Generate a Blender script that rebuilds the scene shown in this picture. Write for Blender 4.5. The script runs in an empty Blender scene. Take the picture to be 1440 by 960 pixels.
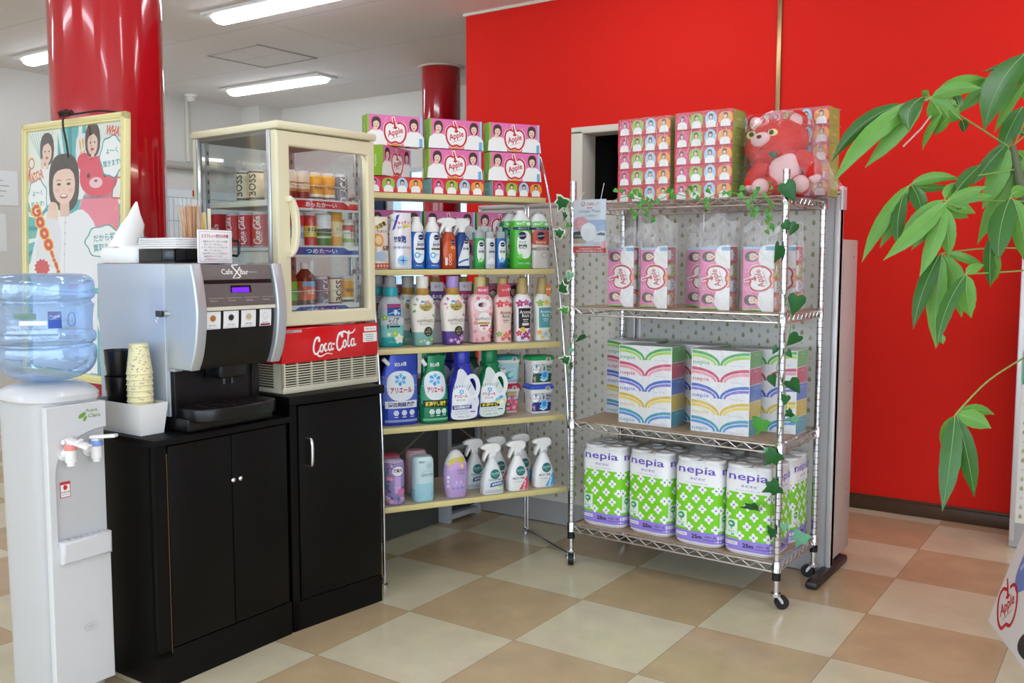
import bpy, bmesh, math, random
from math import sin, cos, pi, radians
from mathutils import Matrix, Vector, geometry
random.seed(7)
SC = bpy.context.scene
COL = SC.collection

# ---------------------------------------------------------------- materials
MATS = {}
def lin(h):
    h = h.lstrip('#')
    c = [int(h[i:i+2], 16)/255 for i in (0, 2, 4)]
    return tuple(x/12.92 if x <= .04045 else ((x+.055)/1.055)**2.4 for x in c) + (1,)

def mat(name, hexc, rough=.5, metal=0., trans=0., ior=1.45, emit=0., bump=0., bscale=200., var=0., vscale=6., coat=0., spec=.5, sss=0.):
    m = bpy.data.materials.new(name); m.use_nodes = True
    nt = m.node_tree; b = nt.nodes['Principled BSDF']
    b.inputs['Base Color'].default_value = lin(hexc)
    b.inputs['Roughness'].default_value = rough
    b.inputs['Metallic'].default_value = metal
    b.inputs['Transmission Weight'].default_value = trans
    b.inputs['IOR'].default_value = ior
    b.inputs['Coat Weight'].default_value = coat
    b.inputs['Specular IOR Level'].default_value = spec
    if emit:
        b.inputs['Emission Color'].default_value = lin(hexc); b.inputs['Emission Strength'].default_value = emit
    if bump or var:
        tc = nt.nodes.new('ShaderNodeTexCoord')
        if bump:
            n = nt.nodes.new('ShaderNodeTexNoise'); n.inputs['Scale'].default_value = bscale
            nt.links.new(tc.outputs['Object'], n.inputs['Vector'])
            bp = nt.nodes.new('ShaderNodeBump'); bp.inputs['Strength'].default_value = bump; bp.inputs['Distance'].default_value = .002
            nt.links.new(n.outputs['Fac'], bp.inputs['Height']); nt.links.new(bp.outputs['Normal'], b.inputs['Normal'])
        if var:
            n = nt.nodes.new('ShaderNodeTexNoise'); n.inputs['Scale'].default_value = vscale; n.inputs['Detail'].default_value = 4
            nt.links.new(tc.outputs['Object'], n.inputs['Vector'])
            hv = nt.nodes.new('ShaderNodeMapRange'); hv.inputs['To Min'].default_value = 1-var; hv.inputs['To Max'].default_value = 1+var
            nt.links.new(n.outputs['Fac'], hv.inputs['Value'])
            hs = nt.nodes.new('ShaderNodeHueSaturation'); hs.inputs['Color'].default_value = lin(hexc)
            nt.links.new(hv.outputs['Result'], hs.inputs['Value']); nt.links.new(hs.outputs['Color'], b.inputs['Base Color'])
    MATS[name] = m
    return m

def thin(name, hexc, fac, edge, rough=.05, bump=0., bscale=30., diffuse=0., dist=.004, tint='ffffff'):
    """Thin clear sheet: see-through with a mirror-like sheen that grows at grazing angles."""
    m = bpy.data.materials.new(name); m.use_nodes = True
    nt = m.node_tree; N = nt.nodes; L = nt.links; N.clear()
    out = N.new('ShaderNodeOutputMaterial'); tr = N.new('ShaderNodeBsdfTransparent'); tr.inputs['Color'].default_value = lin(tint)
    gl = N.new('ShaderNodeBsdfGlossy'); gl.inputs['Roughness'].default_value = rough; gl.inputs['Color'].default_value = lin(hexc)
    lw = N.new('ShaderNodeLayerWeight'); lw.inputs['Blend'].default_value = .3
    mr = N.new('ShaderNodeMapRange'); mr.inputs['To Min'].default_value = fac; mr.inputs['To Max'].default_value = edge
    L.new(lw.outputs['Facing'], mr.inputs['Value'])
    top = gl.outputs[0]
    if diffuse:
        df = N.new('ShaderNodeBsdfDiffuse'); df.inputs['Color'].default_value = lin(hexc)
        mm = N.new('ShaderNodeMixShader'); mm.inputs[0].default_value = diffuse
        L.new(gl.outputs[0], mm.inputs[1]); L.new(df.outputs[0], mm.inputs[2]); top = mm.outputs[0]
    mx = N.new('ShaderNodeMixShader')
    L.new(mr.outputs['Result'], mx.inputs[0]); L.new(tr.outputs[0], mx.inputs[1]); L.new(top, mx.inputs[2]); L.new(mx.outputs[0], out.inputs['Surface'])
    if bump:
        tc = N.new('ShaderNodeTexCoord'); n = N.new('ShaderNodeTexNoise'); n.inputs['Scale'].default_value = bscale; n.inputs['Detail'].default_value = 5; n.inputs['Distortion'].default_value = 1.2
        L.new(tc.outputs['Object'], n.inputs['Vector'])
        bp = N.new('ShaderNodeBump'); bp.inputs['Strength'].default_value = bump; bp.inputs['Distance'].default_value = dist
        L.new(n.outputs['Fac'], bp.inputs['Height']); L.new(bp.outputs['Normal'], gl.inputs['Normal']); L.new(bp.outputs['Normal'], lw.inputs['Normal'])
    MATS[name] = m
    return m

_pc = {}
def C(hexc, rough=.45):
    """A plain printed or moulded colour."""
    k = (hexc, rough)
    if k not in _pc:
        nm = 'print_%s_%d' % (hexc, int(rough*100)); mat(nm, hexc, rough); _pc[k] = nm
    return _pc[k]

# ---------------------------------------------------------------- mesh building
class MB:
    def __init__(s): s.v = []; s.f = []; s.m = []; s.s = []
    def add(s, vs, fs, m, smooth=False, T=None):
        o = len(s.v)
        if T is not None: vs = [T @ Vector(p) for p in vs]
        s.v.extend([tuple(p) for p in vs])
        for f in fs:
            s.f.append([i+o for i in f]); s.m.append(m); s.s.append(smooth)
        return s
    def merge(s, o, T=None):
        n = len(s.v)
        s.v.extend([tuple(T @ Vector(p)) if T is not None else p for p in o.v])
        s.f.extend([[i+n for i in f] for f in o.f]); s.m.extend(o.m); s.s.extend(o.s)
        return s
    def mesh(s, name):
        me = bpy.data.meshes.new(name); me.from_pydata(s.v, [], s.f)
        names = []
        for x in s.m:
            if x not in names: names.append(x)
        for x in names: me.materials.append(MATS[x])
        ix = {x: i for i, x in enumerate(names)}
        me.polygons.foreach_set('material_index', [ix[x] for x in s.m])
        me.polygons.foreach_set('use_smooth', s.s)
        me.update()
        if any(s.s): me.set_sharp_from_angle(angle=radians(38))
        return me
    def build(s, name, parent=None, loc=None, rotz=None):
        o = bpy.data.objects.new(name, s.mesh(name)); COL.objects.link(o)
        if parent: o.parent = parent
        if loc is not None: o.location = loc
        if rotz is not None: o.rotation_euler = (0, 0, rotz)
        return o

def tag(o, label=None, cat=None, group=None, kind=None):
    if label: o['label'] = label
    if cat: o['category'] = cat
    if group: o['group'] = group
    if kind: o['kind'] = kind
    return o

def thing(name, label, cat, loc=(0, 0, 0), rotz=0, group=None, rot=None):
    o = bpy.data.objects.new(name, None); COL.objects.link(o); o.empty_display_size = .05
    o.location = loc; o.rotation_euler = rot if rot else (0, 0, rotz)
    return tag(o, label, cat, group)

def copy_tree(o, parent=None):
    c = o.copy(); COL.objects.link(c)
    if parent: c.parent = parent
    for ch in list(o.children): copy_tree(ch, c)
    return c

class Fr:
    """A local frame standing on the floor: x to the right, y away from the viewer of its front, z up."""
    def __init__(s, x, y, deg): s.o = (x, y); s.r = radians(deg); s.c, s.n = cos(s.r), sin(s.r)
    def p(s, x, y, z=0): return (s.o[0]+x*s.c-y*s.n, s.o[1]+x*s.n+y*s.c, z)

def box(mb, a, b, m, r=0., seg=2, T=None):
    x0, y0, z0 = a; x1, y1, z1 = b
    if r <= 0:
        vs = [(x0,y0,z0),(x1,y0,z0),(x1,y1,z0),(x0,y1,z0),(x0,y0,z1),(x1,y0,z1),(x1,y1,z1),(x0,y1,z1)]
        fs = [(0,3,2,1),(4,5,6,7),(0,1,5,4),(1,2,6,5),(2,3,7,6),(3,0,4,7)]
        return mb.add(vs, fs, m, False, T)
    bm = bmesh.new(); bmesh.ops.create_cube(bm, size=1)
    for v in bm.verts:
        v.co = ((x0+x1)/2+v.co.x*(x1-x0), (y0+y1)/2+v.co.y*(y1-y0), (z0+z1)/2+v.co.z*(z1-z0))
    bmesh.ops.bevel(bm, geom=bm.edges[:], offset=r, segments=seg, affect='EDGES', profile=.5)
    bm.verts.index_update()
    mb.add([v.co.copy() for v in bm.verts], [[v.index for v in f.verts] for f in bm.faces], m, True, T)
    bm.free(); return mb

def frame_of(d):
    d = Vector(d).normalized(); u = Vector((0, 0, 1)) if abs(d.z) < .9 else Vector((1, 0, 0))
    a = d.cross(u).normalized(); return a, d.cross(a).normalized()

def cyl(mb, p0, p1, r0, m, r1=None, n=16, caps=True, smooth=True, T=None):
    r1 = r0 if r1 is None else r1
    p0, p1 = Vector(p0), Vector(p1); a, b = frame_of(p1-p0)
    vs = []
    for p, r in ((p0, r0), (p1, r1)):
        for i in range(n): t = 2*pi*i/n; vs.append(p+a*(r*cos(t))+b*(r*sin(t)))
    fs = [(i, (i+1) % n, n+(i+1) % n, n+i) for i in range(n)]
    mb.add(vs, fs, m, smooth, T)
    if caps: mb.add(vs, [tuple(range(n-1, -1, -1)), tuple(range(n, 2*n))], m, False, T)
    return mb

def tube(mb, pts, r, m, n=8, caps=True, T=None):
    pts = [Vector(p) for p in pts]; k = len(pts); rr = r if isinstance(r, (list, tuple)) else [r]*k
    vs = []; a = None
    for i, p in enumerate(pts):
        d = (pts[min(i+1, k-1)]-pts[max(i-1, 0)]).normalized()
        if a is None: a, b = frame_of(d)
        else:
            a = a-d*a.dot(d)
            a = a.normalized() if a.length > 1e-6 else frame_of(d)[0]
            b = d.cross(a)
        for j in range(n): t = 2*pi*j/n; vs.append(p+a*(rr[i]*cos(t))+b*(rr[i]*sin(t)))
    fs = [(i*n+j, i*n+(j+1) % n, (i+1)*n+(j+1) % n, (i+1)*n+j) for i in range(k-1) for j in range(n)]
    mb.add(vs, fs, m, True, T)
    if caps: mb.add(vs, [tuple(range(n-1, -1, -1)), tuple(range((k-1)*n, k*n))], m, False, T)
    return mb

def sec(mb, S, m, N=40, T=None, caps=True):
    """Loft of superellipse rings. S rows: (z, rx, ry, exponent[, cx, cy]); m one material or one per interval."""
    vs = []
    for row in S:
        z, rx, ry, n = row[:4]; cx = row[4] if len(row) > 4 else 0; cy = row[5] if len(row) > 5 else 0
        for i in range(N):
            t = 2*pi*i/N; c, s = cos(t), sin(t)
            vs.append((cx+rx*math.copysign(abs(c)**(2/n), c), cy+ry*math.copysign(abs(s)**(2/n), s), z))
    o = len(mb.v)
    mb.v.extend([tuple(T @ Vector(p)) if T is not None else p for p in vs])
    for k in range(len(S)-1):
        mm = m if isinstance(m, str) else m[k]
        for i in range(N):
            mb.f.append([o+k*N+i, o+k*N+(i+1) % N, o+(k+1)*N+(i+1) % N, o+(k+1)*N+i]); mb.m.append(mm); mb.s.append(True)
    if caps:
        K = len(S)-1
        mb.f.append([o+i for i in range(N-1, -1, -1)]); mb.m.append(m if isinstance(m, str) else m[0]); mb.s.append(False)
        mb.f.append([o+K*N+i for i in range(N)]); mb.m.append(m if isinstance(m, str) else m[-1]); mb.s.append(False)
    return mb

def lathe(mb, prof, m, N=28, c=(0, 0, 0), T=None, caps=True):
    M = Matrix.Translation(c)
    return sec(mb, [(z, max(r, 1e-4), max(r, 1e-4), 2) for r, z in prof], m, N, (T @ M) if T is not None else M, caps)

def front(S):
    """Maps a drawing (u right, v up) onto the front of a sec() body, e metres proud of it."""
    def f(u, v, e):
        k = 0
        while k < len(S)-2 and v > S[k+1][0]: k += 1
        A, B = S[k], S[k+1]; t = 0 if B[0] == A[0] else min(1, max(0, (v-A[0])/(B[0]-A[0])))
        g = lambda i, d=0: (A[i] if len(A) > i else d)*(1-t)+(B[i] if len(B) > i else d)*t
        rx, ry, n, cx, cy = g(1), g(2), g(3), g(4), g(5)
        q = max(-.985, min(.985, (u-cx)/rx))
        y = (1-abs(q)**n)**(1/n)
        return (cx+q*(rx+e), cy-y*ry-e, v)
    f.curved = True
    return f

def plane(M):
    """Maps a drawing onto a flat face: M's x and y axes are the drawing's, z points out of it."""
    return lambda u, v, e: M @ Vector((u, v, e))
def facing(x, y, z, rotz=0, tilt=0):
    """Frame of a vertical face at (x,y,z) whose normal is local -y turned by rotz."""
    return Matrix.Translation((x, y, z)) @ Matrix.Rotation(rotz, 4, 'Z') @ Matrix.Rotation(pi/2-tilt, 4, 'X')

# ---- 2-D drawing shapes: (points, faces)
def q_rect(cx, cy, w, h, nx=1, ny=1, rot=0):
    P = []; c, s = cos(rot), sin(rot)
    for j in range(ny+1):
        for i in range(nx+1):
            x, y = -w/2+w*i/nx, -h/2+h*j/ny; P.append((cx+x*c-y*s, cy+x*s+y*c))
    F = [(j*(nx+1)+i, j*(nx+1)+i+1, (j+1)*(nx+1)+i+1, (j+1)*(nx+1)+i) for j in range(ny) for i in range(nx)]
    return P, F
def q_ell(cx, cy, rx, ry, n=20, rings=1, a0=0, a1=2*pi, pw=2., rot=0):
    P = [(0, 0)]; F = []; full = abs(a1-a0-2*pi) < 1e-6; k = n if full else n+1
    for r in range(1, rings+1):
        for i in range(k):
            t = a0+(a1-a0)*i/n; c, s = cos(t), sin(t)
            P.append((rx*r/rings*math.copysign(abs(c)**(2/pw), c), ry*r/rings*math.copysign(abs(s)**(2/pw), s)))
    for i in range(n):
        j = (i+1) % k; F.append((0, 1+i, 1+j))
        for r in range(rings-1): F.append((1+r*k+i, 1+(r+1)*k+i, 1+(r+1)*k+j, 1+r*k+j))
    c, s = cos(rot), sin(rot)
    return [(cx+x*c-y*s, cy+x*s+y*c) for x, y in P], F
def q_ring(cx, cy, rx, ry, t, n=24):
    P = []
    for i in range(n):
        a = 2*pi*i/n; P += [(cx+(rx-t)*cos(a), cy+(ry-t)*sin(a)), (cx+rx*cos(a), cy+ry*sin(a))]
    return P, [(2*i, 2*i+1, (2*i+3) % (2*n), (2*i+2) % (2*n)) for i in range(n)]
def q_poly(pts):
    tri = geometry.tessellate_polygon([[Vector((x, y, 0)) for x, y in pts]])
    F = []
    for a, b, c in tri:
        A, B, D = pts[a], pts[b], pts[c]
        F.append((a, b, c) if (B[0]-A[0])*(D[1]-A[1])-(B[1]-A[1])*(D[0]-A[0]) > 0 else (a, c, b))
    return list(pts), F
def q_line(pts, w, w1=None):
    P = []; k = len(pts)
    for i, (x, y) in enumerate(pts):
        ax, ay = pts[max(i-1, 0)]; bx, by = pts[min(i+1, k-1)]
        dx, dy = bx-ax, by-ay; l = math.hypot(dx, dy) or 1; ww = w if w1 is None else w+(w1-w)*i/(k-1)
        P += [(x+dy/l*ww/2, y-dx/l*ww/2), (x-dy/l*ww/2, y+dx/l*ww/2)]
    return P, [(2*i, 2*i+2, 2*i+3, 2*i+1) for i in range(k-1)]
_tx = {}
def glyphs(s, bold=0., shear=0.):
    k = (s, bold, shear)
    if k not in _tx:
        c = bpy.data.curves.new('t', 'FONT'); c.body = s; c.resolution_u = 2; c.offset = bold; c.shear = shear
        o = bpy.data.objects.new('t', c); COL.objects.link(o); bpy.context.view_layer.update()
        me = o.evaluated_get(bpy.context.evaluated_depsgraph_get()).to_mesh()
        P = [(v.co.x, v.co.y) for v in me.vertices]; F = []
        for p in me.polygons:
            i = list(p.vertices); a = sum(P[i[j]][0]*P[i[(j+1) % len(i)]][1]-P[i[(j+1) % len(i)]][0]*P[i[j]][1] for j in range(len(i)))
            F.append(i if a > 0 else i[::-1])
        bpy.data.objects.remove(o); bpy.data.curves.remove(c)
        xs = [p[0] for p in P] or [0, 1]; ys = [p[1] for p in P] or [0, 1]
        x0, x1, y0, y1 = min(xs), max(xs), min(ys), max(ys)
        w, h = max(x1-x0, 1e-6), max(y1-y0, 1e-6)
        _tx[k] = ([((x-x0)/w-.5, (y-y0)/h-.5) for x, y in P], F, w/h)
    return _tx[k]
def q_text(s, cx, cy, w=None, h=None, rot=0, bold=0., shear=0.):
    P, F, ar = glyphs(s, bold, shear)
    if w is None: w = h*ar
    if h is None: h = w/ar
    c, n = cos(rot), sin(rot)
    return [(cx+x*w*c-y*h*n, cy+x*w*n+y*h*c) for x, y in P], F
def fine(shape, lim):
    """Split long triangles so that a drawing follows a curved body."""
    P, F = list(shape[0]), []
    st_ = []; mid = {}
    for f in shape[1]:
        if len(f) == 4: st_ += [(f[0], f[1], f[2]), (f[0], f[2], f[3])]
        else: st_ += [(f[0], f[k], f[k+1]) for k in range(1, len(f)-1)]
    while st_:
        t = st_.pop(); L = [abs(P[t[i]][0]-P[t[(i+1) % 3]][0])+.35*abs(P[t[i]][1]-P[t[(i+1) % 3]][1]) for i in range(3)]
        i = L.index(max(L))
        if L[i] < lim: F.append(t); continue
        a, b, c = t[i], t[(i+1) % 3], t[(i+2) % 3]; k = (min(a, b), max(a, b))
        if k not in mid: mid[k] = len(P); P.append(((P[a][0]+P[b][0])/2, (P[a][1]+P[b][1])/2))
        m = mid[k]; st_ += [(a, m, c), (m, b, c)]
    return P, F
def dec(mb, surf, shape, m, layer=1):
    """Print a drawing on a surface; higher layers lie over lower ones."""
    P, F = fine(shape, .011) if getattr(surf, 'curved', False) else shape
    return mb.add([surf(u, v, .0003+.0002*layer) for u, v in P], F, m)

def solid(mb, outlines, depth, bevel, m, T=None, res=2):
    """Extruded plate of 2-D outlines (later ones are holes) in x,z, thickness along y, rounded edges."""
    c = bpy.data.curves.new('t', 'CURVE'); c.dimensions = '2D'; c.fill_mode = 'BOTH'; c.extrude = max(depth/2-bevel, 0); c.bevel_depth = bevel; c.bevel_resolution = res; c.offset = -bevel
    for O in outlines:
        s = c.splines.new('POLY'); s.points.add(len(O)-1); s.use_cyclic_u = True
        for p, q in zip(s.points, O): p.co = (q[0], q[1], 0, 1)
    o = bpy.data.objects.new('t', c); COL.objects.link(o); bpy.context.view_layer.update()
    me = o.evaluated_get(bpy.context.evaluated_depsgraph_get()).to_mesh()
    M = Matrix.Rotation(pi/2, 4, 'X')
    if T is not None: M = T @ M
    V = [M @ v.co for v in me.vertices]
    for flat in (True, False): mb.add(V, [list(p.vertices) for p in me.polygons if (abs(p.normal.z) > .99) == flat], m, not flat)
    bpy.data.objects.remove(o); bpy.data.curves.remove(c)
    return mb
def smooth_poly(pts, n=4, closed=True):
    """Catmull-Rom through the points."""
    k = len(pts); out = []
    rng = range(k) if closed else range(k-1)
    for i in rng:
        g = (lambda j: pts[j % k]) if closed else (lambda j: pts[max(0, min(k-1, j))])
        p0, p1, p2, p3 = g(i-1), g(i), g(i+1), g(i+2)
        for j in range(n):
            t = j/n
            out.append(tuple(.5*((2*p1[a])+(-p0[a]+p2[a])*t+(2*p0[a]-5*p1[a]+4*p2[a]-p3[a])*t*t+(-p0[a]+3*p1[a]-3*p2[a]+p3[a])*t**3) for a in range(len(p1))))
    if not closed: out.append(tuple(pts[-1]))
    return out
def ball(mb, c, r, m, n=20, k=12, T=None):
    """Ellipsoid."""
    rx, ry, rz = r if isinstance(r, (tuple, list)) else (r, r, r)
    S = [(rz*-cos(pi*i/k), max(rx*sin(pi*i/k), 1e-5), max(ry*sin(pi*i/k), 1e-5), 2) for i in range(k+1)]
    M = Matrix.Translation(c)
    return sec(mb, S, m, n, M if T is None else M @ T, False)

# ---------------------------------------------------------------- the materials of the place
mat('red_paint', 'd9281f', .7, var=.03, vscale=1.5, spec=.08)
mat('red_gloss', 'b4101c', .12, coat=.5, bump=.12, bscale=9.)
mat('cream_wall', 'dcdad3', .8, bump=.2, bscale=90., var=.02)
mat('ceiling_board', 'e6e2e0', .85, bump=.5, bscale=160., var=.03, vscale=30)
mat('seam_grey', 'a9a4a0', .8)
mat('brown_skirting', '4a3424', .45, var=.15, vscale=20)
mat('frame_cream', 'd9d4c6', .5)
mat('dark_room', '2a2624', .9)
mat('brass_strip', '9c8158', .3, .7)
mat('white_plastic', 'eceae8', .3)
mat('white_body', 'd2d2d4', .25, coat=.2)
mat('grey_body', 'c2c2c4', .3, coat=.2)
mat('black_wood', '080808', .42, spec=.22)
mat('raw_edge', '6a4a2c', .6)
mat('black_plastic', '0c0c0d', .28)
mat('black_rubber', '101010', .5)
mat('chrome', 'd8d8dc', .12, 1.)
mat('steel_wire', 'e4e2e0', .28, 1.)
mat('brushed_dark', '76726f', .38, .45)
mat('silver_paint', 'c3c8cd', .33, .55)
mat('side_paint', 'b6bdca', .38, .25)
mat('cream_plastic', 'e3d9b8', .4)
mat('cream_grille', 'cfc8b0', .45)
mat('coke_red', 'd4161c', .22, coat=.3)
mat('alu_frame', 'cdd0d4', .3, .7)
mat('board_top', 'c3b79c', .5, var=.05)
mat('board_edge', 'd6c689', .45)
mat('ply', 'a88f74', .55, var=.08, vscale=12)
mat('panel_frame', 'd2cfd0', .35, .3)
mat('panel_grey', 'b4b2b3', .6)
mat('locker_pink', 'c7b3ac', .5)
mat('wallpaper', 'e5e2da', .75)
mat('dark_desk', '4a4c48', .5, var=.05)
mat('drawer_grey', 'b9bcc2', .4)
mat('leaf_dark', '315f20', .35, var=.25, vscale=25)
mat('leaf_light', '5a8d34', .42, var=.2, vscale=25)
mat('leaf_vein', '86a866', .4)
mat('twig', '7d9a4c', .5)
mat('bark', '5c6247', .8, bump=.6, bscale=60)
mat('ivy_green', '23622f', .4, var=.3, vscale=60)
mat('ivy_bright', '4f9c3e', .4, var=.2, vscale=60)
mat('ivy_mint', '6fae8c', .45, var=.2, vscale=60)
mat('ivy_white', 'dfe6d2', .45)
mat('plush_red', 'd8241c', .9, bump=1., bscale=260., var=.06, vscale=40)
mat('plush_pink', 'eec3c3', .9, bump=1., bscale=260.)
mat('lamp_glow', 'eef4ff', .5, emit=10.)
mat('tube_glow', 'fff6ea', .5, emit=14.)
mat('lamp_white', 'e9e9e6', .4)
mat('screen_violet', '5a1cf0', .4, emit=.75)
mat('black_ink', '1a1a1c', .5)
mat('white_print', 'f2f1ef', .45)
mat('tissue', 'f4f2f0', .9)
mat('frost_cap', 'd9e3e4', .25, trans=.5, ior=1.2)
thin('clear_glass', 'ffffff', .03, .22, .01, tint='f6f8f8')
thin('poster_glazing', 'ffffff', .02, .22, .06, bump=.35, bscale=5., dist=.02)
thin('shrink_film', 'ffffff', .08, .42, .12, bump=1., bscale=26., diffuse=.25, dist=.01)
thin('bag_film', 'fbfbfb', .13, .55, .14, bump=1., bscale=14., diffuse=.45, dist=.02)
thin('bag_clear', 'ffffff', .04, .42, .07, bump=1., bscale=20., diffuse=.1, dist=.015)
thin('water_blue', 'dfeeff', .2, .75, .06, bump=.5, bscale=9., diffuse=.35, dist=.01, tint='c9def6')
thin('cup_smoke', '888890', .5, .7, .1, tint='404048')

def floor_material():
    m = bpy.data.materials.new('vinyl_tiles'); m.use_nodes = True
    nt = m.node_tree; N = nt.nodes; L = nt.links; b = N['Principled BSDF']
    tc = N.new('ShaderNodeTexCoord'); ck = N.new('ShaderNodeTexChecker'); ck.inputs['Scale'].default_value = 1/.45
    mp = N.new('ShaderNodeMapping'); mp.inputs['Location'].default_value = (.225*0, 0, .1)
    L.new(tc.outputs['Object'], mp.inputs['Vector']); L.new(mp.outputs['Vector'], ck.inputs['Vector'])
    ck.inputs['Color1'].default_value = lin('d4caab'); ck.inputs['Color2'].default_value = lin('c2a984')
    n1 = N.new('ShaderNodeTexNoise'); n1.inputs['Scale'].default_value = 7; n1.inputs['Detail'].default_value = 5
    n2 = N.new('ShaderNodeTexNoise'); n2.inputs['Scale'].default_value = 170
    L.new(tc.outputs['Object'], n1.inputs['Vector']); L.new(tc.outputs['Object'], n2.inputs['Vector'])
    ad = N.new('ShaderNodeMath'); ad.operation = 'MULTIPLY_ADD'; ad.inputs[1].default_value = .25
    L.new(n2.outputs['Fac'], ad.inputs[0]); L.new(n1.outputs['Fac'], ad.inputs[2])
    mr = N.new('ShaderNodeMapRange'); mr.inputs['From Min'].default_value = .3; mr.inputs['From Max'].default_value = .95; mr.inputs['To Min'].default_value = .86; mr.inputs['To Max'].default_value = 1.1
    L.new(ad.outputs[0], mr.inputs['Value'])
    hs = N.new('ShaderNodeHueSaturation'); L.new(ck.outputs['Color'], hs.inputs['Color']); L.new(mr.outputs['Result'], hs.inputs['Value'])
    # seams
    br = N.new('ShaderNodeTexBrick'); br.offset = 0; br.inputs['Scale'].default_value = 1; br.inputs['Brick Width'].default_value = .45; br.inputs['Row Height'].default_value = .45
    br.inputs['Mortar Size'].default_value = .0016; br.inputs['Color1'].default_value = (1, 1, 1, 1); br.inputs['Color2'].default_value = (1, 1, 1, 1); br.inputs['Mortar'].default_value = (.62, .58, .52, 1)
    L.new(tc.outputs['Object'], br.inputs['Vector'])
    mx = N.new('ShaderNodeMix'); mx.data_type = 'RGBA'; mx.blend_type = 'MULTIPLY'; mx.inputs[0].default_value = 1
    L.new(hs.outputs['Color'], mx.inputs[6]); L.new(br.outputs['Color'], mx.inputs[7]); L.new(mx.outputs[2], b.inputs['Base Color'])
    b.inputs['Roughness'].default_value = .2; b.inputs['Specular IOR Level'].default_value = .35
    MATS['vinyl_tiles'] = m
floor_material()

# ---------------------------------------------------------------- camera
def make_camera():
    cd = bpy.data.cameras.new('camera'); cam = bpy.data.objects.new('camera', cd); COL.objects.link(cam)
    cd.sensor_width = 36; cd.lens = 36*1313.277/1440; cd.clip_start = .05
    pt, rl, yw = .08623, -.00079, -.59994
    f0 = Vector((sin(yw), cos(yw), 0)); r0 = Vector((cos(yw), -sin(yw), 0)); up = Vector((0, 0, 1))
    fw = f0*cos(pt)-up*sin(pt); dn = -(up*cos(pt)+f0*sin(pt))
    r = r0*cos(rl)+dn*sin(rl); d = -r0*sin(rl)+dn*cos(rl)
    M = Matrix(((r.x, -d.x, -fw.x, 2.12711), (r.y, -d.y, -fw.y, -2.46374), (r.z, -d.z, -fw.z, 1.2447), (0, 0, 0, 1)))
    cam.matrix_world = M; SC.camera = cam
make_camera()
mat('outside_pale', 'b4c8de', .8)
# ================================================================ the room
def st(name, mb, parent=None):
    o = mb.build(name, parent); return tag(o, kind='structure') if parent is None else o
def slab(name, a, b, m): return st(name, box(MB(), a, b, m))
H = 2.793
slab('floor', (-5.7, -6.1, -.1), (4.8, 4.4, 0), 'vinyl_tiles')
# ceiling with board seams
cm = MATS['ceiling_board']; nt = cm.node_tree
br = nt.nodes.new('ShaderNodeTexBrick'); br.offset = .5; br.inputs['Scale'].default_value = 1; br.inputs['Brick Width'].default_value = 1.82; br.inputs['Row Height'].default_value = .91; br.inputs['Mortar Size'].default_value = .003
br.inputs['Color1'].default_value = lin('e8e4e2'); br.inputs['Color2'].default_value = lin('e6e2e0'); br.inputs['Mortar'].default_value = lin('bcb8b4')
tc = nt.nodes.new('ShaderNodeTexCoord'); nt.links.new(tc.outputs['Object'], br.inputs['Vector']); nt.links.new(br.outputs['Color'], nt.nodes['Principled BSDF'].inputs['Base Color'])
slab('ceiling', (-5.7, -6.1, H), (4.8, 4.4, H+.12), 'ceiling_board')
slab('wall_left', (-5.72, -6.1, 0), (-5.6, 4.4, H), 'cream_wall')
mb = MB()   # right wall: solid at the back, glazed shop window towards the street
box(mb, (4.6, -.75, 0), (4.72, 4.4, H), 'cream_wall'); box(mb, (4.6, -6.1, 2.6), (4.72, -.75, H), 'cream_wall'); box(mb, (4.6, -6.1, 0), (4.72, -.75, .12), 'panel_grey')
st('wall_right', mb)
mb = MB()
for k in range(4): y = -6.0+k*1.725; box(mb, (4.62, y, .1), (4.70, y+.08, 2.62), 'alu_frame')
st('window_3', mb)
mb = MB()   # back wall round its window
box(mb, (-5.6, 4.25, 0), (-3.86, 4.37, H), 'cream_wall'); box(mb, (-2.75, 4.25, 0), (4.6, 4.37, H), 'cream_wall')
box(mb, (-3.86, 4.25, 0), (-2.75, 4.37, .9), 'cream_wall'); box(mb, (-3.86, 4.25, 2.1), (-2.75, 4.37, H), 'cream_wall')
st('wall_back', mb)
mb = MB()   # the red partition wall, open where the dark doorway is
RW = 2.36
box(mb, (-1.526, RW, 0), (-.70, RW+.12, H), 'red_paint'); box(mb, (.14, RW, 0), (4.6, RW+.12, H), 'red_paint'); box(mb, (-.70, RW, 2.0), (.14, RW+.12, H), 'red_paint')
st('wall_red', mb)
mb = MB()
for x in (-.74, .10): box(mb, (x, RW-.018, 0), (x+.077, RW+.14, 2.0), 'frame_cream', .004)
box(mb, (-.74, RW-.018, 1.985), (.177, RW+.14, 2.024), 'frame_cream', .004)
st('trim_1', mb)
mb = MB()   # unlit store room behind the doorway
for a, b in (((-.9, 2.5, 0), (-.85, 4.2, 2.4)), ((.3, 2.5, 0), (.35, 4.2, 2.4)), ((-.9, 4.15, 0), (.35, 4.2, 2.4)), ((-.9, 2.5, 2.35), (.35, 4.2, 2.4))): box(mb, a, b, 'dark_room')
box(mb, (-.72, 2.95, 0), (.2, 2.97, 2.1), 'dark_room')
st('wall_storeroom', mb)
mb = MB(); box(mb, (-1.54, RW-.012, H-.016), (4.6, RW, H), 'frame_cream'); st('trim_2', mb)
mb = MB(); box(mb, (.478, RW-.012, 0), (.503, RW, H-.02), 'brass_strip', .003); st('trim_3', mb)
mb = MB(); box(mb, (.18, RW-.014, 0), (4.6, RW, .062), 'brown_skirting', .004); box(mb, (.18, RW-.009, .06), (4.6, RW, .075), 'brown_skirting', .003)
box(mb, (-1.526, RW-.014, 0), (-.75, RW, .075), 'brown_skirting'); st('baseboard_red', mb)
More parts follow.
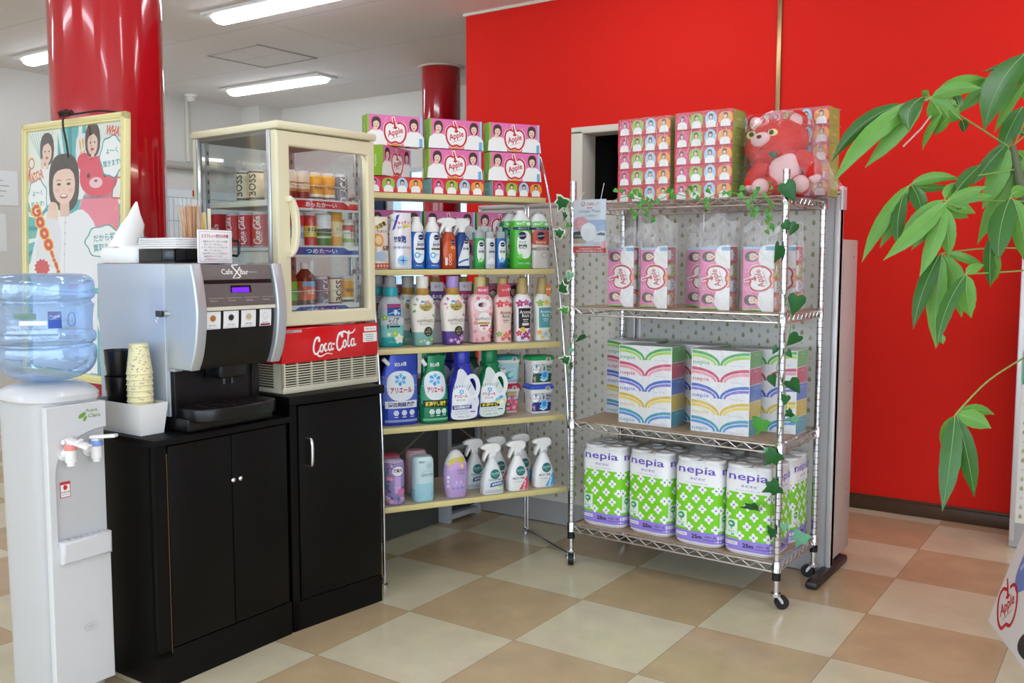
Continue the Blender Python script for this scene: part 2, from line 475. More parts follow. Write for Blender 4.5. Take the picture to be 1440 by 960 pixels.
slab('trim_4', (-5.6, 3.95, 0), (-5.33, 4.25, H), 'cream_wall')
# window in the back wall
mb = MB()
for x in (-3.86, -3.32, -2.79): box(mb, (x, 4.24, .9), (x+.04, 4.36, 2.1), 'alu_frame')
for z in (.9, 2.06): box(mb, (-3.86, 4.24, z), (-2.75, 4.36, z+.04), 'alu_frame')
w1 = st('window_1', mb)
MB().merge(box(MB(), (-3.82, 4.33, .94), (-2.79, 4.334, 2.06), 'clear_glass')).build('window_pane', w1)
mb = MB()
for k in range(36): box(mb, (-3.80, 4.262, .96+k*.03), (-2.80, 4.275, .9615+k*.03), C('c9d6e4', .5))
tag(mb.build('venetian_blind'), 'white slatted blind in the far window behind the red column', 'blind')
tag(box(MB(), (-4.06, 4.19, .2), (-3.90, 4.23, 2.3), C('1d2a44', .8), .012).build('curtain'), 'narrow dark navy curtain beside the far window', 'curtain')
# shop front behind the viewer: tall glazed openings that let the daylight in
mb = MB()
box(mb, (-5.6, -6.0, 2.6), (4.6, -5.9, H), 'cream_wall'); box(mb, (-5.6, -6.0, 0), (4.6, -5.9, .12), 'panel_grey')
for k in range(7): x = -5.6+k*1.68; box(mb, (x, -6.0, .1), (x+.08, -5.92, 2.62), 'alu_frame')
st('window_2', mb)
slab('backdrop_outside', (-9, 7.0, -.1), (3, 7.1, 4.2), 'outside_pale')  # backdrop added so the far window reads pale blue instead of blown-out sky
slab('ground_outside', (-14, -20, -.12), (14, -6.1, -.02), 'panel_grey')

# red columns
def column(x, y, r, ring, name):
    mb = MB(); lathe(mb, [(r, 0), (r, H)], 'red_gloss', 64, (x, y, 0), caps=False)
    if ring: lathe(mb, [(r+.028, H-.012), (r+.03, H)], 'frame_cream', 48, (x, y, 0))
    st(name, mb)
column(-1.27, -.29, .206, False, 'column_1')
column(-2.68, 3.55, .155, True, 'column_2')

# ceiling fittings
def ceiling_light(x, y, label):
    t = thing('ceiling_light', label, 'ceiling light', (x, y, H), group='ceiling tube lights')
    mb = MB(); box(mb, (-.63, -.115, -.02), (.63, .115, 0), 'lamp_white', .006); mb.build('housing', t)
    mb = MB(); P = [(-.052, -.0205), (-.046, -.045), (-.028, -.058), (.028, -.058), (.046, -.045), (.052, -.0205)]
    vs = [(sx*(.60 if j in (0, 5) else .585 if j in (1, 4) else .575), p[0], p[1]) for sx in (-1, 1) for j, p in enumerate(P)]
    fs = [(j, j+1, 7+j, 6+j) for j in range(5)]+[(5, 0, 6, 11), (5, 4, 3, 2, 1, 0), (6, 7, 8, 9, 10, 11)]
    mb.add(vs, fs, 'lamp_glow'); mb.build('diffuser', t)
    return t
ceiling_light(-2.25, 1.5, 'long ceiling light nearest the viewer, at the top edge of the picture')
ceiling_light(-4.28, 3.25, 'ceiling light beyond the square access hatch, above the drinks cooler')
ceiling_light(-4.5, 1.5, 'ceiling light half hidden behind the big red column')
for x, y in ((0, 1.5), (2.25, 1.5), (0, -.5), (2.25, -.5), (-2.9, -.9), (-4.5, -1.6), (-2.25, -3), (0, -3), (2.25, -3)):
    ceiling_light(x, y, 'ceiling light of the rows above and behind the viewer, outside the picture')
t = thing('ceiling_hatch', 'square access hatch with a thin metal rim in the ceiling', 'hatch', (-3.55, 2.46, H), radians(-2))
mb = MB(); box(mb, (-.29, -.265, -.004), (.29, .265, 0), 'ceiling_board'); mb.build('hatch_panel', t)
mb = MB()
for a, b in (((-.305, -.28), (.305, -.268)), ((-.305, .268), (.305, .28)), ((-.305, -.28), (-.293, .28)), ((.293, -.28), (.305, .28))): box(mb, (a[0], a[1], -.008), (b[0], b[1], 0), 'seam_grey')
mb.build('rim', t)
t = thing('smoke_detector', 'small round white smoke detector on the ceiling by the far left wall', 'smoke detector', (-5.4, 3.2, H))
lathe(MB(), [(.055, 0), (.055, -.02), (.02, -.022)][::-1], 'white_print').build('mount', t)
lathe(MB(), [(.001, -.07), (.03, -.062), (.042, -.04), (.038, -.02)], 'white_plastic').build('sensor_head', t)

# far left wall
t = thing('conduit_pipe', 'thin cream conduit running down the far left wall', 'pipe', (-5.585, 3.29, 0))
cyl(MB(), (0, 0, 2.19), (0, 0, H), .02, 'frame_cream', n=10).build('vertical_pipe', t)
tag(cyl(MB(), (-5.55, 2.85, 2.144), (-5.55, 3.8, 2.144), .035, C('b5b1aa')).build('hanging_screen_roll'), 'grey roll-up screen tube mounted above the far whiteboard', 'screen tube')
t = thing('whiteboard', 'white schedule board with ruled columns hung on the far left wall', 'whiteboard', (-5.59, 3.5, 1.2))
mb = MB(); box(mb, (0, -.62, -.3), (.015, .62, .72), C('e6ecee', .25)); mb.build('board', t)
mb = MB()
for k in range(14): y = -.5+k*.05*(1 if k < 9 else 1.9); box(mb, (.015, y, -.28), (.0158, y+.004, .64), C('8e979c'))
for z in (.15, .42, .64): box(mb, (.015, -.6, z), (.0158, .6, z+.005), C('8e979c'))
mb.build('ruled_lines', t)
mb = MB(); box(mb, (.0155, -.18, .66), (.022, -.15, .72), C('c8202a')); mb.build('magnet', t)
for i, (y0, y1, z0, z1, lb) in enumerate(((1.40, 1.64, 1.69, 1.97, 'white sheet with a small chart taped to the far wall left of the poster'), (1.30, 1.53, 1.32, 1.62, 'white notice taped to the far wall below the chart sheet'), (3.18, 3.42, 1.30, 1.52, None))):
    t = thing('notice_sign', lb or 'pale blue note sheet fixed on the schedule board', 'paper', (-5.598 if lb else -5.572, y0, z0))
    box(MB(), (0, 0, 0), (.003, y1-y0, z1-z0), C('eef0ef' if lb else 'd9e6e8', .7)).build('sheet', t)
    mb = MB()
    for k in range(4): box(mb, (.003, .03, (z1-z0)*(.25+k*.15)), (.0034, (y1-y0)*(.5+.1*(k % 3)), (z1-z0)*(.25+k*.15)+.006), C('9aa0a2'))
    mb.build('printed_lines', t)

# office furniture behind the product shelf
t = thing('office_desk', 'dark grey-green office desk behind the product shelf', 'desk', (-.62, .55, 0))
box(MB(), (-.02, -.4, .004), (0, .385, .68), 'dark_desk', .002).build('modesty_panel', t)
box(MB(), (-.6, -.41, .68), (0.0, .39, .71), C('6a6862'), .004).build('desktop', t)
for y in (-.4, .36): box(MB(), (-.58, y, 0), (-.03, y+.025, .68), 'dark_desk').build('leg', t)
t = thing('storage_drawers', 'grey plastic drawer tower with smoky drawers beside the office desk', 'drawers', (-.57, .945, 0), radians(-2))
mb = MB()
for y in (0, .225): box(mb, (-.30, y, 0), (0, y+.03, .69), 'drawer_grey', .004)
for k in range(5): box(mb, (-.30, .025, .015+k*.163), (0, .23, .04+k*.163), 'drawer_grey', .003)
box(mb, (-.30, .02, 0), (-.29, .235, .68), 'drawer_grey'); mb.build('frame', t)
for k in range(4):
    mb = MB(); box(mb, (-.28, .034, .05+k*.163), (-.012, .222, .165+k*.163), C('34343a', .25), .006); d = mb.build('drawer', t)
    box(MB(), (-.014, .034, .165+k*.163), (.012, .222, .177+k*.163), C('8f9096'), .003).build('pull_lip', d)

# ---- leaf-print partition panels
def leaf_paper(x0, x1, z0, z1, y, seed):
    mb = MB(); box(mb, (x0, y, z0), (x1, y+.002, z1), 'wallpaper'); rnd = random.Random(seed)
    S = plane(facing(0, y, 0)); drop = [(0, .0125), (.004, .006), (.0068, 0), (.0062, -.005), (.0033, -.0078), (0, -.0082), (-.0033, -.0078), (-.0062, -.005), (-.0068, 0), (-.004, .006)]
    clov = [(.0055*cos(a)*(1 if i % 2 else .45), .0065*sin(a)*(1 if i % 2 else .45)) for i, a in enumerate([pi/4*k+pi/4 for k in range(8)])]
    i = 0; x = x0+.02
    while x < x1-.01:
        z = z0+.03+(i % 2)*.0205; j = 0
        while z < z1-.02:
            k = (j+i*2) % 3
            if k < 2: dec(mb, S, q_poly([(x+p*1.05, z+q*1.05) for p, q in drop]), C(('a3a780', 'b9ba96')[k], .7))
            else: dec(mb, S, q_poly([(x+p*1.3, z+q*1.3) for p, q in clov]), C('cfcfb4', .7))
            z += .041; j += 1
        x += .0345; i += 1
    return mb
def partition(x0, x1, y, label, foot=True, name='partition_panel', seed=1):
    t = thing(name, label, 'partition', ((x0+x1)/2, y, 0))
    a, b = (x0-x1)/2, (x1-x0)/2
    mb = MB(); box(mb, (a, 0, .003), (b, .035, 1.50), 'panel_grey', .002); mb.build('panel_core', t)
    leaf_paper(a+.02, b-.055 if foot else b-.02, .112, 1.485, -.004, seed).build('leaf_wallpaper', t)
    mb = MB()
    for x in (a, b-.022): box(mb, (x, -.006, .03), (x+.022, .042, 1.507), 'panel_frame', .004)
    box(mb, (a, -.006, 1.492), (b, .042, 1.512), 'panel_frame', .005); mb.build('frame', t)
    if foot:
        box(MB(), (b-.038, -.21, 0), (b+.012, .22, .032), C('2a2422', .4), .012).build('foot', t)
        mb = MB(); box(mb, (b-.004, -.008, 1.44), (b+.008, .05, 1.53), 'panel_frame', .003); mb.build('clip', t)
    return t
partition(.262, 1.128, 1.235, 'leaf-print partition panel standing directly behind the steel rack', True, seed=1)
partition(-.60, .258, 1.235, 'leaf-print partition panel behind the product shelf', False, seed=2)
partition(1.665, 2.55, 2.06, 'leaf-print partition panel edge at the far right by the red wall', False, seed=3)
tag(box(MB(), (1.69, 2.045, .72), (1.9, 2.052, .86), C('3fae7a')).build('notice_sign'), 'green notice on the far right partition panel', 'notice')
t = thing('steel_locker', 'pinkish grey steel cabinet standing behind the leaf-print partition', 'cabinet', (.80, 1.43, 0))
for x in (-.26, .16): box(MB(), (x, .0, 0), (x+.04, .1, .04), 'locker_pink').build('foot', t)
box(MB(), (-.28, -.12, .04), (.315, .12, 1.33), 'locker_pink', .003).build('body', t)
mb = MB(); 
for z in (.3, .75, 1.26): cyl(mb, (.315, .06, z), (.3165, .06, z), .004, 'chrome', n=8)
mb.build('rivet', t)
# ================================================================ pictures used on several things
def woman(mb, S, cx, cy, s, e=3, pose=0, body='f1f0ee', hair='45302a'):
    """A small printed portrait: dark bob, face, white shirt. s = head height."""
    skin = C('eccab4')
    dec(mb, S, q_poly([(cx-s*1.05, cy-s*2.0), (cx+s*1.05, cy-s*2.0), (cx+s*.95, cy-s*1.0), (cx+s*.45, cy-s*.62), (cx-s*.45, cy-s*.62), (cx-s*.95, cy-s*1.0)]), C(body), e)
    dec(mb, S, q_ell(cx, cy+s*.02, s*.47, s*.60, 14, pw=2.4), C(hair), e+.5)
    dec(mb, S, q_rect(cx, cy-s*.58, s*.2, s*.25), skin, e+.8)
    dec(mb, S, q_ell(cx, cy-s*.08, s*.31, s*.43, 14), skin, e+1)
    dec(mb, S, q_poly([(cx-s*.34, cy-s*.06), (cx-s*.22, cy+s*.16), (cx+s*.08, cy+s*.24), (cx+s*.26, cy+s*.10), (cx+s*.35, cy-s*.08), (cx+s*.28, cy+s*.34), (cx, cy+s*.44), (cx-s*.28, cy+s*.34)]), C(hair), e+1.3)
    for k in (-1, 1): dec(mb, S, q_ell(cx+k*s*.13, cy-s*.06, s*.045, s*.035, 8), C('2a1c1a'), e+1.5)
    dec(mb, S, q_ell(cx, cy-s*.29, s*.1, s*.05, 8), C('c8434a'), e+1.5)
    if pose: dec(mb, S, q_ell(cx+pose*s*.3, cy-s*.48, s*.14, s*.2, 10), skin, e+1.7)

def apple_mark(mb, S, cx, cy, s, e=2, red='c81f2c', disc=True, rot=0):
    """Outlined apple with a slanted word on it, s = width."""
    o = smooth_poly([(-.08, .35), (-.28, .41), (-.47, .27), (-.52, -.04), (-.43, -.34), (-.23, -.52), (0, -.46), (.23, -.52), (.43, -.34), (.52, -.04), (.47, .27), (.28, .41), (.10, .37)], 3, False)
    c, n = cos(rot), sin(rot); R = lambda P: [(cx+s*(x*c-y*n), cy+s*(x*n+y*c)) for x, y in P]
    if disc:
        dec(mb, S, q_poly(R([(x*1.13, y*1.13-.0) for x, y in o])), C('f5efee'), e)
        dec(mb, S, q_line(R([(-.02, .3), (-.05, .45), (-.1, .66)]), s*.15), C('f5efee'), e)
    dec(mb, S, q_line(R(o), s*.085), C(red), e+1)
    dec(mb, S, q_line(R([(-.1, .18), (.02, .14), (.1, .22)]), s*.06), C(red), e+1)
    dec(mb, S, q_line(R([(0, .17), (-.04, .40), (-.1, .63)]), s*.10, s*.06), C(red), e+1)
    dec(mb, S, q_text('Apple', cx, cy-.05*s*c, s*.78, s*.36, rot+.3, .02, .15), C(red), e+1.2)
    dec(mb, S, q_line(R([(-.2, -.33), (.3, -.17)]), s*.015), C(red), e+1)

# ---- tissue carton of the pink series: long pink face, red portrait strip, green and blue ends
TW, TD, TH = .231, .063, .117
def portrait_strip(mb, S, W, Hh):
    dec(mb, S, q_rect(0, 0, W, Hh), C('d0242c'), 1)
    cols = ('e0568e', '97bf3c', 'a5cfe8', 'ee9a3e')
    for k in range(4):
        x = W*(-.372+.248*k); w, h = Hh*.395, Hh*.45
        dec(mb, S, q_ell(x, 0, w*(1.0, 1.05, .95, 1.15)[k], h*(1, .9, 1.05, .85)[k], 18, pw=(2, 3, 2, 2.6)[k]), C(cols[k]), 2)
        woman(mb, S, x, Hh*.15, Hh*.30, 3)
    for k in range(7): dec(mb, S, q_rect(W*(-.46+.15*k), Hh*(.36-.1*(k % 2)), .0012, .004), C('f5efee'), 2)
def tissue_carton_mesh():
    mb = MB(); box(mb, (-TW/2, -TD/2, 0), (TW/2, TD/2, TH), C('eeeae8'))
    for r in (0, pi):
        S = plane(Matrix.Rotation(r, 4, 'Z') @ facing(0, -TD/2, TH/2)); W, h = TW, TH
        dec(mb, S, q_rect(0, 0, W, h), C('e874ae'), 1)
        dec(mb, S, q_rect(-W*.485, 0, W*.03, h), C('8fbf3a'), 1.6); dec(mb, S, q_rect(W*.48, 0, W*.04, h), C('9fcdea'), 1.6); dec(mb, S, q_rect(W*.47, -h*.36, W*.06, h*.28), C('78b4de'), 9.5)
        dec(mb, S, q_rect(-W*.01, -h*.38, W*.25, h*.24), C('ee9433'), 2)
        for sx, px in ((-1, -.34), (1, .343)):
            dec(mb, S, q_poly([(W*px-W*.145, -h*.5), (W*px+W*.155, -h*.5), (W*px+W*.15, -h*.28), (W*px+W*.09, -h*.08), (W*px-W*.07, -h*.08), (W*px-W*.145, -h*.25)]), C('efeeec'), 3)
            woman(mb, S, W*px, h*.22, h*.36, 3.4, pose=-.6 if sx < 0 else 0, body='f3f2f0')
        apple_mark(mb, S, 0, -h*.03, h*.74, 6)
        for k in range(5): dec(mb, S, q_rect(W*(-.2+.02*k+.28*(k > 2)), h*(.3+.05*(k % 3)), .003, .0015, rot=.6), C('f7e9f0'), 2)
    for r in (0, pi):
        S = plane(Matrix.Translation((0, 0, TH if r == 0 else 0)) @ Matrix.Rotation(r, 4, 'X') @ Matrix.Rotation(pi, 4, 'Z')); portrait_strip(mb, S, TW, TD)
    S = plane(facing(-TW/2, 0, TH/2, -pi/2)); dec(mb, S, q_rect(0, 0, TD, TH), C('8fb92f'), 1); dec(mb, S, q_text('Apple', 0, -.002, TH*.42, .014, pi/2, 0, .2), C('dfeebb'), 2)
    S = plane(facing(TW/2, 0, TH/2, pi/2)); dec(mb, S, q_rect(0, 0, TD, TH), C('8fc7d6'), 1); dec(mb, S, q_text('Apple', 0, 0, TH*.38, .014, pi/2, 0, .2), C('d9eef2'), 2)
    return mb.mesh('tissue_carton')
CARTON = tissue_carton_mesh()
def carton(label, group, loc, rotz=0, pose='face'):
    """pose: face = pink face to the front, strip = portrait strip to the front, upright = pink face on its end."""
    o = bpy.data.objects.new('tissue_carton', CARTON); COL.objects.link(o)
    if pose == 'face': M = Matrix.Identity(4)
    elif pose == 'strip': M = Matrix.Translation((0, 0, TD/2)) @ Matrix.Rotation(pi/2, 4, 'X') @ Matrix.Translation((0, 0, -TH/2)) @ Matrix.Rotation(pi, 4, 'Z')
    else: M = Matrix.Translation((0, 0, TW/2)) @ Matrix.Rotation(-pi/2, 4, 'Y') @ Matrix.Translation((0, 0, -TH/2))
    o.matrix_world = Matrix.Translation(loc) @ Matrix.Rotation(rotz, 4, 'Z') @ M
    return tag(o, label, 'tissue box', group) if label else o

# ================================================================ water dispenser
def water_dispenser():
    t = thing('water_dispenser', 'white floor-standing water dispenser at the left edge beside the black cabinets', 'water dispenser', (-.430, -1.046, 0), radians(90))
    W, D = .180, .235
    outer = [(0, W/2-.01, D/2-.01, 5), (.02, W/2-.002, D/2-.002, 5), (.84, W/2+.004, D/2+.004, 5), (.868, W/2+.006, D/2+.006, 5)]
    mb = MB(); sec(mb, outer, 'grey_body', 48); mb.build('body', t)
    # front shell: white frame round a recessed panel
    F = front([(0, W/2+.004, D/2+.006, 5), (.875, W/2+.008, D/2+.010, 5)])
    mb = MB(); y0 = -D/2-.010
    pa = [(-W/2+.004, .05), (W/2-.002, .05), (W/2-.002, .47), (-.064, .47)]+smooth_poly([(-.064, .63), (-.062, .68), (-.05, .715), (-.025, .743), (.015, .764), (.05, .774), (W/2-.002, .778)], 3, False)+[(W/2-.002, .852), (-W/2+.004, .852)]
    solid(mb, [pa], .024, .003, 'white_body', Matrix.Translation((0, y0, 0))); mb.build('front_shell', t)
    mb = MB(); box(mb, (-.07, y0-.002, .46), (W/2-.006, y0+.006, .79), 'grey_body'); mb.build('recess_panel', t)
    mb = MB(); solid(mb, [[(-.066, .42), (.080, .42), (.080, .482), (-.066, .482)]], .034, .008, 'white_body', Matrix.Translation((.002, y0-.016, 0)))
    for k in range(7): box(mb, (-.05+k*.018, y0-.028, .4815), (-.042+k*.018, y0-.006, .484), 'grey_body')
    mb.build('drip_tray', t)
    mb = MB(); dec(mb, plane(facing(.02, y0-.0125, .22)), q_ring(0, 0, .022, .012, .003), 'grey_body'); dec(mb, plane(facing(.02, y0-.0125, .22)), q_ell(0, 0, .012, .005), 'grey_body'); mb.build('pressed_badge', t)
    mb = MB(); S = plane(facing(.040, y0-.0125, .822)); dec(mb, S, q_text('Aqua', .004, .008, .036, .011, bold=.01), C('78a050')); dec(mb, S, q_text('Clara', .012, -.006, .036, .011, bold=.01), C('78a050'))
    dec(mb, S, q_ell(-.024, -.003, .012, .006, rot=.5), C('6f9d3c')); dec(mb, S, q_ell(-.016, -.013, .008, .004, rot=1), C('6f9d3c')); mb.build('leaf_logo', t)
    mb = MB(); S = plane(facing(-.035, y0-.0025, .62)); dec(mb, S, q_rect(0, 0, .03, .044), C('c23038'), 1); dec(mb, S, q_rect(0, -.003, .026, .034), C('eeeceb'), 2); dec(mb, S, q_ell(0, .006, .006, .007), C('d02830'), 3); dec(mb, S, q_text('熱湯注意', 0, -.007, .024, .006), 'black_ink', 3); dec(mb, S, q_rect(0, -.014, .02, .001), 'black_ink', 3); mb.build('hot_water_sticker', t)
    for x, colr, lab, up in ((-.034, 'f08a84', 'hot tap with a pink collar', 0), (.040, '7f9fe0', 'cold tap with a blue collar', 1)):
        mb = MB(); z = .722
        cyl(mb, (x-.004, y0, z), (x-.004, y0-.012, z), .021, 'white_plastic'); tube(mb, [(x-.002, y0-.01, z), (x, y0-.03, z), (x, y0-.038, z-.012)], .0135, 'white_plastic', 12)
        cyl(mb, (x, y0-.036, z+.012), (x, y0-.036, z-.022), .015, 'white_plastic'); cyl(mb, (x, y0-.036, z-.022), (x, y0-.036, z-.032), .011, 'white_plastic')
        tap = mb.build('tap', t); tag(tap, lab)
        mb = MB(); lathe(mb, [(.0165, z+.012), (.018, z+.016), (.018, z+.022), (.015, z+.026)], C(colr), 20, (x, y0-.036, 0)); mb.build('collar', tap)
        M = Matrix.Translation((x, y0-.036, z+.032)) @ Matrix.Rotation(radians(18 if not up else -4), 4, 'X') @ Matrix.Rotation(radians(25 if not up else 35), 4, 'Z')
        mb = MB(); box(mb, (-.013, -.058, 0), (.013, .014, .009), 'white_plastic', .003, T=M); box(mb, (-.009, -.01, -.012), (.009, .01, 0), 'white_plastic', .002, T=M)
        if not up: box(mb, (-.013, -.03, .008), (.013, -.02, .016), 'white_plastic', .003, T=M); box(mb, (-.02, .005, -.004), (.02, .016, .008), 'white_plastic', .003, T=M)
        mb.build('lever', tap)
    # round shoulder and neck under the bottle
    mb = MB(); sec(mb, [(.855, .104, .126, 3), (.862, .112, .134, 3), (.876, .114, .136, 2.8), (.886, .110, .130, 2.4), (.898, .098, .102, 2), (.905, .075, .075, 2)], 'white_body', 56); mb.build('shoulder', t)
    return t
water_dispenser()
t = thing('water_bottle', 'big blue-tinted refill bottle standing upside down on the water dispenser', 'bottle', (-.435, -1.04, .906))
prof = [(.03, .0), (.05, .004), (.085, .012), (.112, .028), (.126, .052), (.129, .075), (.128, .096), (.120, .102), (.120, .108), (.128, .114), (.129, .135), (.121, .141), (.1205, .152), (.1205, .172), (.124, .205), (.126, .215), (.119, .222), (.119, .230), (.128, .237), (.129, .262), (.126, .282), (.112, .297), (.08, .302), (.001, .303)]
lathe(MB(), smooth_poly(prof, 2, False), 'water_blue', 64).build('bottle_shell', t)
mb = MB(); 
S = lambda u, v, e: ((.1206+e)*cos(u/.1206-.7), (.1206+e)*sin(u/.1206-.7), v)
dec(mb, S, q_rect(.045, .178, .034, .046, 6), C('2c53b4'), 1); dec(mb, S, q_text('Aqua', .045, .188, .028, .011), C('e8eefc'), 2); dec(mb, S, q_rect(-.03, .188, .06, .016, 8), C('4f9a5a'), 1); dec(mb, S, q_rect(-.01, .17, .07, .012, 8), C('e6ece8'), 1); dec(mb, S, q_ring(.09, .178, .012, .02, .002), C('6080c8'), 1)
mb.build('bottle_label', t)

# ================================================================ framed poster tied to the red column
def poster():
    PW, PH = .655, .93
    t = thing('framed_poster', 'large framed cartoon-style poster of a smiling woman in a pale yellow frame', 'poster', (-1.06, -.60, .815), 0, rot=(radians(-2.0), radians(.5), 0))
    mb = MB()
    for a, b in (((-PW/2, 0), (-PW/2+.03, PH)), ((PW/2-.03, 0), (PW/2, PH)), ((-PW/2, 0), (PW/2, .03)), ((-PW/2, PH-.03), (PW/2, PH))):
        box(mb, (a[0], -.012, a[1]), (b[0], .012, b[1]), C('e2d79c', .35), .006)
        box(mb, (a[0]+.008, -.015, a[1]+.008), (b[0]-.008, .0, b[1]-.008), C('d8cb8c', .35), .003)
    mb.build('frame', t)
    mb = MB(); W, h = PW-.05, PH-.05; S0 = plane(facing(0, .0, PH/2)); S = lambda u, v, e: S0(max(-W/2, min(W/2, u)), max(-h/2, min(h/2, v)), e*.35)
    box(mb, (-W/2, .0002, .025), (W/2, .006, PH-.025), C('52b9b8'))
    S_ = S
    for k in range(40):   # speed lines
        a = 2*pi*k/40+.05; c, n = cos(a), sin(a); R = min(abs(W/2/c) if abs(c) > 1e-3 else 9, abs(h/2/n) if abs(n) > 1e-3 else 9)*.998
        P = [(.13*c*.6, .05+.1*n), (R*cos(a-.028), R*sin(a-.028)), (R*cos(a+.028), R*sin(a+.028))]
        dec(mb, S, q_poly(P), C('e9f1ea' if k % 2 else '2f8f96'), 1)
    dec(mb, S, q_rect(-.2, h/2-.115, .2, .23), C('eceee2'), 1.5); dec(mb, S, q_rect(.19, h/2-.11, .22, .22), C('dfe9df'), 1.5)
    for k in range(9): dec(mb, S, q_line([(-.2, h/2-.12), (-.29+.02*k, h/2-.01)], .004), C('9ccfc4'), 2)
    woman(mb, S, -.17, h/2-.075, .10, 3, pose=-1); woman(mb, S, .12, h/2-.06, .10, 3)
    dec(mb, S, q_ell(-.275, h/2-.12, .022, .022), C('e08a3a'), 3); dec(mb, S, q_ell(-.275, h/2-.12, .015, .015), C('e9f1ea'), 3.4); dec(mb, S, q_line([(-.285, h/2-.14), (-.295, h/2-.175)], .01), C('d83c4c'), 3)
    dec(mb, S, q_poly(smooth_poly([(.02, h/2-.05), (.05, h/2-.03), (.09, h/2-.04), (.08, h/2-.08), (.1, h/2-.12), (.06, h/2-.11), (.02, h/2-.13)], 2)), C('f3ecee'), 3); dec(mb, S, q_text('!!', .055, h/2-.075, .03, .055, .2, .03), C('e8b638'), 4)
    def cloud(cx, cy, rx, ry, lines, colr='2d9aa0', S=None):
        S = lambda u, v, e: S_(u, h/2-(h/2-v)*.63, e)
        pts = [(cx+rx*(1+.13*(k % 2))*cos(2*pi*k/14), cy+ry*(1+.13*(k % 2))*sin(2*pi*k/14)) for k in range(14)]
        dec(mb, S, q_poly([(cx+(x-cx)*1.08, cy+(y-cy)*1.08) for x, y in smooth_poly(pts, 3)]), C(colr), 8); dec(mb, S, q_poly(smooth_poly(pts, 3)), C('f4f5f2'), 8.6)
        for i, (s, w, hh) in enumerate(lines): dec(mb, S, q_text(s, cx, cy+ry*.62*(len(lines)-1)/2-ry*.66*i, w, hh, .12, .02), C(colr), 9.4)
    S2 = lambda u, v, e: S(u, h/2-(h/2-v)*.63, e)
    cloud(-.235, h/2-.395, .058, .10, (('よ〜く', .07, .03), ('見ます!', .09, .034)))
    cloud(.235, h/2-.19, .062, .10, (('よ〜く', .07, .03), ('聞きます!', .1, .034)))
    dec(mb, S2, q_text('WATCH!', -.25, h/2-.27, .11, .06, .35, .04), C('e87a34'), 9.6); dec(mb, S2, q_text('WHAT', .25, h/2-.055, .10, .055, -.2, .04), C('e05a3a'), 9.6)
    dec(mb, S2, q_rect(.265, h/2-.36, .055, .12, rot=-.1), C('e0782e'), 3); dec(mb, S2, q_rect(.265, h/2-.36, .042, .10, rot=-.1), C('f0f0ea'), 4)
    # plain plush bear beside the woman
    dec(mb, S2, q_ell(.16, -.06, .12, .16, 24, pw=2.3), C('ee7f92'), 3)
    for k in (-1, 1): dec(mb, S2, q_ell(.155+k*.09, .235, .04, .05), C('e23f56'), 3.2)
    dec(mb, S2, q_ell(.155, .15, .115, .11, 28, pw=2.3), C('e4415a'), 4); dec(mb, S2, q_ell(.14, .115, .04, .03), C('f3c4c8'), 5); dec(mb, S2, q_ell(.14, .125, .01, .007), C('5a2028'), 6)
    for k in (-1, 1): dec(mb, S2, q_ell(.145+k*.05, .155, .01, .014), C('38181c'), 5)
    # the woman
    dec(mb, S2, q_ell(-.06, .125, .098, .165, 26, pw=2.7), C('2e1e1b'), 5)
    dec(mb, S2, q_poly(smooth_poly([(-.27, -.46), (.16, -.46), (.15, -.16), (.06, -.03), (-.03, -.055), (-.12, -.02), (-.20, -.06), (-.25, -.2)], 3)), C('f0eeef'), 5.5)
    dec(mb, S2, q_rect(-.055, -.02, .06, .09), C('e6bfa6'), 6); dec(mb, S2, q_ell(-.06, .115, .072, .108, 26, pw=2.2), C('f0cdb8'), 6.4)
    dec(mb, S2, q_poly(smooth_poly([(-.138, .15), (-.10, .195), (-.02, .20), (.018, .15), (.02, .23), (-.05, .27), (-.13, .23)], 3)), C('2e1e1b'), 7)
    for k in (-1, 1): dec(mb, S2, q_ell(-.06+k*.031, .118, .013, .008), C('2c1d1b'), 7.2); dec(mb, S2, q_line([(-.06+k*.016, .139), (-.06+k*.032, .144), (-.06+k*.048, .139)], .004), C('4a332c'), 7.2); dec(mb, S2, q_ell(-.06+k*.043, .083, .016, .011), C('eeb4a4'), 6.8)
    dec(mb, S2, q_ell(-.06, .05, .026, .014, 16), C('c4424a'), 7.2); dec(mb, S2, q_ell(-.06, .054, .02, .007, 12), C('fbf6f4'), 7.6); dec(mb, S2, q_line([(-.058, .1), (-.063, .082), (-.055, .08)], .003), C('d8a48c'), 7.2)
    dec(mb, S2, q_poly(smooth_poly([(-.17, -.09), (-.16, .0), (-.13, .02), (-.1, .0), (-.095, -.05), (-.11, -.1)], 3)), C('f0cdb8'), 7.6)
    for k in range(3): dec(mb, S2, q_line([(-.155+k*.018, .012), (-.15+k*.018, -.03)], .002), C('d8a890'), 8)
    dec(mb, S2, q_poly(smooth_poly([(-.25, -.3), (-.19, -.09), (-.09, -.1), (-.08, -.28), (-.12, -.36)], 3)), C('e6e4e6'), 7.9)
    dec(mb, S2, q_line([(-.05, -.06), (-.055, -.25), (-.06, -.45)], .003), C('c9c6ca'), 6.2)
    for k in range(4): dec(mb, S2, q_ell(-.05-.002*k, -.1-.06*k, .005, .005, 8), C('b9b6ba'), 6.4)
    for i, ch in enumerate('Gooo!!'):   # red shout with a yellow outline
        x, y = -.245+.024*i+.004*i, -.03-.065*i
        dec(mb, S2, q_text(ch, x, y, .075 if i < 4 else .03, .085, .35, .16), C('f2cf2e'), 9.6+i*.1); dec(mb, S2, q_text(ch, x, y, .058 if i < 4 else .02, .07, .35, .05), C('d9232f'), 10.4+i*.1)
    cloud(.19, -.21, .10, .08, (('だから初', .13, .042), ('買取も安', .13, .042)))
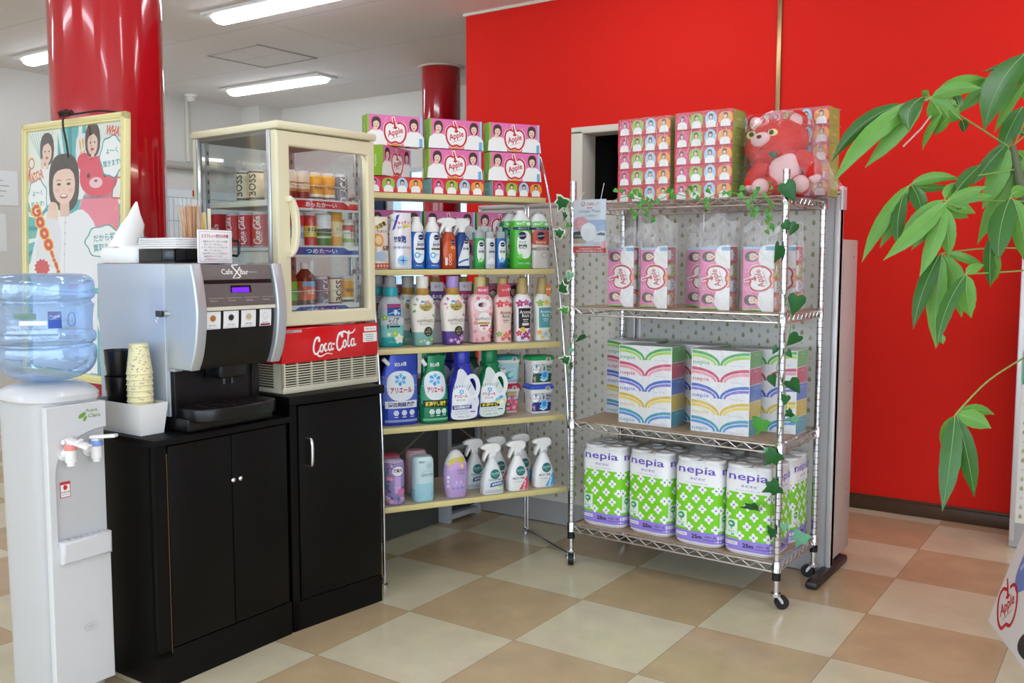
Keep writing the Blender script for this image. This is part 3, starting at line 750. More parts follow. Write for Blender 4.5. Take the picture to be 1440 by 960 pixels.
    for x, y in ((-.22, .03), (.26, -.03), (.24, -.12), (-.27, -.17)): dec(mb, S2, q_poly([(x, y+.016), (x+.004, y+.004), (x+.014, y), (x+.004, y-.004), (x, y-.016), (x-.004, y-.004), (x-.014, y), (x-.004, y+.004)]), C('e9a43c'), 7)
    burst = [(-.205+(.055 if k % 2 else .044)*cos(2*pi*k/24), -.36+(.055 if k % 2 else .044)*sin(2*pi*k/24)) for k in range(24)]
    dec(mb, S2, q_poly(burst), C('d6333c'), 9)
    dec(mb, S, q_rect(-.06, -.29, .42, .28), C('f0eeef'), 5.5)
    dec(mb, S, q_rect(.26, -.22, .10, .42), C('d6303c'), 9)
    for k in range(5): dec(mb, S, q_text('高価買取中'[k], .265, -.06-.08*k, .075, .07, 0, .05), C('f3d23a'), 9.8)
    mb.build('poster_sheet', t)
    mb = MB(); box(mb, (-W/2, -.0085, .025), (W/2, -.0075, PH-.025), 'poster_glazing'); mb.build('clear_cover', t)
    return t
poster()
t = thing('tie_cord', 'dark brown cord knotted at the top of the framed poster', 'cord', (-1.05, -.60, 1.74))
mb = MB(); tube(mb, smooth_poly([(.10, .16, .03), (.06, .1, .035), (.03, .03, .018), (.028, -.016, .006), (.032, -.026, -.03), (.045, -.024, -.09), (.05, -.022, -.14)], 4, False), .0035, C('3a2420', .7)); mb.build('cord', t)
mb = MB(); rnd = random.Random(3)
for k in range(7): tube(mb, smooth_poly([(-.05+.014*k, .02, .012), (-.05+.014*k, .005, .025+.010*rnd.random()), (-.03+.012*k, -.004, .02), (-.045+.016*k, .01, .01)], 3, False), .0028, C('3a2420', .7), 6)
mb.build('knot', t)

# ================================================================ black cabinets
def cabinet_double():
    t = thing('black_cabinet', 'low black two-door cabinet under the coffee machine', 'cabinet', (-.185, -.88, 0), radians(90.3)); W, D, h = .505, .46, .735
    mb = MB(); box(mb, (0, .018, .09), (.018, D, h-.02), 'black_wood'); box(mb, (W-.018, .018, .09), (W, D, h-.02), 'black_wood'); box(mb, (0, D-.01, 0), (W, D, h-.02), 'black_wood'); box(mb, (0, .03, 0), (W, D, .09), 'black_wood'); box(mb, (0.0, .004, 0), (W, .03, .11), 'black_wood')
    box(mb, (0, .004, .09), (.04, .03, h-.02), 'black_wood'); box(mb, (.0405, .0035, .10), (.0425, .03, h-.045), 'raw_edge'); mb.build('body', t)
    box(MB(), (-.004, -.004, h-.02), (W+.002, D, h), 'black_wood', .003).build('top_board', t)
    for x0, x1, kx in ((.044, .268, .256), (.271, .492, .283)):
        d = box(MB(), (x0, 0, .115), (x1, .018, h-.024), 'black_wood', .002).build('door', t)
        mb = MB(); cyl(mb, (kx, 0, .575), (kx, -.014, .575), .004, 'chrome', n=12); ball(mb, (kx, -.02, .575), .0085, 'chrome', 14, 8); mb.build('knob', d)
cabinet_double()
def cabinet_single():
    t = thing('black_cabinet', 'taller black one-door cabinet under the glass drinks cooler', 'cabinet', (-.188, -.368, 0), radians(83.6)); W, D, h = .392, .44, .80
    mb = MB(); box(mb, (0, .02, 0), (.02, D, h-.03), 'black_wood'); box(mb, (W-.02, .02, 0), (W, D, h-.03), 'black_wood'); box(mb, (0, D-.01, 0), (W, D, h-.03), 'black_wood'); box(mb, (0, .006, 0), (W, .03, .10), 'black_wood'); box(mb, (0, .006, 0), (.028, .03, h-.03), 'black_wood'); box(mb, (.018, .03, .09), (W-.018, D-.01, .11), 'black_wood')
    mb.build('body', t); box(MB(), (-.012, -.012, h-.03), (W+.008, D, h), 'black_wood', .004).build('top_board', t)
    d = box(MB(), (.032, 0, .105), (W-.006, .02, h-.036), 'black_wood', .002).build('door', t)
    mb = MB(); tube(mb, smooth_poly([(.062, .0, .655), (.062, -.022, .652), (.062, -.03, .635), (.062, -.03, .58), (.062, -.022, .563), (.062, 0, .56)], 3, False), .006, 'chrome', 10); tag(mb.build('handle', d), 'chrome bow handle')
cabinet_single()
# ================================================================ coffee machine
def cola_script(mb, S, cx, cy, w, h, rot, m):
    """Flowing white script: two swashed capitals and rounded sloping small letters."""
    c, n = cos(rot), sin(rot); R = lambda P: [(cx+x*w*c-y*h*n, cy+x*w*n+y*h*c) for x, y in P]
    t = h*.16
    cap = [(.075, .22), (.085, .40), (.05, .47), (.0, .36), (-.045, .02), (-.045, -.28), (-.01, -.42), (.04, -.36), (.085, -.20)]
    for dx, k in ((-.43, 1), (.08, 1.08)): dec(mb, S, q_line(smooth_poly(R([(dx+x, y*k) for x, y in cap]), 4, False), t*.95, t*.6), m, 1)
    def ring(x, y=-.16, rx=.034, ry=.20, sl=.05): return [(x+rx*cos(2*pi*i/14)+sl*(ry*sin(2*pi*i/14)), y+ry*sin(2*pi*i/14)) for i in range(15)]
    for x in (-.305, .205): dec(mb, S, q_line(R(ring(x)), t*.62), m, 1)
    dec(mb, S, q_line(smooth_poly(R([(-.195, .0), (-.21, .05), (-.235, .0), (-.245, -.2), (-.225, -.36), (-.19, -.28)]), 3, False), t*.62), m, 1)
    dec(mb, S, q_line(smooth_poly(R([(.265, -.30), (.30, .18), (.33, .46), (.315, .5), (.29, .2), (.275, -.22), (.29, -.36), (.32, -.28)]), 3, False), t*.6), m, 1)
    for x in (-.125, .385):
        dec(mb, S, q_line(R(ring(x)), t*.62), m, 1); dec(mb, S, q_line(smooth_poly(R([(x+.044, .06), (x+.030, -.22), (x+.045, -.36), (x+.08, -.27)]), 3, False), t*.62), m, 1)
    dec(mb, S, q_line(R([(-.055, -.06), (-.015, -.04)]), t*.7), m, 1)
    dec(mb, S, q_line(smooth_poly(R([(-.385, -.30), (-.40, -.50), (-.33, -.60), (-.20, -.50), (-.08, -.60)]), 4, False), t*.75, t*.2), m, 1.4)
    dec(mb, S, q_line(smooth_poly(R([(.12, .38), (.20, .55), (.30, .42), (.40, .40), (.47, .58)]), 4, False), t*.9, t*.3), m, 1.4)
CM = Fr(-.20, -.76, 90)
def coffee_machine():
    t = thing('coffee_machine', 'silver and black espresso machine with a violet display on the low black cabinet', 'coffee machine', CM.p(0, 0, .7355), radians(90)); W = .332
    B0 = .735
    mb = MB(); box(mb, (0, .078, .042), (W, .43, .50), 'side_paint', .004); box(mb, (.0, .05, .18), (.03, .08, .495), 'side_paint', .002); mb.build('casing', t)
    fr = [(.076, .5), (-.045, .5), (-.058, .45), (-.067, .39), (-.069, .345), (-.062, .28), (-.048, .225), (-.030, .188), (.076, .188)]
    P = [fr[0]]+smooth_poly(fr[1:8], 4, False)+[fr[8]]
    for x0, x1 in ((-.004, .032), (W-.034, W+.004)):
        mb = MB(); solid(mb, [P], x1-x0, .005, 'silver_paint', Matrix.Translation(((x0+x1)/2, 0, 0)) @ Matrix.Rotation(-pi/2, 4, 'Z') @ Matrix.Scale(-1, 4, (1, 0, 0))); mb.build('side_wing', t)
    # front skin following the wings
    cur = smooth_poly(fr[1:8], 6, False)
    def yf(z):
        for (a, za), (b, zb) in zip(cur, cur[1:]):
            if zb <= z <= za: return (a+(b-a)*(za-z)/max(za-zb, 1e-6))+.012
        return cur[-1][0]+.012
    def skin(z0, z1, m, name, dy=0., x0=.034, x1=W-.036, n=8):
        mb = MB(); zs = [z0+(z1-z0)*k/n for k in range(n+1)]
        vs = [(x, yf(z)+dy, z) for z in zs for x in (x0, x1)]+[(x, yf(z)+dy+.03, z) for z in zs for x in (x0, x1)]
        o = 2*(n+1); fs = []
        for k in range(n): a = 2*k; fs += [(a, a+1, a+3, a+2), (o+a, o+a+2, o+a+3, o+a+1), (a, a+2, o+a+2, o+a), (a+1, o+a+1, o+a+3, a+3)]
        fs += [(0, o, o+1, 1), (2*n, 2*n+1, o+2*n+1, o+2*n)]
        mb.add(vs, fs, m, True)
        return mb if name is None else mb.build(name, t)
    S = lambda u, v, e: (u, yf(v)-e, v)
    skin(.452, .497, 'brushed_dark', 'name_plate')
    mb = MB(); dec(mb, S, q_text('Cafe', .128, .476, .042, .016, bold=.01), 'white_print'); dec(mb, S, q_text('Bar', .192, .475, .032, .016, bold=.01), 'white_print')
    dec(mb, S, q_line([(.148, .494), (.176, .460)], .005), 'white_print', 2); dec(mb, S, q_line([(.180, .490), (.146, .456), (.172, .458)], .004), 'white_print', 2); dec(mb, S, q_line([(.150, .495), (.174, .496)], .003), 'white_print', 2); dec(mb, S, q_text('エキストラ', .225, .474, .03, .005), 'white_print'); mb.build('cafe_lettering', t)
    skin(.440, .452, 'black_plastic', 'upper_gap', .004)
    skin(.374, .440, 'brushed_dark', 'control_panel')
    mb = MB(); SS = lambda u, v, e: (u, yf(v)-e, v)
    dec(mb, SS, q_rect(.17, .424, .078, .022, 2, 2), 'black_plastic', 1); dec(mb, SS, q_rect(.168, .421, .064, .0145, 2, 2), 'screen_violet', 2); mb.build('display', t)
    mb = MB()
    for k in range(4):
        x = .066+.066*k
        dec(mb, SS, q_rect(x+.01, .398, .055, .0012), C('b7aea8'), 1); dec(mb, SS, q_text(('Espresso', 'Cafe lungo', 'Cafe latte', 'Hot water')[k], x, .390, .026, .006), C('cfc7c2'), 1)
    mb.build('button_lettering', t)
    skin(.362, .373, C('d8d2be', .3), 'silver_strip', -.003)
    skin(.188, .362, 'black_plastic', 'brew_front', .006, n=10)
    for k in range(4):
        x = .064+.066*k; w = .056 if k < 3 else .046; SC2 = lambda u, v, e: (u, yf(v)+.006-e, v)
        mb = MB(); dec(mb, SC2, q_rect(x, .333, w, .052, 2, 5), C('efeff2', .3), 3)
        dec(mb, SC2, q_ell(x, .338, .0125, .0125, 18), C(('e6ddd8', 'dcdcdc', 'e3dccf', 'dcdcdc')[k]), 4); dec(mb, SC2, q_ell(x, .339, .010, .009, 18), C(('b5702c', '2c2a2a', 'cbb892', 'e8e8e8')[k]), 5)
        dec(mb, SC2, q_text(('Espresso', 'Cafe long', 'Cafe latte', 'Espresso')[k], x, .318, .026, .006, shear=.3), 'black_ink', 4)
        if k < 3: dec(mb, SC2, q_text('エスプレッソコーヒー', x, .3105, w*.85, .004, bold=.02), 'black_ink', 4)
        else: dec(mb, SC2, q_rect(x, .3115, w*.85, .006), C('8c2434'), 4)
        mb.build('drink_card', t)
    mb = MB(); box(mb, (.006, .06, .04), (.034, .1, .19), 'black_plastic', .003); box(mb, (W-.034, .06, .04), (W-.006, .1, .19), 'black_plastic', .003); box(mb, (.034, .07, .04), (W-.034, .09, .19), 'black_plastic'); box(mb, (.12, -.01, .15), (.22, .07, .2), 'black_plastic', .01)
    for x in (.155, .185): cyl(mb, (x, .02, .13), (x, .02, .155), .008, 'black_plastic')
    mb.build('brew_bay', t)
    mb = MB(); box(mb, (.004, .0, 0), (W-.004, .42, .042), 'black_plastic', .006); mb.build('base', t)
    tray = smooth_poly([(.015, .07), (.015, -.02), (.06, -.058), (.166, -.072), (.27, -.058), (.317, -.02), (.317, .07)], 3, False)
    mb = MB(); solid(mb, [tray], .04, .005, 'black_plastic', Matrix.Translation((0, 0, .052)) @ Matrix.Rotation(-pi/2, 4, 'X'))
    for k in range(9): box(mb, (.06+.024*k, -.04, .0715), (.072+.024*k, .05, .0735), C('202022', .2))
    mb.build('drip_tray', t)
    # key in the lock on the near side
    mb = MB(); cyl(mb, (0, .030+.048, .352), (-.014, .030+.048, .352), .0095, 'chrome'); lock = mb.build('lock', t)
    mb = MB(); box(mb, (-.022, .078, .3425), (-.014, .104, .3615), C('3a3f44', .4), .003); tube(mb, [(-.018, .1, .346), (-.018, .107, .335), (-.018, .1, .325), (-.018, .094, .335), (-.018, .098, .346)], .0008, 'chrome', 6); mb.build('key', lock)
    mb = MB(); box(mb, (-.0008, .088, .045), (.001, .0895, .497), 'white_print'); mb.build('side_seam', t)
coffee_machine()
TOPZ = .7355+.5015
# things on top of the machine
t = thing('tissue_packet', 'soft white tissue packet with a pulled-up tissue on the coffee machine', 'tissues', CM.p(.050, .322, TOPZ), radians(90+5), group=None)
mb = MB(); sec(mb, [(0, .05, .088, 5), (.008, .057, .096, 4), (.03, .06, .10, 3.5), (.046, .054, .094, 3.5), (.054, .04, .08, 3)], C('f0efee', .35), 40); mb.build('packet', t)
mb = MB(); S = plane(facing(.02, -.1005, .035)); dec(mb, S, q_text('JAF', .02, .012, .04, .012, shear=.2), C('3aa3b4'), 2); mb.build('blue_print', t)
mb = MB(); V = []; n = 18
prof = [(.0, .070, .012), (.03, .060, .02), (.07, .045, .022), (.10, .024, .014), (.125, .012, .006), (.142, .003, .002)]
for z, rx, ry in prof:
    for k in range(n): a = 2*pi*k/n; f = 1+.18*sin(3*a+z*30); V.append((-.015+rx*cos(a)*f*.85+.30*z, ry*sin(a)*f+.02*sin(a*2)*(.14-z), .05+z))
mb.add(V, [(r*n+k, r*n+(k+1) % n, (r+1)*n+(k+1) % n, (r+1)*n+k) for r in range(len(prof)-1) for k in range(n)], 'tissue', True)
S = plane(facing(.018, -.030, .072)); dec(mb, S, q_text('JAF', 0, 0, .045, .016, .1, 0, .3), C('3aa3b4'), 1); mb.build('pulled_tissue', t)
t = thing('organizer_box', 'low smoky black organizer box under the white lid trays on the coffee machine', 'organizer', CM.p(.046, .13, TOPZ), radians(90))
mb = MB(); box(mb, (-.04, -.09, 0), (.04, .085, .006), 'black_plastic')
for a, b in (((-.04, -.09), (-.035, .085)), ((.035, -.09), (.04, .085)), ((-.04, -.09), (.04, -.085)), ((-.04, .08), (.04, .085)), ((-.04, -.03), (.04, -.025)), ((-.002, -.09), (.002, -.03))): box(mb, (a[0], a[1], .004), (b[0], b[1], .042), C('1c1b1d', .15), .001)
mb.build('box', t)
for k in range(5):
    tag(box(MB(), (-.042+.001*k, -.098+.001*k, 0), (.040+.001*k, .088, .006), C('e9e8e8', .35) if k < 4 else C('ece8e8', .3), .002).build('lid_tray', None, CM.p(.046, .13, TOPZ+.0425+.0065*k), radians(90)),
        ('lowest white lid tray of the stack on the organizer box', 'second white lid tray from the bottom of the stack on the coffee machine', 'middle white lid tray of the stack on the coffee machine', 'fourth white lid tray from the bottom of the stack on the coffee machine', 'topmost white lid tray of the stack, with red marks on it')[k], 'tray', 'white lid trays on the coffee machine')
o = bpy.data.objects['lid_tray.004']
mb = MB(); 
for k in range(5): dec(mb, plane(Matrix.Translation((0, 0, .0062))), q_rect(-.030, -.08+.037*k, .008, .022), C('d23440'), 1)
mb.build('red_marks', o)
t = thing('instruction_sign', 'small acrylic sign of printed espresso machine instructions on top of the machine', 'sign', CM.p(.108, -.012, TOPZ), radians(90))
mb = MB(); box(mb, (-.062, -.002, 0), (.062, .001, .098), C('f3eff1', .3), .0008); box(mb, (-.062, -.001, 0), (.062, .022, .003), 'clear_glass'); mb.build('panel', t)
mb = MB(); S = plane(facing(0, -.002, .049))
for a, b in (((-.056, -.044), (.056, -.0432)), ((-.056, .0432), (.056, .044)), ((-.056, -.044), (-.0552, .044)), ((.0552, -.044), (.056, .044))): dec(mb, S, q_rect((a[0]+b[0])/2, (a[1]+b[1])/2, b[0]-a[0], b[1]-a[1]), C('8a8694'), 1)
dec(mb, S, q_text('エスプレッソ機械の手順', 0, .031, .098, .011, bold=.02), C('a02434'), 1)
for k, s in enumerate(('1. 電源を入れてランプがつくのを確', '   認してください。', '2. カップをセットしてボタンを', '   押してください。', '3. 抽出が終わったらカップを取り出し', '   機械の周りをふいてください。')): dec(mb, S, q_text(s.strip(), -.048+(.092 if k % 2 == 0 else .07)/2+(.006 if k % 2 else 0), .015-.0088*k, .092 if k % 2 == 0 else .066, .006), C('3a3840'), 1)
dec(mb, S, q_text('必ず電源は切らないでください。', .006, -.038, .09, .0055), C('b03040'), 1); mb.build('lettering', t)
t = thing('stirrer_bundle', 'bundle of wooden stirrers in a clear bag standing behind the instruction sign', 'stirrers', CM.p(.124, .118, TOPZ))
rnd = random.Random(5); mb = MB()
for k in range(22):
    a = 2*pi*k/22; r = .016*(k % 3+1)/3; x, y = r*cos(a), r*sin(a); tube(MB(), [(x, y, .0), (x*1.6+.012, y*1.6-.016, .165+.01*rnd.random())], .0028, C('cf9f74', .6), 5).build('wooden_stirrer', t)
mb = MB(); sec(mb, [(.02, .022, .022, 2), (.1, .028, .028, 2), (.17, .038, .036, 2, .012, -.016), (.195, .046, .04, 2.5, .014, -.018)], 'bag_clear', 24, caps=False); mb.build('clear_bag', t)
t = thing('sugar_cup', 'clear cup holding the sugar sticks on the coffee machine', 'cup', CM.p(.192, .145, TOPZ))
lathe(MB(), [(.026, 0), (.034, .1), (.033, .1), (.025, .003)], 'bag_clear', 24).build('cup', t)
SC0 = CM.p(.192, .145, TOPZ)
for k in range(6):
    a = 2*pi*k/6; x, y = .015*cos(a), .015*sin(a); cc = ('e8d48a', 'f0e6c8', '7a6aa8', 'e6c65a', 'efe2c0', 'd9a0a0')[k % 6]
    mb = MB(); box(mb, (-.005, -.002, .005), (.005, .002, .158+.012*(k % 3)), C(cc, .5), .001, T=Matrix.Rotation(a, 4, 'Z') @ Matrix.Rotation(.06, 4, 'X'))
    tag(mb.build('sugar_stick', None, (SC0[0]+x, SC0[1]+y, SC0[2])), ('pale yellow', 'cream', 'violet', 'golden', 'beige', 'pink')[k]+' sugar stick standing in the clear cup on the coffee machine', 'sugar stick', 'sugar sticks in the clear cup')
def mug_stack_item(name, label, x, y, z, rot, group=None):
    t = thing(name, label, 'mug', (x, y, z), rot, group)
    lathe(MB(), [(.032, 0), (.034, .004), (.040, .076), (.042, .078), (.039, .078), (.032, .006), (.001, .006)], 'black_plastic', 28).build('cup', t)
    mb = MB(); tube(mb, [(.037, 0, .068), (.062, 0, .07), (.066, 0, .062), (.064, 0, .03), (.058, 0, .022), (.036, 0, .024)], .0042, 'black_plastic', 8); mb.build('handle', t)
    return t
mug_stack_item('cup_holder', 'single black cup holder with its handle out, beside the instruction sign', *CM.p(.182, .058, TOPZ), radians(80))
tag(lathe(MB(), [(.029, 0), (.0345, .087), (.036, .0885), (.034, .0885), (.0285, .003)], C('f2f0ee'), 24).build('paper_cup', None, CM.p(.182, .058, TOPZ+.0075)), 'plain white paper cup sitting inside the single black cup holder', 'cup')

# white caddy with the cup holders and paper cups
t = thing('cup_caddy', 'white open plastic caddy on the left end of the low black cabinet', 'caddy', (-.395, -.822, .7355), radians(90))
mb = MB(); bw, bd = .044, .128
vs = []
for z, a, b in ((0, bw-.006, bd-.008), (.092, bw+.004, bd+.002)): vs += [(-a, -b, z), (a, -b, z), (a, b, z), (-a, b, z)]
for z, a, b in ((.092, bw+.001, bd-.001), (.004, bw-.009, bd-.011)): vs += [(-a, -b, z), (a, -b, z), (a, b, z), (-a, b, z)]
fs = [(3, 2, 1, 0)]+[(o+k, o+(k+1) % 4, o+4+(k+1) % 4, o+4+k) for o in (0, 4, 8) for k in range(4)]+[(12, 13, 14, 15)]
mb.add(vs, fs, 'white_plastic'); mb.build('bin', t)
for k in range(3):
    mug_stack_item('cup_holder', ('lowest black cup holder of the stack in the white caddy', 'middle black cup holder of the stack in the white caddy', 'topmost black cup holder of the stack in the white caddy')[k], -.435, -.822, .742+.0785*k, radians(180), 'black cup holders in the caddy')
def paper_cup_mesh():
    mb = MB(); S = [(.0, .0365, .0365, 2), (.003, .0385, .0385, 2), (.006, .0365, .0365, 2), (.09, .0265, .0265, 2)]
    sec(mb, S, [C('f2e6b4'), C('f2e6b4'), C('f0e4b2', .5)], 28, caps=False); lathe(mb, [(.0265, .09), (.001, .0899)], C('f0e4b2', .5), 28, caps=False); rnd = random.Random(4)
    for k in range(110):
        a = 2*pi*rnd.random(); z = .002+.084*rnd.random(); r = .0372-(z-.006)*.119 if z > .006 else .0388
        def SF(u, v, e, a=a, z=z): zz = z+v; rr = (.0367-(max(zz, .006)-.006)*.119) if zz > .005 else .0387; return ((rr+e)*cos(a+u/.03), (rr+e)*sin(a+u/.03), zz)
        q = rnd.random()*6; dec(mb, SF, q_line([(-.0035*cos(q), -.0025*sin(q)), (.001, .001), (.0035*cos(q), .0025*sin(q))], .0012), C(('9a9aa6', '4a5aa8', '8a7a4c', '5a5a66')[k % 4]), 1)
    return mb.mesh('paper_cup')
PC = paper_cup_mesh(); ordn = ('topmost', 'second', 'third', 'fourth', 'fifth', 'sixth', 'seventh', 'eighth', 'ninth', 'tenth')
for k in range(10):
    o = bpy.data.objects.new('paper_cup', PC); COL.objects.link(o); o.location = (-.331, -.821, .742+.0165*k+.02); o.rotation_euler = (0, 0, .7*k)
    tag(o, ('topmost patterned paper cup, upside down, its whole side showing' if k == 9 else ordn[9-k]+' patterned paper cup from the top of the upside-down stack in the white caddy'), 'cup', 'patterned paper cups')

# ================================================================ glass drinks cooler
FG = Fr(-.240, -.355, 86.3); FZ = .8008
def cooler():
    W, D = .432, .47
    t = thing('drinks_cooler', 'cream glass-sided drinks cooler with a red base panel on the taller black cabinet', 'cooler', FG.p(0, 0, FZ), FG.r)
    mb = MB(); box(mb, (.004, .004, .004), (W-.004, D-.004, .10), C('2a2826', .6)); box(mb, (0, 0, 0), (W, D, .018), 'cream_grille', .004)
    mb.build('base', t)
    mb = MB()
    for k in range(9): z = .024+.0085*k; box(mb, (.002, -.003, z), (W-.002, .004, z+.0036), 'cream_grille')
    for k in range(8): x = .0+k*(W-.004)/7; box(mb, (x, -.004, .018), (x+.004, .003, .10), 'cream_grille')
    for k in range(9): z = .024+.0085*k; box(mb, (-.003, .04, z), (.004, D*.5, z+.0036), 'cream_grille'); box(mb, (-.003, .53*D, z), (.004, D-.02, z+.0036), 'cream_grille')
    box(mb, (-.004, -.004, .015), (.0, .04, .102), 'cream_grille'); box(mb, (-.004, -.004, .015), (.012, 0, .102), 'cream_grille'); box(mb, (0, -.006, .0), (W, 0, .022), 'cream_grille', .003); mb.build('grille', t)
    mb = MB(); box(mb, (-.004, -.006, .10), (W+.002, D, .218), 'coke_red', .005); mb.build('red_panel', t)
    S = plane(facing(W/2, -.006, .16)); mb = MB(); cola_script(mb, S, .012, -.002, .205, .062, .08, 'white_print')
    mb.build('script_lettering', t)
    mb = MB(); dec(mb, S, q_rect(-.17, .048, .07, .009), C('b9b6b2', .3), 1); dec(mb, S, q_text('Panasonic', -.186, .048, .03, .005, bold=.03), 'black_ink', 2); mb.build('maker_plate', t)
    mb = MB(); dec(mb, S, q_rect(.178, .038, .06, .017), C('efefec'), 1); dec(mb, S, q_text('お問い合わせ', .178, .038, .05, .007), C('55565a'), 2); mb.build('sticker', t)
    mb = MB(); dec(mb, S, q_rect(.176, .008, .068, .034), C('efefec'), 1)
    for k in range(4): dec(mb, S, q_rect(.171+.004*(k % 2), .017-.007*k, .045-.008*(k % 2), .0022), C('77777a'), 2)
    mb.build('sticker', t)
    z0, z1 = .218, .872
    for x, y in ((0, .038), (W-.02, .038), (0, D-.022), (W-.02, D-.022)): box(MB(), (x, y, z0), (x+.02, y+.022, z1), 'alu_frame', .003).build('corner_post', t)
    mb = MB(); cyl(mb, (.04, .06, z1-.016), (W-.04, .06, z1-.016), .007, 'tube_glow', n=10); mb.build('interior_lamp', t)
    mb = MB()
    for x in (.024, W-.036):
        box(mb, (x, .062, z0), (x+.012, .07, z1), C('9a9896', .35)); box(mb, (x, D-.04, z0), (x+.012, D-.032, z1), C('9a9896', .35))
        for k in range(18): 
            for y in (.0615, D-.0405): box(mb, (x+.003, y, z0+.02+k*.034), (x+.009, y+.001, z0+.034+k*.034), C('3c3a3a'))
    box(mb, (-.002, D-.012, z0), (.006, D, z1), 'cream_plastic'); mb.build('shelf_rails', t)
    mb = MB(); box(mb, (.004, .058, z0), (.007, D-.02, z1), 'clear_glass'); box(mb, (W-.007, .058, z0), (W-.004, D-.02, z1), 'clear_glass'); box(mb, (.02, D-.01, z0), (W-.02, D-.007, z1), 'clear_glass'); mb.build('side_glass', t)
    mb = MB(); box(mb, (-.006, -.008, z1), (W+.006, D+.012, z1+.026), 'cream_plastic', .008); box(mb, (.01, .02, z1-.012), (W-.01, D-.01, z1), C('8a8583')); mb.build('top_lid', t)
    # door
    dz0, dz1 = .225, .868
    mb = MB(); solid(mb, [[(-.004, dz0), (W, dz0), (W, dz1), (-.004, dz1)], [(.050, dz0+.048), (W-.034, dz0+.048), (W-.034, dz1-.048), (.050, dz1-.048)]], .034, .007, 'cream_plastic', Matrix.Translation((0, .017, 0)))
    d = mb.build('door', t)
    mb = MB(); box(mb, (.046, .014, dz0+.045), (W-.03, .019, dz1-.045), 'clear_glass'); mb.build('door_glass', d)
    A = smooth_poly([(.0, .10), (.018, .085), (.032, .05), (.036, 0), (.032, -.05), (.018, -.085), (0, -.10)], 3, False); B = smooth_poly([(.0, -.082), (.010, -.065), (.018, 0), (.010, .065), (0, .082)], 3, False)
    mb = MB(); solid(mb, [A+[(-.006, -.1), (-.006, -.082)]+B+[(-.006, .082), (-.006, .1)]], .03, .005, C('e8dfc0', .3), Matrix.Translation((.034, -.012, .555))); mb.build('handle', d)
    # shelves with price strips
    for z, colr, s in ((.648, 'c8202a', 'あったか〜い'), (.488, '1d4f9e', 'つめた〜い'), (.283, '1d4f9e', 'つめた〜い')):
        mb = MB()
        if z > .6: box(mb, (.03, .075, z-.02), (W-.035, D-.03, z), C('e6dfc8', .4), .003)
        else: box(mb, (.03, .075, z-.012), (W-.035, D-.03, z), C('e4e4e0', .35), .002)
        s_ = mb.build('shelf', t)
        mb = MB(); S = plane(facing((W+.016)/2, .052, z-.012)); hw = (W-.09)/2; box(mb, (.05, .0525, z-.032), (W-.036, .056, z+.008), C('dcdcdc'))
        dec(mb, S, q_rect(0, 0, hw*2, .030), C('e6e6e4'), 1)
        top = .014
        dec(mb, S, q_poly([(-hw, -.012), (-hw, .004), (-hw*.72, .004), (-hw*.60, top), (hw*.60, top), (hw*.72, .004), (hw, .004), (hw, -.012)]), C(colr), 2)
        dec(mb, S, q_text(s, 0, .001, .14, .017, bold=.02), 'white_print', 3)
        if z > .6: dec(mb, S, q_rect(-hw*.88, 0, .045, .026), C('d8343c'), 3); dec(mb, S, q_rect(hw*.88, 0, .04, .02), C('d8343c'), 3)
        mb.build('price_strip', s_)
        mb = MB(); tube(mb, [(.048, .066, z+.055), (W-.045, .066, z+.055)], .0016, 'steel_wire', 6); mb.build('guard_wire', s_)
    return t
cooler()
tag(ball(MB(), (0, 0, .010), (.016, .016, .010), C('e6d62a'), 16, 8).build('yellow_knob', None, FG.p(.10, .22, FZ+.899)), 'small yellow knob lying on top of the drinks cooler', 'knob')
# cans and bottles inside; one mesh per kind
def can_mesh(r, h, base, bands=(), text=None, tcol='f0f0f0', vert=False, tw=.03, th=.012, top='c9c9cc'):
    mb = MB(); S = [(0, r*.80, r*.80, 2), (.006, r, r, 2), (h-.010, r, r, 2), (h-.003, r*.86, r*.86, 2), (h, r*.88, r*.88, 2)]
    sec(mb, S, [C(top, .25), C(base, .3), C(top, .2), C(top, .2)], 28)
    SS = lambda u, v, e: ((r+e)*sin(u/r), -(r+e)*cos(u/r), v)
    for z0, z1, c in bands: dec(mb, SS, q_rect(0, (z0+z1)/2*h, r*5.6, (z1-z0)*h, 20), C(c, .3), 1)
    if text == 'cola': cola_script(mb, SS, 0, h*.5, tw, th, pi/2, C(tcol, .3))
    elif text: dec(mb, SS, q_text(text, 0, h*.5, *( (tw, th) ), pi/2 if vert else 0, .02), C(tcol, .3), 3)
    lathe(mb, [(r*.8, h-.002), (r*.7, h-.004), (.001, h-.004)], C('d4d4d8', .2), 20, caps=False)
    return mb.mesh('drink_can')
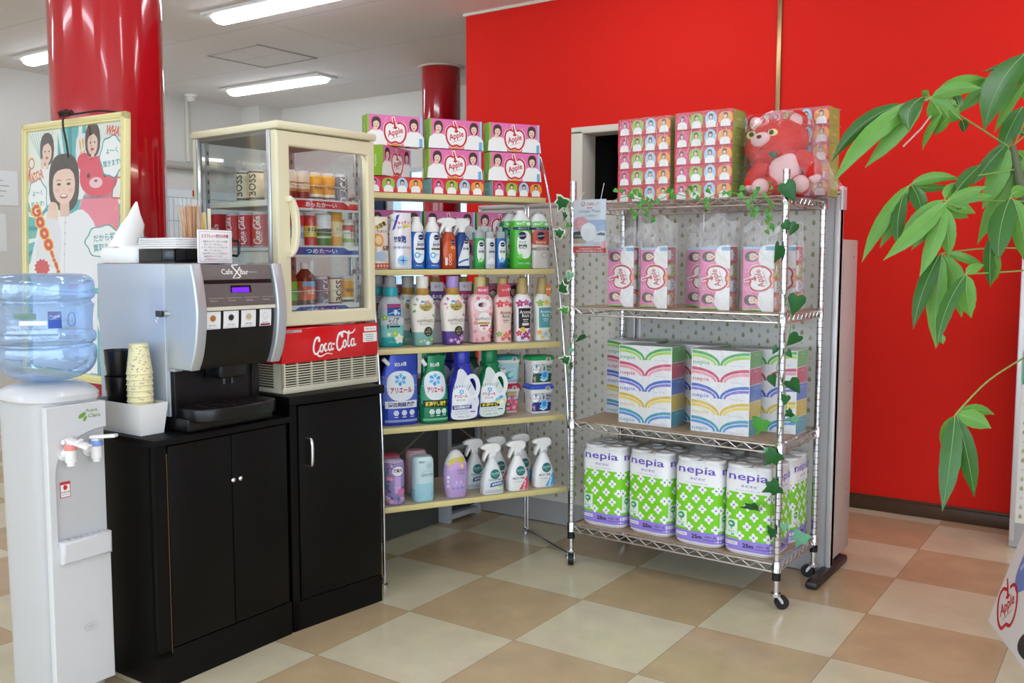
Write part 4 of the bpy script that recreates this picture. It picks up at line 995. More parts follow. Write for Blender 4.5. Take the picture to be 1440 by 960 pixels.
KINDS = {
 'boss': (can_mesh(.0265, .104, 'e4d2b0', ((.04, .1, '6a4a2c'), (.9, .95, '6a4a2c')), 'BOSS', '3a2a20', True, .075, .028), 'cream coffee can'),
 'brown': (can_mesh(.0265, .104, 'b9825a', ((.05, .3, '7a2c20'), (.62, .9, 'e6d9c4'), (.4, .5, 'e9d9b8')), 'RICH', 'f0e2c8', False, .04, .016), 'brown coffee can'),
 'gold': (can_mesh(.0265, .104, 'd79c34', ((.04, .26, 'efe6d4'), (.1, .17, '4a2c20'), (.84, .88, 'f2d68a')), '贅沢微糖', '7a4a18', False, .04, .014), 'gold coffee can'),
 'black': (can_mesh(.0265, .104, '6f7680', ((.04, .09, 'c7c9cc'),), 'BLACK', 'eceef0', True, .085, .028), 'dark grey coffee can'),
 'coke': (can_mesh(.033, .122, 'd1202a', (), 'cola', 'f4f2f0', True, .1, .03), 'red cola can'),
 'blue': (can_mesh(.033, .122, '7fb2dc', ((.0, .25, 'd8e6f2'), (.6, .9, 'd03848')), 'ソーダ', 'f6f6f8', False, .036, .02), 'light blue soda can'),
 'real': (can_mesh(.0265, .122, 'c8262a', ((.3, .62, 'e8c83a'),), 'REAL', '1c1c1c', False, .042, .018), 'red and yellow energy drink can'),
 'cider': (can_mesh(.033, .122, '2c8a4e', ((.55, .95, 'e9edf0'), (.28, .34, 'bfe0c8')), 'CIDER', '1d3c9a', False, .05, .016), 'green and white cider can'),
 'orange': (can_mesh(.027, .135, 'e8a42c', ((.3, .7, 'f2dca0'),), 'オレンジ', '3a6ab0', False, .04, .014), 'slim orange juice can'),
 'tomato': (can_mesh(.0265, .104, 'dfe2d2', ((.2, .34, '8aa84a'), (.62, .8, 'c62a30')), 'TO', 'c62a30', False, .03, .026), 'white tomato juice can'),
}
def cans(kind, spots, group, where):
    me, base = KINDS[kind]
    for i, (x, y, z, r) in enumerate(spots):
        o = bpy.data.objects.new('drink_can', me); COL.objects.link(o); o.location = FG.p(x, y, FZ+z); o.rotation_euler = (0, 0, FG.r+r)
        tag(o, base+' '+where[i if i < len(where) else -1], 'can', group)
Z1, Z2, Z3 = .649, .489, .284; g1, g2, g3 = 'canned coffee on the top cooler shelf', 'cans on the middle cooler shelf', 'drinks on the bottom cooler shelf'
cans('boss', [(.068, .105, Z1, -.5), (.064, .20, Z1, -1.2), (.066, .27, Z1, -1.4)], g1, ['at the front left of the top cooler shelf', 'second along the left glass of the top cooler shelf', 'third along the left glass of the top cooler shelf'])
cans('brown', [(.124, .10, Z1, -.2), (.180, .10, Z1, -.3)], g1, ['left of the brown pair on the top cooler shelf', 'right of the brown pair on the top cooler shelf'])
cans('gold', [(.238, .10, Z1, 0), (.295, .10, Z1, .1)], g1, ['left of the gold pair on the top cooler shelf', 'right of the gold pair, beside the dark grey can, top shelf'])
cans('black', [(.352, .10, Z1, -.1), (.395, .142, Z1, .1)], g1, ['beside the gold pair on the top cooler shelf', 'at the right end of the top cooler shelf'])
cans('coke', [(.083, .105, Z2, -.4), (.072, .262, Z2, -1.4), (.072, .334, Z2, -1.5), (.076, .19, Z2, -1.2)], g2, ['at the front left of the middle cooler shelf', 'third from the front along the left glass, middle cooler shelf', 'rearmost along the left glass, middle cooler shelf', 'second from the front along the left glass, middle cooler shelf'])
cans('blue', [(.150, .108, Z2, 0)], g2, ['on the middle cooler shelf']); cans('real', [(.212, .105, Z2, 0)], g2, ['on the middle cooler shelf']); cans('cider', [(.274, .108, Z2, 0)], g2, ['on the middle cooler shelf'])
cans('orange', [(.337, .112, Z2, .2)], g2, ['on the middle cooler shelf']); cans('tomato', [(.394, .105, Z2, .1)], g2, ['at the right end of the middle cooler shelf'])
cans('blue', [(.16, .19, Z2, 0), (.16, .27, Z2, 0)], g2, ['directly behind the front soda can', 'third back in its row on the middle shelf']); cans('cider', [(.29, .19, Z2, 0)], g2, ['directly behind the front cider can'])
cans('black', [(.262, .105, Z3, .1), (.222, .178, Z3, .1)], g3, ['between the bottles and the cream can, bottom cooler shelf', 'behind the orange-label bottle on the bottom cooler shelf']); cans('boss', [(.322, .102, Z3, .0)], g3, ['on the bottom cooler shelf beside the gold can']); cans('gold', [(.381, .102, Z3, 0)], g3, ['at the right end of the bottom cooler shelf'])
cans('black', [(.282, .172, Z3, 0), (.340, .172, Z3, 0), (.398, .172, Z3, 0)], g3, ['behind the front dark grey can, bottom cooler shelf', 'behind the cream can, bottom cooler shelf', 'behind the gold can, bottom cooler shelf'])
def pet_bottle(x, y, label, cap, drink, lab, txt):
    t = thing('drink_bottle', label, 'bottle', FG.p(x, y, FZ+Z3), FG.r, g3)
    S = [(0, .026, .026, 3), (.006, .031, .031, 3.5), (.095, .031, .031, 3.5), (.108, .030, .030, 2.6), (.128, .014, .014, 2), (.134, .0135, .0135, 2)]
    mb = MB(); sec(mb, S, C(drink, .12), 28)
    L = [(.022, .0315, .0315, 3.5), (.088, .0315, .0315, 3.5)]; sec(mb, L, C(lab, .35), 28, caps=False); F = front([(.0, .0315, .0315, 3.5), (.1, .0315, .0315, 3.5)]); dec(mb, F, q_text(txt, .004, .052, .036, .018, 0, .03), C('2a4a1c' if lab[0] == '5' else 'f2e8da'), 1)
    if lab[0] != '5': dec(mb, F, q_rect(0, .078, .056, .018, 6), C('62a6d4'), 1)
    mb.build('body', t)
    lathe(MB(), [(.0155, .131), (.0158, .133), (.0158, .15), (.0148, .152), (.001, .152)], C(cap, .4), 20).build('cap', t)
pet_bottle(.112, .108, 'green tea bottle with a green cap at the front of the bottom cooler shelf', '6fbf2e', '6a4a22', '5fb82e', '緑茶')
pet_bottle(.192, .108, 'barley tea bottle with a white cap and orange label on the bottom cooler shelf', 'ece8e2', '5a3416', 'd8602c', 'むぎ')
pet_bottle(.072, .18, 'green-capped tea bottle second from the front by the left cooler glass', '6fbf2e', '6a4a22', '5fb82e', '緑茶')
pet_bottle(.070, .25, 'green tea bottle with a green cap at the back by the left cooler glass', '6fbf2e', '6a4a22', '5fb82e', '緑茶')
t = thing('can_carton', 'red carton of cola cans at the back left of the middle cooler shelf', 'carton', FG.p(.07, .415, FZ+Z2), FG.r)
mb = MB(); box(mb, (-.03, -.07+.045, 0), (.16, .022, .12), 'coke_red', .004); S = plane(facing(-.03, 0, .06, -pi/2)); cola_script(mb, S, 0, .01, .06, .022, 0, 'white_print'); mb.build('carton', t)
# ================================================================ tiered product shelf
SH = Fr(-.2571, .1538, 60.21); SW = .8025
BZ = [(1.512, .195, .19), (1.21, .115, .10), (.905, .06, .05), (.603, .02, .02), (.30, .0, .0)]
def product_shelf():
    t = thing('product_shelf', 'tall five-board display shelf with chrome wire legs in the middle of the room', 'shelf', SH.p(0, 0), SH.r)
    for z, y, _ in BZ:
        mb = MB(); box(mb, (.004, y+.014, z-.02), (SW-.004, .395, z), 'board_top'); b = mb.build('shelf_board', t)
        box(MB(), (.002, y, z-.022), (SW-.002, y+.014, z+.0005), 'board_edge', .003).build('front_edge', b)
    for x in (-.004, SW+.004):
        mb = MB(); tube(mb, smooth_poly([(x, -.012, .012), (x, -.010, .30), (x, .004, .60), (x, .045, .905), (x, .10, 1.21), (x, .18, 1.51), (x, .245, 1.66), (x, .275, 1.69), (x, .30, 1.66), (x, .325, 1.58)], 4, False), .0055, 'chrome', 10)
        mb.build('front_leg', t)
        mb = MB(); tube(mb, [(x, .402, .012), (x, .402, 1.50)], .0055, 'chrome', 10); tube(mb, [(x, .375, .012), (x, .375, 1.50)], .004, 'chrome', 8); mb.build('rear_leg', t)
        mb = MB(); tube(mb, [(x, -.012, .016), (x, .402, .016)], .0055, 'chrome', 8); mb.build('base_rail', t); tube(MB(), [(x, .31, 1.5), (x, .402, 1.5)], .005, 'chrome', 8).build('top_rail', t)
        for y in (-.008, .395):
            lathe(MB(), [(.016, 0), (.016, .006), (.006, .012), (.005, .018)], 'chrome', 16, (x, y, 0)).build('levelling_foot', t)
    mb = MB(); tube(mb, [(0, .403, .25), (SW, .403, .9)], .004, 'chrome', 6); tube(mb, [(0, .403, .9), (SW, .403, .25)], .004, 'chrome', 6); mb.build('cross_brace', t)
product_shelf()
def on(row, x, y): return SH.p(x, y, BZ[row][0]+.0018)
# pink tissue cartons on the top board
gA = 'pink tissue boxes on the top shelf board'
cols3 = (.150, .405, .665)
for k, x in enumerate((.130, .400, .672)):
    carton(('red portrait side of the leftmost tissue box lying flat on the top shelf board', 'red portrait side of the middle tissue box lying flat on the top shelf board', 'red portrait side of the rightmost tissue box lying flat on the top shelf board')[k], gA, on(0, x, .268), SH.r, 'strip')
zz = BZ[0][0]+TD+.0045
for k, (x, y, a) in enumerate(((.134, .282, radians(42)), (.392, .252, 0), (.662, .245, radians(-2)))):
    carton(('pink tissue box turned to show its green end, on the product shelf', 'pink tissue box in the middle of the middle row on the top shelf board', 'pink tissue box on the right of the middle row on the top shelf board')[k], gA, SH.p(x, y, zz), SH.r+a, 'face')
for k, (x, y, a) in enumerate(((.138, .262, radians(1)), (.398, .256, radians(1)), (.660, .246, radians(-1)))):
    carton(('pink tissue box at the left end of the topmost row on the product shelf', 'pink tissue box in the middle of the topmost row on the product shelf', 'pink tissue box at the right end of the topmost row on the product shelf')[k], gA, SH.p(x, y, zz+TH+.004), SH.r+a, 'face')
gB = 'pink tissue boxes behind the cleaning bottles'
for k, x in enumerate((.165, .405, .645)):
    for j in range(2):
        carton(('left', 'middle', 'right')[k]+(' lower pink tissue box standing behind the dish cleaners on the second board', ' upper pink tissue box standing behind the dish cleaners on the second board')[j], gB, SH.p(x, .345, BZ[1][0]+.002+j*(TH+.004)), SH.r, 'face')
gC = 'tissue boxes behind the softener bottles'
for k, x in enumerate((.14, .385, .63)):
    for j in range(2):
        carton(('left', 'middle', 'right')[k]+(' lower tissue box at the back of the softener board', ' upper tissue box at the back of the softener board')[j], gC, SH.p(x, .356, BZ[2][0]+.002+j*(TH+.004)), SH.r, 'face')

def product(name, label, cat, group, row, x, y, turn=0):
    return thing(name, label, cat, on(row, x, y), SH.r+turn, group)
def badge(mb, S, x, z, s=.016):
    """Dark oval brand mark with a wordmark."""
    dec(mb, S, q_ell(x, z, s, s*.92, 18, 2), C('17204c', .35), 3); dec(mb, S, q_text('キュキュット', x, z, s*1.8, s*.5, .12, .04), 'white_print', 4)
g2s = 'dish cleaners on the second shelf board'
def spray_head(mb, z, m, s=1., x=0):
    """Trigger head pointing left."""
    o = [(-.045, .036), (-.047, .026), (-.028, .020), (-.034, .004), (-.040, -.018), (-.034, -.022), (-.025, -.004), (-.014, .006), (-.014, -.012), (.014, -.012), (.014, .006), (.030, .014), (.034, .026), (.028, .040), (.010, .046), (-.025, .044)]
    solid(mb, [[(x+a*s, z+b*s) for a, b in smooth_poly(o, 2)]], .022*s, .004*s, m)
    return mb

# --- second board
def pouch(name, label, group, row, x, y, w, h, base, art, lean=0, spout=True, turn=0, cat='refill pouch', taper=0):
    t = product(name, label, cat, group, row, x, y, turn); k = w/2
    S = [(0, k*.94, .030, 3), (.012, k*.97, .034, 2.6), (h*.3, k*.99, .033, 2.2), (h*.5, k*(.99-taper*.12), .028, 2.1), (h*.66, k*(.985-taper*.45), .021, 2.0, k*taper*.05, 0), (h*.82, k*(1-lean*.25-taper*.85), .012, 2.2, k*(lean*.22+taper*.12), 0), (h*.95, k*(1-lean*.55-taper*.65), .004, 3, k*(lean*.5+taper*.3), 0), (h, k*(1-lean*.62-taper*.6), .0025, 4, k*(lean*.58+taper*.34), 0)]
    mb = MB(); sec(mb, S, base, 44); F = front(S); art(mb, F, k, h); mb.build('pouch_body', t)
    if spout:
        mb = MB(); cyl(mb, (-k*.55, -.004, h*.865), (-k*.86, -.006, h*.955), .0085, 'white_plastic', n=14); mb.build('spout_cap', t)
    return t
mat('foil_white', 'e9e7ea', .25, .15); mat('foil_blue', '2c46b0', .22, .2); mat('foil_green', '0f7a4e', .22, .2); mat('foil_navy', '1d2a6c', .25, .2); mat('foil_orange', 'e6d8c8', .25, .1)
def art_orange(mb, F, k, h):
    dec(mb, F, q_rect(0, h*.06, k*1.9, h*.1, 6), C('d8532a'), 1); dec(mb, F, q_ell(-k*.2, h*.55, k*.55, h*.13, 20, 3), C('f2a04a'), 1); dec(mb, F, q_ell(-k*.2, h*.55, k*.35, h*.08, 20, 2), C('f7d7a0'), 2)
    dec(mb, F, q_ell(k*.0, h*.24, k*.6, h*.10, 16, 2), C('b4c6dc'), 1); dec(mb, F, q_text('キュキュット', k*.3, h*.72, k*1.1, .013, 0, .03), C('3a3a44'), 2); dec(mb, F, q_text('詰替', k*.55, h*.4, k*.7, .02, 0, .03), C('5a4a44'), 2)
    dec(mb, F, q_text('大容量', k*.15, h*.83, k*1.3, .022, .5, .1), C('f2d42e'), 3); dec(mb, F, q_text('大容量', k*.15, h*.83, k*1.2, .018, .5, .02), C('2a2420'), 4)
pouch('refill_pouch', 'orange and white refill pouch at the left end of the second shelf board', g2s, 1, .050, .185, .078, .205, 'foil_orange', art_orange, .25, False)
def art_white(mb, F, k, h):
    dec(mb, F, q_poly([(-k*.8, h*.68), (-k*.35, h*.95), (-k*.05, h*.97), (-k*.6, h*.7)]), C('3848a8'), 1); dec(mb, F, q_text('キッチン', k*.25, h*.82, k*1.1, .016, .08, .04), C('c84858'), 1); dec(mb, F, q_text('泡スプレー', k*.1, h*.74, k*.9, .011, .08, .02), C('4a5078'), 1)
    dec(mb, F, q_rect(k*.45, h*.76, k*.6, .012, 2, rot=.1), C('e8d04a'), 1); dec(mb, F, q_text('除菌', -k*.4, h*.52, k*.55, .026, 0, .05), C('2c3c88'), 2); dec(mb, F, q_text('泡', k*.1, h*.53, k*.5, .03, 0, .05), C('2c3c88'), 2)
    dec(mb, F, q_text('浸け置きまでできる', 0, h*.38, k*1.5, .010, 0, .02), C('4a62b0'), 1); dec(mb, F, q_ell(0, h*.15, k*.5, h*.09, 18, 2), C('a5d2f0'), 1)
    dec(mb, F, q_poly([(0, h*.15+.02), (.003, h*.15+.003), (.02, h*.15), (.003, h*.15-.003), (0, h*.15-.02), (-.003, h*.15-.003), (-.02, h*.15), (-.003, h*.15+.003)]), C('3a78c8'), 2)
pouch('refill_pouch', 'white spouted refill pouch with a blue slanted corner on the second shelf board', g2s, 1, .138, .18, .092, .222, 'foil_white', art_white, .35)
for k, x in enumerate((.214, .281)):
    t = product('dish_spray', ('left bottle of the blue and white foam pair on the second board', 'right bottle of the blue and white foam pair on the second board')[k], 'bottle', g2s, 1, x, .20)
    S = [(0, .029, .024, 3), (.006, .031, .026, 3), (.10, .031, .026, 3), (.135, .028, .024, 2.6), (.150, .024, .022, 2)]
    mb = MB(); sec(mb, S, C('1f6fc4', .3), 36); F = front(S)
    dec(mb, F, q_rect(0, .018, .056, .034, 8), C('1d4fa4'), .6); dec(mb, F, q_ell(.002, .085, .0225, .062, 26, 4, pw=3), C('eef2f6'), 1); badge(mb, F, .010, .126, .0125); dec(mb, F, q_text('クリア', .008, .108, .026, .009, 0, .02), C('3a4a64'), 3); dec(mb, F, q_text('除菌', .008, .096, .028, .014, 0, .03), C('3a4458'), 3)
    dec(mb, F, q_rect(.006, .080, .036, .008, 3), 'black_ink', 3); dec(mb, F, q_text('泡スプレー', .006, .080, .030, .005), C('e8e060'), 4); dec(mb, F, q_ring(-.006, .055, .012, .012, .005), C('58b4ea'), 3); dec(mb, F, q_text('無香性', .012, .058, .014, .006), C('5a6a80'), 3); dec(mb, F, q_text('300ml', 0, .014, .026, .006), 'white_print', 3); mb.build('body', t)
    lathe(MB(), [(.027, .148), (.028, .152), (.027, .168), (.019, .184), (.0155, .190), (.015, .206), (.013, .208), (.001, .208)], 'white_plastic', 24).build('cap', t)
for k, (x, bodyc, lab) in enumerate(((.352, 'b8441e', 'orange-red trigger spray bottle with a white head on the second shelf board'), (.424, '1c4488', 'navy and white trigger spray bottle with a white head on the second shelf board'))):
    t = product('dish_spray', lab, 'spray bottle', g2s, 1, x, .205+.028*k)
    S = [(0, .029, .022, 4), (.006, .031, .024, 4), (.09, .031, .024, 3.5), (.125, .029, .022, 3), (.142, .016, .016, 2), (.152, .0135, .0135, 2)]
    mb = MB(); sec(mb, S, C(bodyc, .2), 36); F = front(S)
    if k == 0:
        dec(mb, F, q_ell(-.002, .07, .026, .045, 20, 3), C('d05a22', .2), 1); badge(mb, F, .012, .108, .0095); dec(mb, F, q_text('復活', .012, .086, .02, .012, 0, .02), C('f2c890'), 2)
        for j in range(3): dec(mb, F, q_ring(0, .022+.016*j, .006, .007, .002), C('f4e2cc'), 2)
        dec(mb, F, q_rect(-.016, .03, .010, .03, 2), C('e8dcd0'), 2)
    else:
        dec(mb, F, q_poly([(-.024, .012), (.026, .012), (.026, .1), (.02, .13), (.006, .12), (-.022, .04)]), C('eef0f4'), 1); badge(mb, F, .011, .112, .011); dec(mb, F, q_text('クリア', .011, .094, .02, .007), C('3a4a64'), 3); dec(mb, F, q_text('除菌', .010, .082, .026, .012, 0, .02), C('3a4458'), 3); dec(mb, F, q_line([(-.026, .022), (0, .034), (.026, .040)], .007), C('3a6cae'), 2)
    mb.build('body', t)
    mb = MB(); cyl(mb, (0, 0, .150), (0, 0, .164), .0155, 'white_plastic'); spray_head(mb, .162, 'white_plastic'); mb.build('trigger_head', t)
for k, (x, c0, lab) in enumerate(((.487, '3aa64a', 'slim green detergent bottle with a clear cap on the second shelf board'), (.535, 'dfe0e2', 'slim clear white detergent bottle between the green and blue ones'), (.584, '2a6cb4', 'slim blue detergent bottle with a clear cap on the second shelf board'))):
    t = product('dish_soap', lab, 'bottle', g2s, 1, x, .195)
    S = [(0, .020, .017, 3), (.005, .0215, .0185, 3), (.118, .0215, .0185, 3), (.126, .020, .017, 2.6)]
    mb = MB(); sec(mb, S, C(c0, .25), 30); F = front(S)
    dec(mb, F, q_ell(.001, .072, .0165, .044, 22, 3, pw=3), C('e6ece8' if k != 1 else 'd3d4d8'), 1); badge(mb, F, .002, .100, .0105); dec(mb, F, q_text('クリア', .002, .082, .02, .007), C('3c4a54'), 3); dec(mb, F, q_text('除菌', .002, .070, .024, .012, 0, .02), C('3c4454'), 3)
    for j in range(5): dec(mb, F, q_ell(-.008+.004*j, .03+.006*(j % 3), .004, .005), C(('8ed87c', 'f0f2f2', '7cc0ea')[k]), 3)
    dec(mb, F, q_rect(0, .012, .034, .012, 5), C(('1c8a3a', 'b9bcc4', '143a8a')[k]), 1.4); mb.build('body', t)
    lathe(MB(), [(.020, .126), (.0195, .15), (.018, .153), (.0095, .155), (.009, .168), (.007, .174), (.001, .174)], 'frost_cap', 22).build('cap', t)
for k, (x, y, c0, c1, lab) in enumerate(((.664, .268, '1f8a5c', 'cfe0d4', 'dark green detergent refill bottle behind the big bright green one'), (.678, .195, '4fb83a', 'eef4ea', 'big bright green detergent bottle with a white shoulder on the second shelf board'), (.766, .20, 'd8d2cc', 'c05844', 'big clear detergent bottle with a terracotta band on the second board'))):
    t = product('dish_soap', lab, 'bottle', g2s, 1, x, y)
    S = [(0, .040, .030, 4), (.006, .0425, .0325, 4), (.185, .0425, .0325, 3.6), (.20, .041, .031, 3), (.222, .026, .022, 2.4), (.232, .017, .017, 2)]
    mb = MB(); sec(mb, S, [C(c0, .25)]*2+[C(c0, .25)]+[C('e3ebe6', .2)]*2, 40); F = front(S)
    dec(mb, F, q_rect(0, .186, .082, .026, 12), C('6cc85c'), 1); dec(mb, F, q_text('eco楽', -.012, .190, .04, .014, 0, .03), C('f2f8f0'), 2); dec(mb, F, q_ell(.022, .188, .010, .007), C('f2f8f0'), 2); dec(mb, F, q_rect(0, .168, .083, .013, 12), C('1c2460'), 1); dec(mb, F, q_text('特大サイズ', 0, .168, .05, .008), 'white_print', 2)
    if k == 2:
        dec(mb, F, q_rect(0, .130, .083, .06, 12), C('c05844'), 1); badge(mb, F, -.004, .138, .018); dec(mb, F, q_text('Natural', -.004, .112, .044, .011, 0, .01), C('f4d8cc'), 2); dec(mb, F, q_text('Days', -.012, .100, .026, .010), C('f4d8cc'), 2); dec(mb, F, q_rect(0, .083, .083, .012, 12), C('8a7a74'), 1); dec(mb, F, q_text('大容量詰替', .0, .083, .05, .008), C('f0e8e2'), 2); dec(mb, F, q_ring(.012, .056, .014, .013, .002), C('b06a5c'), 1)
    else:
        dec(mb, F, q_ell(.004, .100, .034, .058, 30, 4, pw=2.6), C(c1), 1); badge(mb, F, -.006, .138, .018); dec(mb, F, q_text('クリア', -.006, .110, .034, .012, 0, .02), C('2c4a44'), 3); dec(mb, F, q_text('除菌', -.004, .092, .038, .020, 0, .04), C('2c3a44'), 3)
        for j in range(8): dec(mb, F, q_line([(-.016, .052), (-.016+.014*cos(.8*j), .052+.014*sin(.8*j))], .004), C('7ada5a'), 3)
        dec(mb, F, q_text('マスカットの香り', .002, .022, .054, .009), 'white_print', 3)
    mb.build('body', t)
    lathe(MB(), [(.018, .230), (.018, .240), (.015, .2435), (.001, .244)], 'frost_cap' if k != 1 else 'white_plastic', 22).build('cap', t)

# --- third board: softeners
g3s = 'softener bottles on the third shelf board'
def blossom(mb, F, x, z, r, c, e=2, n=5, mid='f2dca0'):
    for j in range(n): a = 2*pi*j/n+.4; dec(mb, F, q_ell(x+r*.55*cos(a), z+r*.55*sin(a), r*.55, r*.38, 9, rot=a), C(c), e)
    dec(mb, F, q_ell(x, z, r*.28, r*.28, 8), C(mid), e+.6)
def renoa(x, y, label):
    t = product('fabric_softener', label, 'bottle', g3s, 2, x, y)
    S = [(0, .044, .028, 3.5), (.006, .047, .031, 3.5), (.04, .048, .032, 3.5), (.11, .051, .033, 3.2), (.155, .050, .032, 2.8), (.180, .042, .028, 2.4), (.198, .026, .022, 2), (.203, .022, .020, 2)]
    mb = MB(); sec(mb, S, [C('1fa3a4', .25)]*3+[C('a9b4b8', .25)]+[C('b9bfc4', .2)]*3, 44); F = front(S)
    dec(mb, F, q_rect(0, .062, .092, .05, 14), C('7cc6c2'), 1); dec(mb, F, q_rect(0, .098, .094, .03, 14), C('c9ced0'), 1)
    dec(mb, F, q_rect(.004, .145, .056, .046, 8, 2), C('1d3f8c'), 2); dec(mb, F, q_rect(.004, .160, .058, .009, 8, rot=.05), C('c02858'), 3); dec(mb, F, q_text('新', .016, .136, .03, .022, .1, .03), C('e8f2fa'), 3); dec(mb, F, q_line([(-.02, .128), (.0, .135), (.03, .130)], .006), C('4fc0e8'), 3)
    dec(mb, F, q_text('レノア', .002, .105, .042, .016, 0, .04), C('26323c'), 3); dec(mb, F, q_text('超消臭', .002, .090, .036, .011, 0, .01), C('6a7a80'), 3); dec(mb, F, q_text('1', -.022, .080, .006, .016, 0, .05), C('26323c'), 3); dec(mb, F, q_rect(.006, .079, .042, .007, 4), C('26323c'), 3)
    for q, r, c in (((.024, .030), .019, 'e9efe0'), ((.006, .052), .015, 'a9cf5c'), ((-.034, .115), .012, '79b83c'), ((-.018, .048), .008, 'eef2e4')): blossom(mb, F, q[0], q[1], r, c, 3)
    dec(mb, F, q_text('リフレッシュ', 0, .018, .04, .008), C('d8f2f0'), 4); mb.build('body', t)
    lathe(MB(), [(.028, .198), (.029, .204), (.029, .228), (.027, .234)], C('2aa9b4', .3), 28).build('cap_ring', t)
    lathe(MB(), [(.024, .232), (.023, .272), (.021, .276), (.001, .276)], 'frost_cap', 24).build('cap', t)
renoa(.092, .170, 'teal softener bottle with a translucent cap, front left of the third board')
renoa(.070, .275, 'teal softener bottle partly hidden behind the front teal one at the left end')
def happiness(x, y, label, low, cap, fl, back=False):
    t = product('fabric_softener', label, 'bottle', g3s, 2, x, y)
    S = [(0, .036, .026, 3.5), (.006, .039, .029, 3.5), (.055, .043, .030, 3.5), (.12, .049, .032, 3.2), (.160, .051, .033, 3), (.180, .047, .031, 2.6), (.196, .036, .027, 2.3), (.203, .026, .024, 2)]
    mb = MB(); sec(mb, S, [C(low, .3)]*2+[C('ece4da', .3)]*5, 44); F = front(S)
    for j in range(7): dec(mb, F, q_ell((-.04, -.034, .040, -.042, .036, .03, -.03)[j], (.165, .150, .168, .138, .12, .185, .185)[j], .007, .0045, 8, rot=j*1.3), C(fl[j % len(fl)]), 1)
    dec(mb, F, q_ell(.004, .158, .027, .020, 22, 3), C('b9a85a'), 1); dec(mb, F, q_text('匂い変わる', .004, .154, .038, .009, .08, .03), C('4a3a1c'), 2); dec(mb, F, q_text('続く', .004, .144, .018, .009, .08, .03), C('4a3a1c'), 2)
    dec(mb, F, q_ell(-.010, .172, .008, .008), C('d8eaf4'), 2); dec(mb, F, q_ell(-.010, .1755, .008, .0045), C('4a9ad0'), 3); dec(mb, F, q_rect(.012, .172, .012, .017, 2), C('d894b0'), 2)
    dec(mb, F, q_text('レノア', .002, .112, .012, .006), C('4a4440'), 2); dec(mb, F, q_text('HAPPINESS', .002, .099, .066, .0125), C('3a3432'), 2); dec(mb, F, q_text('夢ふわタッチ', .002, .086, .046, .008), C('5a5450'), 2)
    dec(mb, F, q_poly([(.014+(.019 if k % 2 else .0165)*cos(pi*k/16), .056+(.021 if k % 2 else .0185)*sin(pi*k/16)) for k in range(32)]), C('1c1c1e'), 3); dec(mb, F, q_text('HOTEL', .014, .056, .024, .008), C('d8c890'), 4); dec(mb, F, q_text('上質', .014, .066, .014, .005), C('d8c890'), 4); dec(mb, F, q_text('限定', .014, .045, .014, .006), C('d8c890'), 4)
    for j, (px, pz, r) in enumerate(((-.018, .018, .009), (.012, .010, .009), (.0, .022, .007), (.034, .060, .006), (.030, .026, .013))): blossom(mb, F, px, pz, r, fl[j % len(fl)] if j < 4 else fl[0], 2.5)
    dec(mb, F, q_text('エアリー', -.006, .018, .024, .008), 'white_print', 4); mb.build('body', t)
    lathe(MB(), [(.024, .198), (.026, .202), (.026, .214), (.0265, .216), (.0265, .226), (.025, .228)], C('b48a3c', .3), 28).build('cap_ring', t)
    lathe(MB(), [(.0225, .226), (.0245, .236), (.0255, .272), (.0245, .276), (.001, .274)], C(cap, .35), 28).build('cap', t)
happiness(.217, .148, 'cream-capped softener bottle with a teal base in the front row', '7fae a9'.replace(' ', ''), 'e6e2d6', ('7fb86a', 'eef0ea', '8ab0c8', '6fae5c'))
happiness(.197, .262, 'cream softener bottle partly hidden behind the front cream-capped one', '7faea9', 'cfccc4', ('7fb86a', 'eef0ea', '8ab0c8', '6fae5c'))
happiness(.345, .142, 'cream softener bottle with a lilac cap and purple base in the front row', '58408c', 'a98fd0', ('c88ac0', 'e9a8c0', 'a870b8', 'f0e6ea'))
def tagged(x, y, label, base, tagc, tagt, capc='b79a5c'):
    t = product('fabric_softener', label, 'bottle', g3s, 2, x, y)
    S = [(0, .036, .026, 3.5), (.006, .038, .028, 3.5), (.12, .044, .031, 3.2), (.16, .043, .031, 3), (.185, .034, .027, 2.4), (.198, .023, .021, 2)]
    mb = MB(); sec(mb, S, C(base, .3), 36); F = front(S); dec(mb, F, q_text('HAPPINESS', 0, .09, .056, .012), C('3a3432'), 1)
    for j in range(5): blossom(mb, F, -.02+.012*j, .15+.012*(j % 2), .009, 'd890b8', 1)
    mb.build('body', t); lathe(MB(), [(.023, .196), (.024, .222), (.021, .226), (.021, .268), (.019, .272), (.001, .272)], C(capc, .3), 24).build('cap', t)
    mb = MB(); box(mb, (-.028, -.0275, .165), (.028, -.0260, .25), C('e6e2ec')); box(mb, (-.028, -.0282, .165), (.028, -.0276, .213), C(tagc)); dec(mb, plane(facing(0, -.0282, .19)), q_text(tagt, 0, 0, .044, .018, 0, .02), 'white_print', 1); dec(mb, plane(facing(0, -.0275, .232)), q_text('香り', 0, 0, .024, .012), C(tagc), 1); mb.build('neck_tag', t)
tagged(.312, .255, 'softener bottle with a purple and white neck tag behind the lilac-capped one', 'd8d4dc', '5a3a8c', '紫の香')
tagged(.437, .25, 'softener bottle with a crimson and white neck tag behind the pink handled one', 'e0d0d4', 'b03a68', '花の香')
